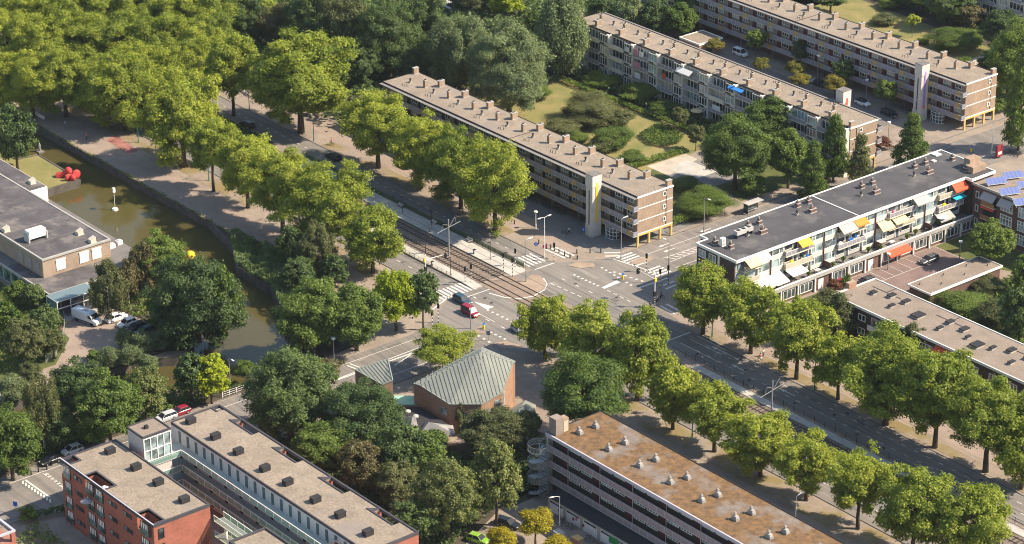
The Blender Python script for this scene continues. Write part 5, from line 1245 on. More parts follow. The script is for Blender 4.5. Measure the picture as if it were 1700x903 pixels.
# kind: clumps, clump radius, leaf size (m), leaves per m2 of r^2, squash of clumps (x,z), profile
KIND = {
    'plane':  dict(m='plane', nc=170, cr=0.15, ls=0.42, dens=330, cz=0.85, prof='dome', cut=-0.9, lumpy=0.26),
    'planed': dict(m='planed', nc=170, cr=0.15, ls=0.42, dens=330, cz=0.85, prof='dome', cut=-0.9, lumpy=0.26),
    'dark':   dict(m='dark', nc=170, cr=0.155, ls=0.42, dens=360, cz=0.8, prof='ball', cut=-0.9, lumpy=0.14),
    'oval':   dict(m='pale', nc=190, cr=0.145, ls=0.40, dens=380, cz=0.85, prof='egg', cut=-0.9, lumpy=0.12),
    'grey':   dict(m='willow', nc=170, cr=0.15, ls=0.34, dens=480, cz=0.85, prof='ball', cut=-0.9, lumpy=0.16),
    'green':  dict(m='green', nc=160, cr=0.16, ls=0.42, dens=350, cz=0.8, prof='ball', cut=-0.85, lumpy=0.15),
    'lime':   dict(m='lime', nc=80, cr=0.19, ls=0.4, dens=420, cz=0.85, prof='egg', cut=-0.85, lumpy=0.12),
    'autumn': dict(m='autumn', nc=60, cr=0.24, ls=0.3, dens=700, cz=0.8, prof='ball', cut=-0.8, lumpy=0.12),
    'yellow': dict(m='yellow', nc=55, cr=0.24, ls=0.32, dens=620, cz=0.8, prof='ball', cut=-0.8, lumpy=0.15),
    'olive':  dict(m='olive', nc=140, cr=0.16, ls=0.36, dens=420, cz=0.8, prof='ball', cut=-0.8, lumpy=0.16),
    'hazel':  dict(m='hazel', nc=70, cr=0.19, ls=0.4, dens=260, cz=0.8, prof='ball', cut=-0.8, lumpy=0.2),
    'sparse': dict(m='plane', nc=75, cr=0.17, ls=0.34, dens=330, cz=0.8, prof='ball', cut=-0.7, lumpy=0.26),
    'column': dict(m='green', nc=110, cr=0.24, ls=0.36, dens=620, cz=0.5, prof='cone', cut=-1.0, lumpy=0.1),
    'columno': dict(m='olive', nc=110, cr=0.24, ls=0.34, dens=520, cz=0.5, prof='cone', cut=-1.0, lumpy=0.1),
    'poplar': dict(m='willow', nc=130, cr=0.2, ls=0.42, dens=420, cz=1.1, prof='egg', cut=-1.0, lumpy=0.12, hue='dark'),
    'willow': dict(m='willow', nc=90, cr=0.17, ls=0.38, dens=420, cz=1.7, prof='dome', cut=-0.9, lumpy=0.16, weep=0.5),
    'birch':  dict(m='olive', nc=80, cr=0.14, ls=0.28, dens=520, cz=2.3, prof='egg', cut=-0.9, lumpy=0.2, weep=0.6),
    'hbirch': dict(m='hazel', nc=60, cr=0.15, ls=0.3, dens=380, cz=2.0, prof='egg', cut=-0.9, lumpy=0.25, weep=0.6),
    'shrub':  dict(m='green', nc=60, cr=0.25, ls=0.3, dens=500, cz=0.7, prof='dome', cut=-0.9, lumpy=0.24),
    'shrubo': dict(m='olive', nc=60, cr=0.25, ls=0.3, dens=500, cz=0.7, prof='dome', cut=-0.9, lumpy=0.28),
    'shrubw': dict(m='willow', nc=60, cr=0.24, ls=0.3, dens=600, cz=0.8, prof='ball', cut=-0.9, lumpy=0.1),
    'shrubr': dict(m='red', nc=50, cr=0.25, ls=0.3, dens=420, cz=0.7, prof='dome', cut=-0.9, lumpy=0.15),
}
CROWN = {}
def crown_mesh(kind, r, var):
    cls = min((1.5, 3.0, 4.5, 6.5, 9.0, 12.0), key=lambda c: abs(math.log(c / r)))
    key = (kind, cls, var)
    if key in CROWN: return CROWN[key]
    K = KIND[kind]; g = np.random.default_rng(abs(hash((len(kind) * 131 + ord(kind[0]) * 7 + ord(kind[-1]) * 3, int(cls * 10), var))) % (2**31))
    nc = int(K['nc'] * (cls / 6.0) ** 0.7) + 14; cr = K['cr'] * (6.0 / cls) ** 0.22
    # clump centres
    d = g.normal(size=(nc * 3, 3)); d /= np.linalg.norm(d, axis=1, keepdims=True)
    d = d[d[:, 2] > K['cut']][:nc]; nc = len(d)
    rad = (1 - cr * 0.9) * g.uniform(0.12, 1.0, size=(nc, 1)) ** 0.33
    ph = g.uniform(0, 6.28, 6)
    az = np.arctan2(d[:, 1], d[:, 0])
    lump = 1 + K['lumpy'] * (np.sin(az * 2 + ph[0]) * 0.5 + np.sin(az * 3 + d[:, 2] * 3 + ph[1]) * 0.6 + np.sin(az * 5 - d[:, 2] * 5 + ph[2]) * 0.4) + g.normal(size=nc) * 0.05
    c = d * rad * lump[:, None]
    if K['prof'] == 'dome': c[:, :2] *= np.where(c[:, 2:3] > 0, 1.0, 1.0 + 0.25 * c[:, 2:3]); c[:, 2] *= np.where(c[:, 2] < 0, 0.95, 0.95)
    if K['prof'] == 'egg': c[:, :2] *= (1.0 - 0.28 * np.clip(c[:, 2:3], -1, 1))
    if K['prof'] == 'cone':
        z = g.uniform(-0.95, 0.98, nc); prof = np.clip(1 - ((z + 1) / 2) ** 1.6, 0.04, 1) * np.clip((z + 1.25) / 0.45, 0.3, 1)
        a_ = g.uniform(0, 6.283, nc); q = prof * np.sqrt(g.uniform(0.15, 1, nc)) * 0.85; c = np.stack([np.cos(a_) * q, np.sin(a_) * q, z], 1); cr = cr * 0.9
    n = int(K['dens'] * cls * cls * 2.2) if K['prof'] != 'cone' else int(K['dens'] * cls * cls * 1.3)
    n = min(n, 130000)
    cs = g.uniform(0.65, 1.3, nc) * cr
    w = cs ** 2; idx = g.choice(nc, n, p=w / w.sum())
    e = g.normal(size=(n, 3)); e /= np.linalg.norm(e, axis=1, keepdims=True)
    e[:, 2] = np.where(e[:, 2] < -0.2, -e[:, 2] * 0.6, e[:, 2])
    rr = g.uniform(0.35, 1.0, size=(n, 1)) ** 0.5
    off = e * rr * cs[idx][:, None] + g.normal(size=(n, 3)) * cr * 0.22; off[:, 2] *= K['cz'] if K['cz'] <= 1.2 else 1.0
    if K.get('weep'):
        hang = g.uniform(0, 1, n) ** 1.3 * K['cz'] * cs[idx]; off[:, 2] -= hang; off[:, :2] *= (1 - 0.3 * (hang / (K['cz'] * cs[idx] + 1e-6)))[:, None]
    elif K['cz'] > 1: off[:, 2] += g.uniform(-.5, .5, n) * K['cz'] * cs[idx]
    pos = c[idx] + off
    # a few stray sprays break the outline
    k = n // 9; sidx = g.choice(n, k); pos[sidx] += e[sidx] * g.uniform(0.02, 0.11, size=(k, 1))
    out = c[idx] / (np.linalg.norm(c[idx], axis=1, keepdims=True) + 1e-6)
    nrm = e * 0.9 + out * 0.35 + np.array([0, 0, 0.55]) + g.normal(size=(n, 3)) * 0.75
    vv = np.clip(0.08 + 0.32 * g.uniform(0, 1, nc)[idx], 0, 1)
    size = K['ls'] * 0.72 / cls * (1.0 + 0.3 * (cls > 10))
    me = leaf_object_mesh(pos, nrm, size, 5 + var, K['m'], 1.8 if K.get('weep') else 1.45, vv)
    CROWN[key] = me; return me
TRUNKM = {}
def trunk_mesh(var, m, slim):
    key = (var, m.name, slim)
    if key in TRUNKM: return TRUNKM[key]
    g = random.Random(var * 17 + slim); q = MB(); tr = 0.052 if not slim else 0.035
    lean = [(g.uniform(-.02, .02), g.uniform(-.02, .02)) for _ in range(5)]
    P = [(0, 0, 0), (lean[0][0], lean[0][1], 0.3), (lean[1][0], lean[1][1], 0.6), (lean[2][0] * 2, lean[2][1] * 2, 0.9), (lean[3][0] * 4, lean[3][1] * 4, 1.25)]
    q.tube(P, [tr * 1.35, tr, tr * 0.88, tr * 0.6, tr * 0.2], 9)
    for i in range(8):
        a = i * 2.4 + g.uniform(-.4, .4); z0 = 0.5 + 0.06 * i; L = g.uniform(0.4, 0.65)
        q.tube([(0, 0, z0), (L * 0.35 * math.cos(a), L * 0.35 * math.sin(a), z0 + 0.14), (L * math.cos(a + .2), L * math.sin(a + .2), z0 + 0.38)], [tr * 0.5, tr * 0.34, tr * 0.1], 6)
    me = None; o = q.build('trunk', m, None, smooth=True); me = o.data; bpy.data.objects.remove(o)
    TRUNKM[key] = me; return me
_tc = {}
def tree_at(kind, x, y, r, rv, zc, label, name='tree', cat='tree', group=None, trunk=True, slim=False, rot=None):
    i = _tc.get(kind, 0); _tc[kind] = i + 1; nv = 5 if kind in ('plane', 'dark') else 3
    t = thing(name, label, cat, (x, y, 0), (rnd.uniform(0, 6.28) if rot is None else rot), group)
    o = bpy.data.objects.new('crown', crown_mesh(kind, r, i % nv)); scene.collection.objects.link(o); adopt(o, t)
    o.location = (0, 0, zc); o.scale = (r, r, rv)
    if trunk:
        m = BARKW if 'birch' in kind else BARK
        o = bpy.data.objects.new('trunk', trunk_mesh(i % 3, m, slim)); scene.collection.objects.link(o); adopt(o, t); o.scale = (r if r > 2 else 2.2, r if r > 2 else 2.2, zc)
    return t
NAMES = {'plane': ('plane_tree', 'tree'), 'planed': ('plane_tree', 'tree'), 'willow': ('willow_tree', 'tree'), 'birch': ('birch_tree', 'tree'), 'hbirch': ('birch_tree', 'tree'), 'poplar': ('poplar_tree', 'tree'),
         'column': ('conical_tree', 'tree'), 'columno': ('conical_tree', 'tree'), 'shrub': ('shrub', 'shrub'), 'shrubo': ('shrub', 'shrub'), 'shrubw': ('shrub', 'shrub'), 'shrubr': ('shrub', 'shrub')}
def T(kind, cx, top, bot, w, base, label, group=None, slim=False):
    """crown outline read off the photograph (pixels), turned into a tree of real size standing on the ground"""
    name, cat = NAMES.get(kind, ('leafy_tree', 'tree')); cy = (top + bot) / 2; hh = (bot - top) / 2
    z = 8.0
    for _ in range(6):
        x, y = at(cx, cy, z) if base is None else at(cx, base, 0)
        s = scl(x, y, z); r = w / 2 / s
        q = (hh / s) ** 2 - (0.419 * r) ** 2
        rv = max(math.sqrt(q) / 0.908 if q > 0 else 0.45 * r, 0.42 * r)
        if base is None: z = rv * 0.93 + (0 if cat == 'shrub' else (1.2 if r < 3.2 else 2.4))
        else: z = max((base - cy) / (s * 0.908), rv * 0.8)
    return tree_at(kind, x, y, r * (1.11 if kind in ('plane', 'planed') else 1.05), rv * (1.17 if kind in ('plane', 'planed') else 1.06), z * 0.985, label, name, cat, group, trunk=(cat != 'shrub'), slim=slim)

# ------------------------------------------------------------------ trees
GP = 'plane trees along the avenue'
FOR = 'plane trees of the dense canopy'
for a in [(40, -30, 80, 100), (100, -25, 75, 105), (165, -30, 70, 105), (230, -35, 65, 105), (295, -25, 75, 110), (360, -25, 75, 105), (10, 20, 115, 100), (70, 30, 130, 105), (130, 25, 125, 110), (195, 20, 120, 110), (258, 18, 118, 105), (325, 22, 120, 105),
          (-5, 85, 175, 100), (50, 88, 185, 100), (105, 80, 185, 105), (235, 70, 165, 105), (300, 62, 160, 100), (290, 105, 200, 90), (415, -20, 60, 90)]:
    T('plane', a[0], a[1], a[2], a[3], None, 'tall plane tree among the dense yellow-green canopy filling the upper left', FOR)
T('plane', 165, 105, 195, 80, None, 'low-hanging plane tree at the canal edge of the canopy, its crown over the shaded quay')
T('plane', 205, 85, 208, 125, 216, 'plane tree with visible trunk just behind the red paving on the quay', GP)
T('plane', 305, 122, 268, 132, 277, 'tall plane tree standing alone between the red quay paving and the near carriageway', GP)
T('plane', 388, 55, 165, 85, 192, 'bright yellow-green plane tree beside the green lamp post at the upper crossing', GP)
T('plane', 500, 58, 198, 168, 220, 'largest broad plane tree beside the upper crossing with a thick dark trunk', GP)
T('planed', 350, 20, 110, 95, None, 'darker plane tree at the right side of the upper left canopy')
T('plane', 355, 198, 285, 80, 318, 'plane tree furthest up the avenue in the row between promenade and near carriageway', GP)
T('plane', 412, 218, 325, 100, 345, 'second plane tree from the upper end in the row beside the tram stop', GP)
T('plane', 470, 245, 360, 115, 385, 'plane tree with a wide crown hiding the upper end of the tram stop', GP)
T('plane', 540, 275, 400, 130, 417, 'plane tree covering the middle of the tram stop, trunk beside the willow', GP)
T('plane', 619, 345, 445, 102, 453, 'plane tree at the lower end of the tram stop row nearest the junction', GP)
T('plane', 628, 155, 258, 122, 279, 'plane tree in front of the far end of the yellow-strip flats', GP)
T('plane', 698, 188, 300, 112, 313, 'plane tree second from the far end in the row before the yellow-strip flats', GP)
T('plane', 765, 215, 335, 112, 346, 'plane tree third in the row before the yellow-strip flats, above the silver car', GP)
T('plane', 822, 240, 375, 125, 384, 'plane tree nearest the junction in the row before the yellow-strip flats', GP)
for a, l in [((1167, 440, 540, 110, 554), 'nearest the junction'), ((1246, 462, 570, 105, 587), 'second from the junction'), ((1322, 495, 602, 108, 629), 'third from the junction'), ((1391, 552, 650, 88, 663), 'fourth from the junction'),
             ((1470, 552, 685, 158, 705), 'fifth from the junction and the broadest'), ((1552, 575, 708, 128, 743), 'sixth, in front of the red awning'), ((1636, 625, 745, 145, 783), 'seventh from the junction'), ((1695, 700, 805, 90, 812), 'eighth, cut by the right edge')]:
    T('plane', *a, 'plane tree in the row below the shop flats, ' + l, GP)
for a, l in [((1117, 598, 700, 88, 713), 'nearest the junction'), ((1186, 632, 732, 105, 750), 'second from the junction'), ((1262, 680, 780, 108, 791), 'third from the junction'), ((1338, 715, 812, 102, 831), 'fourth from the junction'),
             ((1424, 742, 850, 105, 878), 'fifth from the junction'), ((1515, 775, 900, 130, 925), 'sixth, large at the lower edge'), ((1608, 800, 920, 125, 950), 'last at the lower right corner')]:
    T('plane', *a, 'plane tree between the mossy-roofed flats and the tracks, ' + l, GP)
T('plane', 905, 488, 592, 88, 594, 'plane tree at the junction beside the half-hidden silver car', GP)
T('planed', 985, 508, 625, 120, 640, 'large plane tree covering the tracks at the lower side of the junction', GP)
T('planed', 1058, 520, 650, 110, 665, 'plane tree between the tracks and the round dark green tree', GP)
T('green', 968, 582, 705, 148, 742, 'big round dark green tree directly behind the mossy-roofed flats')
T('sparse', 737, 538, 612, 112, 625, 'small open-crowned tree beside the church roof')
T('lime', 658, 440, 540, 82, 549, 'bright lime-green tree beside the near zebra crossing')
T('dark', 703, 445, 525, 55, 548, 'dark green tree half hidden behind the bright lime-green tree')
T('green', 520, 462, 580, 120, 590, 'broad green tree on the canal bank left of the lime-green tree')
T('green', 592, 468, 575, 110, 582, 'broad green tree between the canal bank tree and the lime-green tree')
T('birch', 527, 362, 450, 70, None, 'pale weeping tree on the quay below the tram stop')
T('dark', 485, 375, 440, 50, None, 'dark bushy tree left of the pale weeping tree')
T('dark', 555, 420, 470, 50, None, 'low dark tree right of the pale weeping tree by the cycle path')
T('dark', 495, 425, 475, 60, None, 'dark tree at the water edge below the pale weeping tree')
# canal left bank
T('dark', 330, 424, 588, 152, 568, 'huge dark green tree overhanging the canal with the yellow ball above it')
T('green', 262, 388, 470, 95, None, 'leafy tree beside the museum deck at the canal')
T('green', 365, 440, 560, 75, None, 'green tree with drooping edge over the water, right of the huge dark one')
T('hbirch', 240, 395, 480, 55, None, 'brownish weeping birch behind the museum entrance')
T('birch', 178, 428, 520, 68, None, 'weeping birch with white trunk directly above the white van', slim=True)
T('hbirch', 212, 430, 500, 45, None, 'thin brown birch between the two weeping birches', slim=True)
T('green', 272, 480, 545, 52, 545, 'small green tree beside the parked white cars')
T('dark', 24, 172, 270, 75, None, 'round dense tree at the left edge above the museum roof')
# below the court
for a, k, l in [((210, 545, 585, 38), 'shrubw', 'grey-green shrub nearest the cars'), ((238, 545, 590, 42), 'shrubw', 'grey-green shrub between two others below the car court'), ((266, 545, 585, 36), 'shrubw', 'grey-green shrub at the right end of the group by the car court'),
                ((180, 575, 615, 42), 'shrubw', 'grey-green shrub at the left side of the car court'), ((215, 568, 612, 46), 'shrubw', 'pale willow shrub in the middle below the car court'), ((245, 585, 620, 38), 'shrubw', 'willow shrub by the brown canal water'),
                ((156, 578, 602, 28), 'shrub', 'fresh green shrub beside the paved court')]: T(k, *a, None, l)
T('dark', 132, 598, 692, 105, None, 'large dark green tree below the paved court')
T('green', 180, 622, 735, 115, None, 'tall green tree behind the red brick flats')
T('birch', 68, 615, 738, 72, None, 'weeping olive-coloured tree with long hanging branches, lower left')
T('shrubw', 22, 622, 675, 55, None, 'grey-green bushy willow at the left edge')
T('green', 22, 672, 788, 112, 797, 'bright round tree beside the lower left road')
T('dark', 105, 690, 745, 60, None, 'dark low tree behind the white car on the left road')
T('oval', 240, 605, 692, 80, None, 'round tree with pale leaf tips between canal and street')
T('dark', 315, 585, 655, 62, None, 'dark tree left of the yellowish tree by the bridge')
T('lime', 352, 588, 655, 62, 670, 'yellow-green small tree beside the bridge railing')
T('shrub', 405, 596, 628, 36, None, 'pale bush beside the bridge at the water')
T('shrub', 40, 530, 0, 1, None, 'x') if False else None
for a, k, l in [((12, 500, 570, 55), 'green', 'leafy tree at the left edge near the museum'), ((38, 528, 600, 70), 'olive', 'olive round tree inside the museum garden'), ((75, 505, 560, 52), 'dark', 'dark tree in the museum garden beside the glass entrance'), ((55, 470, 510, 42), 'dark', 'small round tree before the museum glass wall'), ((25, 465, 505, 40), 'green', 'small tree furthest left before the museum glass wall'),
                ((88, 545, 590, 45), 'olive', 'spiky olive shrub tree by the garden fence')]: T(k, *a, None, l)
T('shrubo', 95, 495 + 25, 545, 30, None, 'yellowish palm-like shrub beside the glass entrance')
T('shrub', 60, 555, 600, 34, None, 'low bush inside the curved fence')
T('olive', 50, 600, 640, 40, None, 'thin young tree on the path at the left edge', slim=True)
# centre bottom
T('dark', 480, 580, 728, 155, None, 'large dark green tree left of the bell tower')
T('dark', 600, 632, 752, 140, None, 'large dark green tree directly below the bell tower')
T('hazel', 540, 590, 640, 60, None, 'small thin-leaved tree between the street and the bell tower')
T('green', 535, 700, 785, 100, None, 'green tree beside the long gravel roof')
T('hazel', 598, 725, 815, 85, None, 'tree with brown-yellow leaf tips behind the long gravel roof')
T('dark', 665, 700, 800, 95, None, 'dark tree below the slate annex roofs')
T('green', 705, 715, 795, 85, None, 'grey-green tree in front of the slate annex')
T('olive', 660, 765, 835, 80, None, 'olive tree low between the long roof and the dense trees')
T('oval', 745, 752, 878, 108, 900, 'dense oval tree with pale tips and visible trunk, bottom centre')
T('oval', 825, 722, 852, 92, 872, 'dense oval tree right of the other oval one, bottom centre')
T('olive', 815, 672, 752, 110, None, 'loose grey-green tree in front of the church wall')
T('birch', 764, 660, 712, 38, None, 'slender pale birch in front of the church window', slim=True)
T('dark', 690, 825, 900, 85, None, 'shaded tree at the lower edge beside the last gravel roof')
T('olive', 872, 690, 745, 60, None, 'olive bush tree right of the church')
T('dark', 790, 800, 850, 50, None, 'dark low tree between the two dense oval trees')
T('green', 560, 690, 740, 70, None, 'green tree wedged between the two large dark trees')
T('yellow', 889, 842, 890, 60, 905, 'small yellow-green tree beside the white lamp at the storage doors')
T('yellow', 835, 870, 915, 52, 925, 'small yellow tree at the lower edge next to the green car')
T('yellow', 925, 885, 925, 55, 935, 'small yellow tree at the lower edge by the brick box')
T('shrub', 48, 838, 868, 34, None, 'round dark shrub beside the corner flats, lower left')
# upper middle
T('willow', 762, 14, 145, 115, None, 'silvery willow at the head of the garden, left of the grey-green one')
T('grey', 845, 38, 188, 146, None, 'large grey-green tree beside the roof end of the yellow-strip flats')
T('willow', 820, 20, 110, 70, None, 'silvery willow rising behind the large grey-green tree')
T('poplar', 935, -22, 120, 88, None, 'tall dark poplar beside the far end of the balcony flats')
T('green', 885, 15, 62, 40, None, 'small green tree between willow and poplar')
for a, k, l in [((470, 0, 75, 85), 'hazel', 'brownish tree behind the largest plane tree'), ((415, -10, 70, 70), 'dark', 'dark tree left of the brownish tree'), ((520, -30, 90, 90), 'dark', 'dark tree at the top edge above the largest plane tree'), ((575, -10, 110, 90), 'olive', 'pale-tipped tree at the top edge left of the cedar'),
                ((640, 0, 130, 110), 'dark', 'broad cedar-like tree above the far end of the yellow-strip flats'), ((700, -15, 90, 85), 'dark', 'dark tree between the cedar-like tree and the willow'), ((600, 60, 140, 80), 'dark', 'dark tree in the shade below the pale-tipped tree'), ((545, 75, 150, 70), 'green', 'mid-green tree behind the plane tree crowns'),
                ((690, 70, 130, 70), 'dark', 'dark tree at the roof corner of the yellow-strip flats'), ((560, 95, 142, 45), 'willow', 'small weeping willow in the shade of the dark trees'), ((780, -40, 20, 70), 'olive', 'olive tree at the top edge right of the white boats'), ((840, -30, 25, 60), 'lime', 'yellow-green tree at the top edge beside the dry path')]: T(k, *a, None, l)
for a, k, l in [((1000, -10, 40, 55), 'dark', 'first dark tree behind the balcony flats roof'), ((1045, -10, 50, 60), 'willow', 'pale willow behind the balcony flats roof'), ((1090, -5, 55, 65), 'dark', 'second dark tree behind the balcony flats roof'), ((1130, 5, 60, 55), 'green', 'green tree near the substation'), ((975, 40, 100, 40), 'poplar', 'slim poplar at the end wall of the balcony flats'), ((1150, -20, 30, 60), 'dark', 'dark tree at the top edge near the far gallery end')]: T(k, *a, None, l)
# garden between the flats
for a, k, l in [((985, 150, 215, 105), 'shrubo', 'large olive thicket in the middle of the lawn'), ((1020, 205, 250, 70), 'shrub', 'dense green thicket beside the chimney row, garden side'), ((935, 190, 230, 70), 'shrubo', 'olive thicket nearest the roof'), ((1050, 248, 272, 46), 'shrub', 'dark bush at the lower end of the thickets'), ((955, 172, 200, 46), 'shrubo', 'small thicket at the upper lawn'), ((1030, 178, 215, 50), 'shrubo', 'olive thicket reaching out over the lawn'), ((1000, 222, 255, 50), 'shrubo', 'pale thicket between the two green ones'), ((960, 215, 240, 40), 'shrub', 'low green thicket against the roof line'),
                ((1000, 118, 150, 60), 'shrub', 'dark shrubs against the balconies, far end'), ((1060, 135, 170, 70), 'shrub', 'dark shrubs against the balconies, middle'), ((1105, 165, 195, 60), 'shrub', 'dark shrubs against the balconies, near end'), ((1020, 125, 145, 26), 'shrub', 'yellow-green ball bush below the laundry balcony'),
                ((885, 135, 165, 60), 'shrub', 'clipped hedge at the top of the lawn'), ((1140, 290, 320, 55), 'shrub', 'bushes beside the sandpit near the end wall'), ((1170, 320, 352, 95), 'shrub', 'long clipped hedge beside the cross street'), ((1145, 325, 345, 40), 'shrubr', 'reddish shrub beside the yellow posts')]: T(k, *a, None, l)
T('olive', 1128, 178, 208, 30, 218, 'small pale tree on the lawn near the balcony flats', slim=True); T('olive', 1155, 205, 240, 32, 250, 'second small pale tree on the lawn edge', slim=True)
T('green', 1222, 190, 305, 118, None, 'large green tree left of the sandpit trees, before the balcony flats'); T('green', 1275, 160, 240, 95, None, 'large green tree touching the balcony facade')
T('green', 1310, 215, 300, 70, None, 'green tree right of the two large garden trees')
T('column', 1348, 240, 328, 58, 332, 'conical tree by the sidewalk, leftmost of three at the end wall'); T('column', 1383, 195, 288, 56, 302, 'tall conical tree in front of the brick end wall')
T('columno', 1427, 228, 302, 48, 318, 'ragged conical tree right of the end wall'); T('column', 1511, 192, 276, 66, 290, 'broad conical tree behind the dark roof of the shop flats')
T('shrub', 1250, 290, 325, 50, None, 'low bushes beside the bus shelter')
# court of the purple strip flats
for a, k, l in [((1254, 48, 82, 34, 100), 'green', 'young dark tree by the white car in the rear court'), ((1328, 66, 102, 34, 118), 'dark', 'dark round young tree in the middle of the rear court'), ((1398, 98, 135, 40, 150), 'dark', 'dark young tree near the lamp in the rear court'), ((1470, 132, 168, 36, 185), 'green', 'young tree beside the dark car in the rear court'),
                ((1262, 94, 118, 30, 124), 'autumn', 'yellow-tinted small tree, first along the rear roof edge'), ((1320, 100, 128, 36, 134), 'autumn', 'yellow-tinted small tree, second along the rear roof edge'), ((1327, 120, 143, 34, 150), 'autumn', 'yellow-tinted small tree in front of the second one'), ((1385, 123, 156, 40, 162), 'autumn', 'yellow-tinted small tree, third along the rear roof edge'), ((1187, 63, 86, 30, 92), 'autumn', 'yellow-tinted bush tree beside the substation')]: T(k, *a, l, slim=True)
T('shrubr', 1462, 225, 250, 34, None, 'brownish shrub beside the bicycle stand')
# upper right
T('shrub', 1585, 40, 90, 80, None, 'dense dark shrub mound on the rear lawn'); T('shrub', 1618, 55, 80, 34, None, 'green hedge block right of the shrub mound'); T('hazel', 1609, 3, 48, 46, 50, 'round olive-brown tree on the rear lawn', slim=True)
T('shrubo', 1470, 22, 42, 44, None, 'flowering pale shrub bed on the rear lawn'); T('sparse', 1514, 22, 50, 26, 62, 'bare-looking young tree on the rear lawn', slim=True); T('shrub', 1532, 62, 74, 22, None, 'small round bush at the roof edge on the rear lawn')
for a, k, l in [((1690, 35, 160, 105), 'green', 'large green tree at the top right edge'), ((1660, 15, 80, 60), 'dark', 'dark tree below the corner balcony flats'), ((1580, -25, 35, 80), 'dark', 'dark tree at the top edge, left of the olive-brown tree'), ((1650, 75, 130, 55), 'dark', 'dark tree beside the pale rear path'), ((1530, -30, 12, 70), 'green', 'green tree cut by the top edge above the rear lawn'), ((1380, -20, 12, 60), 'dark', 'dark tree behind the roof of the purple-strip flats')]: T(k, *a, None, l)
T('column', 1690, 90, 235, 62, 250, 'tall narrow dark tree at the right edge by the street'); T('shrub', 1655, 160, 190, 36, None, 'bright shrub beside the purple-strip end wall')
T('shrub', 1475, 0, 10, 40, None, 'hedge block at the top edge of the rear lawn')
# right garden
T('green', 1645, 365, 432, 75, None, 'green tree in front of the corner flats windows'); T('olive', 1385, 480, 560, 92, None, 'grey-olive tree at the corner of the dark brick flats'); T('sparse', 1322, 490, 540, 42, None, 'thin grey tree below the shop windows', slim=True)
T('birch', 1515, 530, 605, 70, None, 'weeping tree in front of the brown gravel roof', slim=True); T('shrub', 1585, 490, 560, 0.1, None, 'x') if False else None
for a, k, l in [((1600, 478, 525, 85), 'shrub', 'dense bushes behind the garage row, left part'), ((1655, 495, 550, 80), 'shrubo', 'loose bushes behind the garage row, right part'), ((1640, 455, 490, 60), 'shrubo', 'yellowish bushes next to the garage wall'), ((1695, 470, 570, 70), 'dark', 'dark tree at the right edge behind the garages'), ((1700, 420, 480, 50), 'green', 'green tree at the right edge beside the corner flats'), ((1665, 545, 590, 60), 'shrub', 'shaded bushes along the white roof edge'), ((1545, 478, 505, 34), 'shrub', 'small bush by the garage corner'),
                ((1385, 462, 485, 26), 'shrubr', 'dark red bush by the shop wall'), ((1405, 455, 480, 18), 'shrub', 'slim green bush by the white shop door'), ((1350, 500, 540, 50), 'shrub', 'bushes left of the grey-olive tree')]: T(k, *a, None, l)

# ------------------------------------------------------------------ reeds, hedges and ground cover
def cover(name, label, cat, poly, h, dens, mname, ls, kind='stuff', seed=1, hnoise=0.4, upright=False):
    """leafy mass over a ground polygon"""
    g = np.random.default_rng(seed); P = np.array(poly); x0, y0 = P.min(0); x1, y1 = P.max(0)
    area = 0.5 * abs(np.dot(P[:, 0], np.roll(P[:, 1], 1)) - np.dot(P[:, 1], np.roll(P[:, 0], 1))); n = int(area * dens)
    pts = np.zeros((0, 2))
    while len(pts) < n:
        c = g.uniform((x0, y0), (x1, y1), size=(n * 2, 2)); ins = np.zeros(len(c), bool); j = len(P) - 1
        for i in range(len(P)):
            xi, yi, xj, yj = *P[i], *P[j]
            ins ^= ((yi > c[:, 1]) != (yj > c[:, 1])) & (c[:, 0] < (xj - xi) * (c[:, 1] - yi) / (yj - yi + 1e-12) + xi); j = i
        pts = np.vstack([pts, c[ins]])
    pts = pts[:n]
    hm = h * (1 + hnoise * (np.sin(pts[:, 0] * 1.1 + 1) * np.sin(pts[:, 1] * 1.3) * 0.6 + np.sin(pts[:, 0] * 0.45 + pts[:, 1] * 0.6) * 0.5))
    z = hm * g.uniform(0.25, 1.0, n) ** 0.5
    nrm = g.normal(size=(n, 3)) * 0.7 + np.array([0, 0, 0.7 if not upright else 0.1])
    if upright: nrm[:, 2] *= 0.2
    c0 = P.mean(0)
    me = leaf_object_mesh(np.column_stack([pts[:, 0] - c0[0], pts[:, 1] - c0[1], z]), nrm, ls, seed, mname, 1.5 if not upright else 2.4, 0.15 + 0.25 * (np.sin(pts[:, 0] * 0.8) * np.sin(pts[:, 1] * 0.7) > 0))
    o = bpy.data.objects.new(name, me); scene.collection.objects.link(o); o.location = (c0[0], c0[1], 0)
    return tag(o, label, cat, kind=kind)
cover('reeds', 'green reeds and waterside plants along the quay in front of the canal', 'reeds', [(-50, -35), (-44, -33.2), (-30, -32.5), (-14, -35), (0, -40), (6, -50), (3, -57), (-5, -50.8), (-14, -47.3), (-24, -43.3), (-37, -42.8), (-46, -37.8)], 1.9, 30, 'reed', 0.36, seed=3, upright=True)
cover('undergrowth', 'dark undergrowth below the trees of the upper left canopy', 'undergrowth', [(-300, -8), (-92, -8), (-92, 2), (-300, 2)], 0.5, 5, 'green', 0.5, seed=4)
cover('undergrowth', 'shrubby undergrowth under the tall trees beyond the flats', 'undergrowth', [(-330, 20), (-140, 14), (-86, 18), (-83, 36), (-82, 100), (-80, 112), (-90, 170), (-330, 170)], 3.0, 3.2, 'dark', 0.85, seed=5)
cover('undergrowth', 'leafy undergrowth around the church trees', 'undergrowth', [(28, -90), (27, -70), (34, -63), (48, -64), (58, -57), (74, -44), (74, -60), (78, -74), (88, -88), (60, -90)], 1.4, 5, 'dark', 0.5, seed=6)
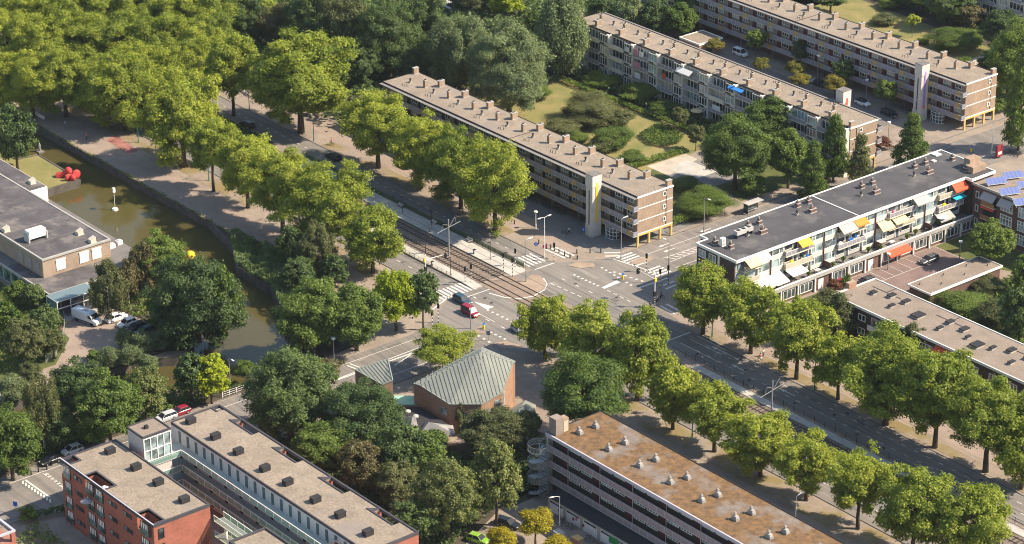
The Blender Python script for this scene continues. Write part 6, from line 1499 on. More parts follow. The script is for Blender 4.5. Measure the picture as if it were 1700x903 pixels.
cover('undergrowth', 'undergrowth between the church and the mossy-roofed flats', 'undergrowth', [(54, -60), (57, -47), (64, -41), (74.5, -42), (73.5, -60)], 1.5, 6, 'dark', 0.45, seed=16)
cover('undergrowth', 'low plants in the museum garden along the glass wall', 'undergrowth', [(-120, -84), (-40, -84), (-38, -87), (-74, -138), (-120, -138)], 0.7, 5, 'green', 0.4, seed=17)
cover('undergrowth', 'leafy undergrowth between court and canal under the trees', 'undergrowth', [(-19, -84), (-11, -71.5), (-17, -66.5), (-42, -59), (-42, -73), (-30, -71.5), (-21, -72.5)], 1.0, 7, 'green', 0.45, seed=7)
cover('undergrowth', 'leafy undergrowth on the canal bank beside the lower left road', 'undergrowth', [(1.3, -101), (0.8, -84), (7.7, -76), (8, -60), (9.6, -60), (9.6, -160), (4.8, -160)], 1.2, 7, 'green', 0.45, seed=8)
cover('undergrowth', 'overgrown garden plants behind the garage row', 'undergrowth', [(60, 44.5), (67.6, 44.5), (67.8, 75), (74, 86), (130, 84), (130, 44), (104, 40)], 1.0, 6, 'green', 0.45, seed=9)
cover('undergrowth', 'garden shrubs along the foot of the balcony flats', 'undergrowth', [(-82, 80), (7, 79.5), (7, 86), (-82, 86)], 1.6, 7, 'dark', 0.5, seed=10)
cover('undergrowth', 'shaded garden plants in front of the red brick flats', 'undergrowth', [(28, -127), (60, -127), (60, -140), (34, -137)], 1.0, 8, 'green', 0.4, seed=11)
cover('undergrowth', 'plants under the trees of the museum garden', 'undergrowth', [(-74, -140), (-40, -92), (-37.5, -85), (-32, -87.5), (-24.5, -94), (-24, -105), (-28, -140)], 1.3, 6, 'green', 0.45, seed=12)
cover('undergrowth', 'scrub under the trees at the top right', 'undergrowth', [(-88, 178), (-19, 178), (-16, 165), (0, 150), (5, 143), (7, 143), (7, 250), (-88, 250)], 2.2, 4, 'dark', 0.7, seed=13)
def hedge(label, poly, h, mname='green', seed=1):
    c = (sum(p[0] for p in poly) / len(poly), sum(p[1] for p in poly) / len(poly))
    o = cover('hedge', label, 'hedge', poly, h, 42, mname, 0.3, kind='thing', seed=seed, hnoise=0.06)
    return o
hedge('long clipped hedge edging the upper side of the lawn below the balcony flats', [(-78, 76.3), (-24, 78), (-24, 79.6), (-78, 78)], 1.2, 'green', 21)
hedge('clipped hedge at the far end of the lawn by the path', [(-80, 62), (-77, 62), (-77, 76), (-80, 76)], 1.4, 'green', 22)
hedge('clipped hedge between the lawn and the sandpit', [(-25.5, 47), (-23.4, 47), (-23.0, 70), (-25.2, 70)], 1.1, 'green', 23)
hedge('hedge hiding the garden side of the brick end wall beside the street', [(3.2, 38.5), (5.8, 38.2), (6.6, 52), (4.0, 53)], 1.5, 'green', 24)
hedge('clipped hedge beside the rear lawn path at the upper right', [(-27, 141), (-24.6, 141), (-21, 162), (-23.8, 163)], 1.1, 'green', 25)
hedge('dark clipped hedge between garden and lower left driveway', [(25.5, -127), (27.3, -127), (30, -120), (28, -119)], 1.3, 'dark', 26)

# ------------------------------------------------------------------ vehicles
def paint(name, col): return mat('car_' + name, col, 0.3, spec=0.6)
CARW, CARS, CARD, CARK, CARR, CARB, CARL = paint('white', (0.72, 0.72, 0.70)), paint('silver', (0.42, 0.43, 0.44)), paint('dark_grey', (0.05, 0.053, 0.06)), paint('black', (0.012, 0.013, 0.016)), paint('red', (0.24, 0.012, 0.03)), paint('blue', (0.03, 0.065, 0.09)), paint('lime', (0.20, 0.36, 0.04))
HEADL, TAILL, PLATE = mat('headlight', (0.8, 0.8, 0.75), 0.2), mat('taillight', (0.45, 0.01, 0.01), 0.3), mat('number_plate', (0.75, 0.5, 0.03), 0.5)
def loft(m, secs, mi=0):
    """secs: list of closed rings with equal point counts"""
    n0 = len(m.v); k = len(secs[0])
    for s in secs: m.v += [tuple(p) for p in s]
    for i in range(len(secs) - 1):
        for j in range(k):
            q = (j + 1) % k
            m.f.append((n0 + i * k + j, n0 + (i + 1) * k + j, n0 + (i + 1) * k + q, n0 + i * k + q)); m.m.append(mi)
    m.f.append(tuple(n0 + j for j in range(k))); m.m.append(mi)
    e = n0 + (len(secs) - 1) * k; m.f.append(tuple(e + j for j in range(k - 1, -1, -1))); m.m.append(mi)
def ring(x, hw, z0, z1, c=0.12):
    return [(x, -hw + c * .4, z0), (x, hw - c * .4, z0), (x, hw, z0 + (z1 - z0) * .35), (x, hw, z1 - c), (x, hw - c, z1), (x, -hw + c, z1), (x, -hw, z1 - c), (x, -hw, z0 + (z1 - z0) * .35)]
CARP = {
    'hatch': dict(body=[(-1.98, .70, .32, .72), (-1.9, .80, .24, .95), (-1.2, .86, .2, .97), (0.3, .86, .2, .95), (1.2, .84, .2, .88), (1.8, .80, .24, .76), (2.0, .66, .32, .60)], base=(-1.85, 1.0), top=(-1.45, 0.25), zt=1.48, w=1.56, L=4.0, wh=(-1.2, 1.22)),
    'estate': dict(body=[(-2.32, .72, .32, .75), (-2.25, .82, .24, .98), (-1.4, .88, .2, .98), (0.4, .88, .2, .96), (1.4, .86, .2, .9), (2.1, .80, .24, .76), (2.32, .66, .32, .58)], base=(-2.2, 1.05), top=(-1.95, 0.3), zt=1.5, w=1.6, L=4.65, wh=(-1.4, 1.42)),
    'mpv': dict(body=[(-2.15, .74, .32, .85), (-2.1, .84, .24, 1.05), (-1.3, .9, .2, 1.05), (0.6, .9, .2, 1.03), (1.4, .86, .2, .95), (1.95, .80, .24, .8), (2.12, .68, .32, .62)], base=(-2.08, 1.3), top=(-1.95, 0.55), zt=1.8, w=1.66, L=4.3, wh=(-1.3, 1.32)),
}
def car(kind, px_, py_, deg, m, label, roofm=None, xy=None):
    K = CARP[kind]; x, y = xy or at(px_, py_, 0.3)
    t = thing('parked_car' if 'parked' in label else 'car', label, 'car', (x, y, 0.0))
    b = MB(); loft(b, [ring(*s) for s in K['body']]); zb = K['body'][3][3]
    o = b.build('body', m, t, local=True, smooth=False)
    c = MB(); (b0, b1), (t0, t1), zt, w = K['base'], K['top'], K['zt'], K['w']
    hb, ht = w / 2, w / 2 - 0.16
    c.hexa([(b0, -hb, zb - .05), (b1, -hb, zb - .05), (b1, hb, zb - .05), (b0, hb, zb - .05), (t0, -ht, zt - .04), (t1, -ht, zt - .04), (t1, ht, zt - .04), (t0, ht, zt - .04)], 0)
    c.build('windows', CARGL, t, local=True)
    r = MB(); r.hexa([(t0 - .02, -ht - .02, zt - .05), (t1 + .02, -ht - .02, zt - .05), (t1 + .02, ht + .02, zt - .05), (t0 - .02, ht + .02, zt - .05), (t0 + .06, -ht + .06, zt + .01), (t1 - .08, -ht + .06, zt + .01), (t1 - .08, ht - .06, zt + .01), (t0 + .06, ht - .06, zt + .01)])
    for s in (-1, 1):
        for xa, xb in ((b0 + .03, t0 + .02), ((b0 + b1) / 2 - .25, (t0 + t1) / 2 - .05), (b1 - .03, t1 - .02)):
            r.tube([(xa, s * (hb + .005), zb - .04), (xb, s * (ht + .012), zt - .03)], 0.045, 4)
    r.build('roof', roofm or m, t, local=True)
    for wx in K['wh']:
        for s in (-1, 1):
            q = MB(); yw = s * (K['body'][3][1] - 0.1)
            q.tube([(wx, yw - s * 0.1, 0.31), (wx, yw + s * 0.115, 0.31)], 0.31, 14); wo = q.build('wheel', TYRE, t, local=True)
            q = MB(); q.tube([(wx, yw + s * 0.116, 0.31), (wx, yw + s * 0.125, 0.31)], 0.19, 10); q.build('rim', STEEL, wo, local=True)
    xf, xr = K['body'][-1][0], K['body'][0][0]
    for s in (-1, 1):
        MB().box(xf - .2, xf - .04, s * .72, s * .42, .56, .70).build('headlight', HEADL, t, local=True)
        MB().box(xr + .0, xr + .1, s * .76, s * .52, .66, .88).build('taillight', TAILL, t, local=True)
        MB().box(b1 - .25, b1 - .05, s * (hb + .04), s * (hb + .22), zb, zb + .14).build('mirror', m, t, local=True)
    MB().box(xf - .03, xf + .012, -.26, .26, .38, .5).build('number_plate', PLATE, t, local=True)
    t.rotation_euler = (0, 0, R(deg)); return t
car('estate', 768, 500, 0, CARB, 'dark blue estate car driving beside the red one at the near zebra crossing')
car('mpv', 781, 520, 0, CARR, 'dark red family van driving into the junction')
car('hatch', 862, 549, 0, CARS, 'silver hatchback half hidden by the plane tree at the junction')
car('estate', 553, 262, 180, CARK, 'black car in the shade on the far carriageway near the cyclist in pink')
car('hatch', 772, 323, 180, CARS, 'silver hatchback parked under the plane trees before the yellow-strip flats')
car('estate', 745, 313, 180, CARD, 'dark car parked behind the silver hatchback under the plane trees')
car('hatch', 674, 275, 180, CARS, 'pale grey car parked furthest up the row before the yellow-strip flats')
car('estate', 410, 208, 180, CARK, 'black car waiting in the shade at the upper crossing')
car('estate', 193, 529, 92, CARW, 'white estate car parked with its rear to the court, nearest the white van')
car('hatch', 211, 538, -88, CARW, 'pale silver car parked nose-out between the white estate and a dark car')
car('hatch', 227, 545, -88, CARK, 'dark car parked third in the row beside the court')
car('hatch', 241, 551, -90, CARB, 'blue-black car parked at the end of the row in the tree shade')
car('hatch', 120, 749, -90, CARW, 'white car parked on the street behind the red brick flats')
car('hatch', 84, 766, -90, CARK, 'black car parked behind the bollards on the lower left street')
car('estate', 274, 695, -90, CARS, 'silver estate car parked behind the white stair tower')
car('hatch', 299, 685, -90, CARR, 'dark red car parked behind the silver estate on the lower street')
car('hatch', 794, 897, 20, CARL, 'lime green car at the lower edge under the trees')
car('estate', 843, 871, 20, CARK, 'black car parked in the shade left of the storage annex')
car('mpv', 1229, 90, 0, CARW, 'white family van parked in the rear court beside a lamp')
car('hatch', 1343, 133, 0, CARS, 'silver car parked between the yellow-tinted trees in the rear court')
car('hatch', 1362, 141, 0, CARK, 'black car parked beside the silver one in the rear court')
car('hatch', 1432, 172, 0, CARW, 'white car with black roof parked near the red-strip tower', roofm=CARK)
car('estate', 1477, 190, 0, CARK, 'black car parked in front of the purple-strip flats')
car('estate', 1542, 433, -90, CARD, 'dark grey estate car in the brick car park by the shops')
car('estate', 1436, 470, -90, CARK, 'black car parked against the shop wall below the white door')
car('hatch', 1392, 474, -90, CARR, 'maroon car parked at the left end of the shop wall')
def van():
    x, y = at(145, 531, 0.5); t = thing('delivery_van', 'large white delivery van parked in front of the glass entrance', 'van', (x, y, 0))
    b = MB(); S = [(-3.2, .9, .45, 2.35), (-3.15, .98, .35, 2.55), (1.3, .98, .35, 2.6), (1.9, .98, .35, 2.3), (2.35, .96, .35, 1.55), (3.0, .92, .4, 1.25), (3.25, .8, .45, .95)]
    loft(b, [ring(*s) for s in S]); b.build('body', CARW, t, local=True)
    w = MB(); w.hexa([(1.83, -.8, 2.3), (2.42, -.85, 1.6), (2.42, .85, 1.6), (1.83, .8, 2.3), (1.9, -.78, 2.36), (2.5, -.83, 1.62), (2.5, .83, 1.62), (1.9, .78, 2.36)]); w.build('windscreen', CARGL, t, local=True)
    for s in (-1, 1):
        MB().hexa([(1.15, s * .985, 1.5), (2.15, s * .985, 1.5), (1.8, s * .985, 2.1), (1.15, s * .985, 2.1), (1.15, s * 1.0, 1.5), (2.15, s * 1.0, 1.5), (1.8, s * 1.0, 2.1), (1.15, s * 1.0, 2.1)]).build('side_window', CARGL, t, local=True)
        MB().box(-2.9, 2.6, s * .985, s * 1.0, .5, .72).build('side_trim', BLACKP, t, local=True)
        MB().box(3.0, 3.2, s * .55, s * .85, .85, 1.1).build('headlight', HEADL, t, local=True)
        MB().box(2.0, 2.2, s * 1.0, s * 1.2, 1.5, 1.85).build('mirror', BLACKP, t, local=True)
        for wx in (-1.9, 2.05):
            q = MB(); q.tube([(wx, s * .75, .37), (wx, s * 1.0, .37)], .37, 14); q.build('wheel', TYRE, t, local=True)
    MB().box(3.2, 3.27, -.3, .3, .5, .65).build('number_plate', PLATE, t, local=True)
    MB().box(-.6, .4, -.5, .5, 2.59, 2.63).build('roof_hatch', GREYP, t, local=True)
    t.rotation_euler = (0, 0, R(14))
van()

# ------------------------------------------------------------------ street furniture
def lamp(px_, py_, h, label, style='single', m=STEEL, deg=0.0, xy=None):
    x, y = xy or at(px_, py_); t = thing('street_lamp', label, 'street lamp', (x, y, 0), group='street lamps')
    q = MB(); q.tube([(0, 0, 0), (0, 0, h)], [0.11, 0.06], 8); q.tube([(0, 0, 0), (0, 0, 0.9)], 0.13, 8); q.build('pole', m, t, local=True)
    arms = {'single': (1,), 'double': (-1, 1), 'ball': ()}[style]
    for s in arms:
        MB().tube([(0, 0, h), (s * 0.5, 0, h + 0.18), (s * 1.1, 0, h + 0.22)], 0.045, 6).build('arm', m, t, local=True)
        q = MB(); q.hexa([(s * 1.0, -.12, h + .1), (s * 1.75, -.09, h + .16), (s * 1.75, .09, h + .16), (s * 1.0, .12, h + .1), (s * 1.0, -.14, h + .28), (s * 1.8, -.1, h + .26), (s * 1.8, .1, h + .26), (s * 1.0, .14, h + .28)])
        q.build('lamp_head', LAMPW, t, local=True)
    if style == 'ball': MB().tube([(0, 0, h), (0, 0, h + .1), (0, 0, h + .35)], [.12, .42, .38], 12).build('lamp_head', LAMPW, t, local=True)
    t.rotation_euler = (0, 0, R(deg)); return t
lamp(904, 428, 9.0, 'white double-armed lamp post among the bollards before the yellow-strip flats', 'double', WHITE, 90)
lamp(889.5, 379, 3.6, 'short white lamp with blue sign on the plaza', 'ball', WHITE)
lamp(873.4, 468, 9.2, 'tall thin lamp post on the pale traffic island at the end of the tracks', 'single', STEEL, 90)
lamp(1031, 432, 9.2, 'lamp post with traffic light standing by the curved glass entrance', 'single', STEEL, 90)
lamp(1168.5, 386, 7.8, 'lamp post beside the clipped hedge on the cross street', 'single', STEEL, 0)
lamp(1109.5, 471, 9.2, 'lamp post with traffic light at the corner before the shop flats', 'single', STEEL, 180)
lamp(781.5, 546, 7.0, 'grey lamp post near the red family van', 'single', STEEL, 0)
lamp(555, 604, 5.2, 'lamp post under the canal bank trees beside the cross street', 'ball', STEEL)
lamp(382, 637, 5.2, 'lamp post at the bridge beside the yellow-green tree', 'single', STEEL, 0)
lamp(929, 873, 5.6, 'white lamp post beside the storage doors at the bottom', 'single', WHITE, 250)
lamp(1230, 79, 6.0, 'lamp post by the white family van in the rear court', 'ball', STEEL)
lamp(1357, 136, 6.5, 'lamp post in the middle of the rear court', 'ball', STEEL)
lamp(1438, 164, 4.6, 'lamp post by the white car with black roof', 'ball', STEEL)
lamp(1646, 257, 8.0, 'tall lamp post beside the red advertising column', 'single', WHITE, 180)
lamp(1593, 429, 3.6, 'short lamp in the grass beside the brick car park', 'ball', STEEL)
lamp(1474, 448, 3.4, 'short lamp in front of the shop windows near the red awning', 'ball', STEEL)
lamp(1474, 240 + 2, 5.5, 'lamp post behind the broad conical tree', 'ball', STEEL)
lamp(1518, 205, 5.5, 'lamp post beside the purple-strip stair tower', 'single', STEEL, 90)
lamp(1320, 880, 6.5, 'lamp post behind the mossy roof', 'single', WHITE, 90)
lamp(843, 446, 5.0, 'slim dark lamp on the wide platform near the mast', 'single', BLACKP, 180) if False else None
for q, h, l, d in [((414, 182), 4.8, 'green lamp post at the upper crossing', 270), ((521, 234), 4.8, 'green lamp post between cyclist and the largest plane tree', 90), ((230, 237), 6.6, 'green lamp post beside the red paving on the quay', 60), ((347, 300), 5.5, 'green lamp post on the promenade under the plane row', 90),
                   ((786, 382), 7.5, 'green lamp post with an orange banner', 90), ((472, 368), 5.5, 'green lamp post hidden in the plane row', 90), ((1352, 648), 6.4, 'green lamp post with a long arm over the far carriageway', 270), ((1149, 727), 5.5, 'green lamp post between the plane trees behind the mossy roof', 90), ((1182, 560), 5.5, 'green lamp post beside the first plane tree of the right row', 270)]:
    t = lamp(q[0], q[1], h, l, 'single', GREENP, d)
x, y = at(786, 382)
for nm, lab, P_ in (('banner', 'orange banner hanging on the green lamp post', (x + .1, x + 1.3, y - .03, y + .03, 3.3, 5.0)),):
    o = MB().box(*P_).build(nm, mat('orange_banner', (0.80, 0.32, 0.02), 0.8)); tag(o, lab, 'banner')
def signal(px_, py_, label, h=3.2, tall=0, heads=1, deg=0):
    x, y = at(px_, py_); t = thing('traffic_light', label, 'traffic light', (x, y, 0), group='traffic lights of the junction')
    q = MB()
    for i in range(8): q.tube([(0, 0, i * h / 8), (0, 0, (i + 1) * h / 8)], 0.07, 8, i % 2)
    q.build('striped_pole', [BLACKP, WHITE], t, local=True)
    for k in range(heads):
        z = h + k * 1.0; q = MB().box(-.16, .16, -.16, .16, z, z + 0.95)
        for j in range(3): q.tube([(.16, 0, z + .18 + j * .29), (.26, 0, z + .18 + j * .29)], .1, 8)
        q.box(-.02, .02, -.3, .3, z - .06, z + 1.0); q.build('signal_head', BLACKP, t, local=True)
    t.rotation_euler = (0, 0, R(deg)); return t
for a in [((836, 451), 'traffic light at the upper end of the wide platform'), ((851, 459), 'traffic light at the tip of the wide platform'), ((855.5, 444), 'traffic light at the far zebra crossing'), ((772.3, 474), 'traffic light at the lower end of the narrow platform'), ((782, 470), 'traffic light between the narrow platform and the tracks'),
          ((728, 536), 'traffic light beside the near cycle crossing, right one'), ((718, 548), 'traffic light beside the near cycle crossing, left one'), ((919.8, 434), 'traffic light between the two far crossings'), ((1073, 452), 'traffic light on the small island of the cross street'), ((1095.6, 478), 'traffic light beside the cyclists at the corner'), ((1109, 472), 'traffic light fixed low at the corner lamp')]:
    signal(a[0][0], a[0][1], a[1], heads=1, deg=rnd.choice((0, 90, 180)))
def gantry(px_, py_, L, deg, label, h=6.0):
    x, y = at(px_, py_); t = thing('signal_gantry', label, 'traffic light', (x, y, 0))
    q = MB(); q.tube([(0, 0, 0), (0, 0, h + 1.2)], [.14, .09], 8); q.tube([(0, 0, h), (L, 0, h + .35)], [.08, .05], 6); q.build('mast', WHITE, t, local=True)
    q = MB()
    for i in range(5): q.tube([(0, 0, i * .5), (0, 0, i * .5 + .25)], .16, 8)
    q.build('striped_base', BLACKP, t, local=True)
    MB().box(L - .2, L + .15, -.3, .3, h - .5, h + .6).build('signal_head', BLACKP, t, local=True)
    MB().box(-.25, .25, -.3, .3, 2.6, 3.6).build('signal_head', BLACKP, t, local=True)
    MB().box(-.35, -.1, -.25, .25, h - .4, h + .3).build('sign', YELLOW, t, local=True)
    t.rotation_euler = (0, 0, R(deg)); return t
gantry(1086.5, 511, 5.0, 180, 'white gantry mast with signals leaning over the junction before the shop flats', 6.2)
gantry(707, 465 + 5, 4.4, 75, 'pale gantry mast over the near carriageway beside the narrow platform', 5.2)
gantry(463, 205, 4.5, 200, 'white signal mast at the upper crossing', 4.6)
# bollards, signs
for i, q in enumerate([(907.1, 412), (894.5, 405), (914.4, 413), (920.8, 416.5), (928, 420), (937.4, 424.5), (946.3, 428), (958.3, 430.5), (957.7, 421), (979.6, 420), (997.5, 419.5), (854, 372)]):
    x, y = at(*q)
    if i == 0:
        bo = thing('bollard', 'black bollard in the row before the yellow-strip flats', 'bollard', (x, y, 0), group='black bollards on the plaza')
        MB().tube([(0, 0, 0), (0, 0, .95), (0, 0, 1.05)], [.13, .11, .05], 8).build('bollard_post', BLACKP, bo, local=True)
    else: c = copy_tree(bo); c.location = (x, y, 0)
for i, q in enumerate([(52, 789), (64, 783.5), (78, 780), (68, 775), (86, 773)]):
    x, y = at(*q); c = copy_tree(bo); c.location = (x, y, 0); c['label'] = 'black bollard on the pavement of the lower left street'; c['group'] = 'black bollards by the lower left street'
def keep_sign(px_, py_, label):
    x, y = at(px_, py_); t = thing('keep_left_sign', label, 'road sign', (x, y, 0))
    MB().tube([(0, 0, 0), (0, 0, 1.0)], .22, 10).build('yellow_post', YELLOW, t, local=True)
    MB().tube([(.05, 0, 1.25), (.1, 0, 1.25)], .28, 14).build('blue_disc', BLUE, t, local=True)
    MB().tube([(0, 0, 0), (0, 0, .12)], .9, 16).build('kerb_ring', KERB, t, local=True)
keep_sign(1034, 464, 'yellow post with blue disc on the island of the cross street'); keep_sign(803, 547, 'yellow post near the red family van'); keep_sign(1612, 252, 'yellow post with blue disc on the street by the dark roof')
def road_sign(px_, py_, h, m, label, deg=0, shape='disc'):
    x, y = at(px_, py_); t = thing('road_sign', label, 'road sign', (x, y, 0))
    MB().tube([(0, 0, 0), (0, 0, h)], .04, 6).build('pole', STEEL, t, local=True)
    if shape == 'disc': MB().tube([(.04, 0, h - .35), (.08, 0, h - .35)], .42, 16).build('sign_plate', m, t, local=True); MB().tube([(.081, 0, h - .35), (.09, 0, h - .35)], .14, 10).build('sign_symbol', WHITE, t, local=True)
    else: MB().box(.04, .08, -.4, .4, h - .9, h).build('sign_plate', m, t, local=True)
    t.rotation_euler = (0, 0, R(deg))
road_sign(890, 423, 2.8, BLUE, 'round blue sign with a pink edge beside the red cycle path', -45); road_sign(969, 392, 1.9, BLUE, 'small round blue sign on the plaza before the stair tower', -60); road_sign(904, 424, 2.4, PINK, 'pink-rimmed round sign on the double lamp', -45)
road_sign(27, 851, 2.2, BLUE, 'square blue sign beside the lower left road', -60, 'sq'); road_sign(811, 566, 2.2, STEEL, 'grey sign plate on the island near the church roof', -50, 'sq')
# red advertising column, bus shelter, brick boxes
x, y = at(1658, 262); t = thing('advertising_panel', 'tall red advertising panel beside the street at the upper right', 'advert panel', (x, y, 0)); MB().box(-.25, .25, -.9, .9, .4, 3.0).build('panel', mat('advert_red', (0.24, 0.025, 0.035), 0.6), t, local=True); MB().box(-.15, .15, -.4, .4, 0, .4).build('foot', DARK, t, local=True); MB().box(.251, .27, -.6, .6, .9, 1.6).build('poster', CREAM, t, local=True)
x, y = at(1250, 352); t = thing('bus_shelter', 'glass bus shelter with flat roof on the far side of the cross street', 'bus shelter', (x, y, 0))
for a in (-2.1, 0, 2.1): MB().box(-.72, -.66, a - .04, a + .04, 0, 2.4).build('post', DARK, t, local=True)
MB().box(-.9, .9, -2.3, 2.3, 2.4, 2.52).build('roof', CONC, t, local=True); MB().box(-.7, -.67, -2.1, 2.1, .2, 2.3).build('glass_back', GLASSG, t, local=True); MB().box(-.6, .6, -2.12, -2.08, .2, 2.2).build('poster_case', GLASSG, t, local=True); MB().box(-.5, -.1, -1.4, 1.6, .4, .48).build('bench', STEEL, t, local=True)
for q, l in [((958.5, 903), 'reddish brick box at the lower edge near the yellow tree'), ((928, 893), 'grey cabinet at the foot of the white lamp')]:
    x, y = at(*q); t = thing('street_cabinet', l, 'cabinet', (x, y, 0)); MB().box(-.8, .8, -.6, .6, 0, 1.2).build('body', BRICKC if 'brick' in l else GREYP, t, local=True); MB().box(-.85, .85, -.65, .65, 1.2, 1.28).build('lid', BEAM if 'brick' in l else GREYP, t, local=True)
# catenary masts
def mast(x, y, label, h=8.2):
    t = thing('tram_mast', label, 'tram mast', (x, y, 0), group='tram wire masts between the tracks')
    MB().tube([(0, 0, 0), (0, 0, h)], [.17, .12], 8).build('pole', mat('mast_grey', (0.26, 0.25, 0.245), 0.6), t, local=True)
    q = MB(); q.tube([(0, -3.0, 5.9), (0, 3.1, 6.9)], .06, 6); q.tube([(0, -1.9, 6.1), (0, -1.4, 7.4), (0, 0, 6.9)], .045, 6); q.tube([(0, 0, 6.3), (0, 1.7, 8.3)], .05, 6); q.tube([(0, 1.7, 8.3), (0, 2.0, 6.8)], .035, 6); q.build('bracket', MATS['mast_grey'], t, local=True)
_x, _y = at(749.7, 432); MV = -5.75
for u, l in [(-131.5, 'tram mast at the upper crossing beside the white signal mast'), (-43.5, 'tram mast on the upper part of the tram stop, wires over both tracks'), (-13.5, 'tram mast on the lower part of the tram stop near the junction'), (81.5, 'tram mast beside the fence below the junction')]:
    mast(u, MV, l)
# platform furniture
def small_lamp(q, label):
    x, y = at(*q); t = thing('platform_lamp', label, 'lamp', (x, y, 0), group='dark platform lamps'); MB().tube([(0, 0, .2), (0, 0, 4.2)], .06, 6).build('pole', BLACKP, t, local=True); MB().box(-.12, .12, -.7, .1, 4.15, 4.28).build('lamp_head', BLACKP, t, local=True)
for q, l in [((707, 436), 'dark lamp on the narrow platform, upper one'), ((748, 459), 'dark lamp on the narrow platform, lower one'), ((667, 418), 'dark lamp half hidden in the tree on the narrow platform'), ((717, 380), 'dark lamp behind the green railing, beside the waiting person'), ((814, 433), 'dark lamp beside the green railing near the platform end'), ((668, 356), 'dark lamp behind the green railing, upper one')]: small_lamp(q, l)
for q, l in [((657, 346), 'bench against the green railing, upper one'), ((708, 375), 'bench against the green railing, middle one'), ((767, 405), 'bench against the green railing, lower one')]:
    x, y = at(*q, 0.28); t = thing('bench', l, 'bench', (x, 1.5, 0.28), group='benches on the tram platform'); MB().box(-.9, .9, -.2, .2, .42, .48).build('seat', GREYP, t, local=True); MB().box(-.9, .9, .18, .22, .5, .85).build('backrest', GREYP, t, local=True)
    for s in (-.7, .7): MB().box(s - .04, s + .04, -.18, .18, 0, .42).build('leg', DARK, t, local=True)
for q, l in [((718, 441), 'grey bin on the narrow platform'), ((788, 421), 'grey bin at the lower end of the wide platform')]:
    x, y = at(*q, 0.28); t = thing('litter_bin', l, 'bin', (x, y, 0.28)); MB().box(-.25, .25, -.25, .25, 0, .95).build('body', GREYP, t, local=True); MB().box(-.28, .28, -.28, .28, .95, 1.0).build('lid', DARK, t, local=True)
# bicycles
def bicycle():
    t = thing('bicycle', 'dark bicycle', 'bicycle', (0, 0, 0))
    for wx in (-.52, .52):
        q = MB()
        P = [(wx + .33 * math.cos(a * math.pi / 8), 0, .35 + .33 * math.sin(a * math.pi / 8)) for a in range(17)]
        q.tube(P, .025, 4, cap=False)
        for a in range(0, 16, 2): q.tube([(wx, 0, .35), P[a]], .006, 3)
        q.build('wheel', TYRE, t, local=True)
    q = MB(); q.tube([(-.52, 0, .35), (-.1, 0, .32), (.38, 0, .8), (-.22, 0, .8), (-.1, 0, .32)], .024, 4); q.tube([(-.52, 0, .35), (-.22, 0, .8)], .02, 4); q.tube([(.52, 0, .35), (.36, 0, .95)], .022, 4); q.build('frame', DARK, t, local=True)
    MB().box(-.36, -.1, -.07, .07, .9, .97).build('saddle', BLACKP, t, local=True)
    MB().tube([(.2, -.27, 1.0), (.36, 0, .98), (.2, .27, 1.0)], .02, 4).build('handlebar', STEEL, t, local=True)
    return t
BK = bicycle(); first = True
def bike(x, y, deg, label, group=None):
    global first
    t = BK if first else copy_tree(BK); first = False
    t.location = (x, y, 0.03); t.rotation_euler = (0, 0, R(deg)); t['label'] = label
    if group: t['group'] = group
    elif 'group' in t: del t['group']
    return t
for i in range(26): bike(-48 + i * 1.35 + rnd.uniform(-.3, .3), 25.9 + rnd.uniform(-.4, .5), 80 + rnd.uniform(-15, 15), 'bicycle parked in the shade along the foot of the yellow-strip flats', 'bicycles along the flats')
for i in range(16): bike(83.5 + i * 0.95 + (3 if i > 5 else 0), -58.6 + rnd.uniform(-.4, .4), 80 + rnd.uniform(-20, 20), 'bicycle parked against the white storage doors', 'bicycles at the storage doors')
for i in range(4): x, y = at(1474, 247); bike(x + i * .6, y + .2 * i, 60 + 12 * i, 'bicycle in the small stand beside the brownish shrub', 'bicycles by the brownish shrub')
for i in range(7): x, y = at(1671, 254); bike(x + i * .55, y + .5 * (i % 3), 70 + 8 * i, 'bicycle parked beside the red advertising panel', 'bicycles by the red panel')
for i in range(8): x, y = at(1515, 195); bike(-14 + i * 1.1, 125.7, 85, 'bicycle parked in the shade under the purple-strip flats', 'bicycles under the rear flats')
# art in and by the canal
x, y = at(115, 297); t = thing('red_sculpture', 'bright red sculpture of discs and cones on the dry lawn by the canal', 'sculpture', (x, y, 0.03))
for c, r_, sz in [((-.8, .4, 1.5), 1.0, (1, .8, .95)), ((1.1, 1.2, 1.1), 1.1, (.4, 1, 1)), ((.8, -.6, .8), .85, (.4, 1, .95)), ((1.5, .1, .75), .8, (.9, .8, .95))]: MB().ball(c, r_, sz=sz).build('lobe', mat('sculpture_red', (0.50, 0.05, 0.045), 0.85, var=0.2, vs_=1.0), t, local=True, smooth=True)
MB().tube([(-2.6, -1.2, .1), (-.6, .2, 1.5)], [.95, .2], 14).build('cone', MATS['sculpture_red'], t, local=True)
x, y = at(191, 347, -1.6); t = thing('canal_marker', 'white pole with box on a round float in the canal', 'marker', (x, y, -1.75)); MB().tube([(0, 0, -.1), (0, 0, .35)], [.75, .6], 14).build('float', WHITE, t, local=True); MB().tube([(0, 0, .3), (0, 0, 4.2)], .06, 6).build('pole', WHITE, t, local=True); MB().box(-.3, .3, -.25, .25, 4.1, 5.1).build('lantern_box', WHITE, t, local=True)
x, y = at(316, 424, 0.5); t = thing('yellow_ball', 'large bright yellow ball standing in the canal behind the huge dark tree', 'sculpture', (x, y, -1.75)); MB().tube([(0, 0, -.5), (0, 0, 1.3)], .12, 8).build('stand', DARK, t, local=True); MB().ball((0, 0, 2.2), 1.05, nu=18, nv=12).build('ball', YELLOW, t, local=True, smooth=True)
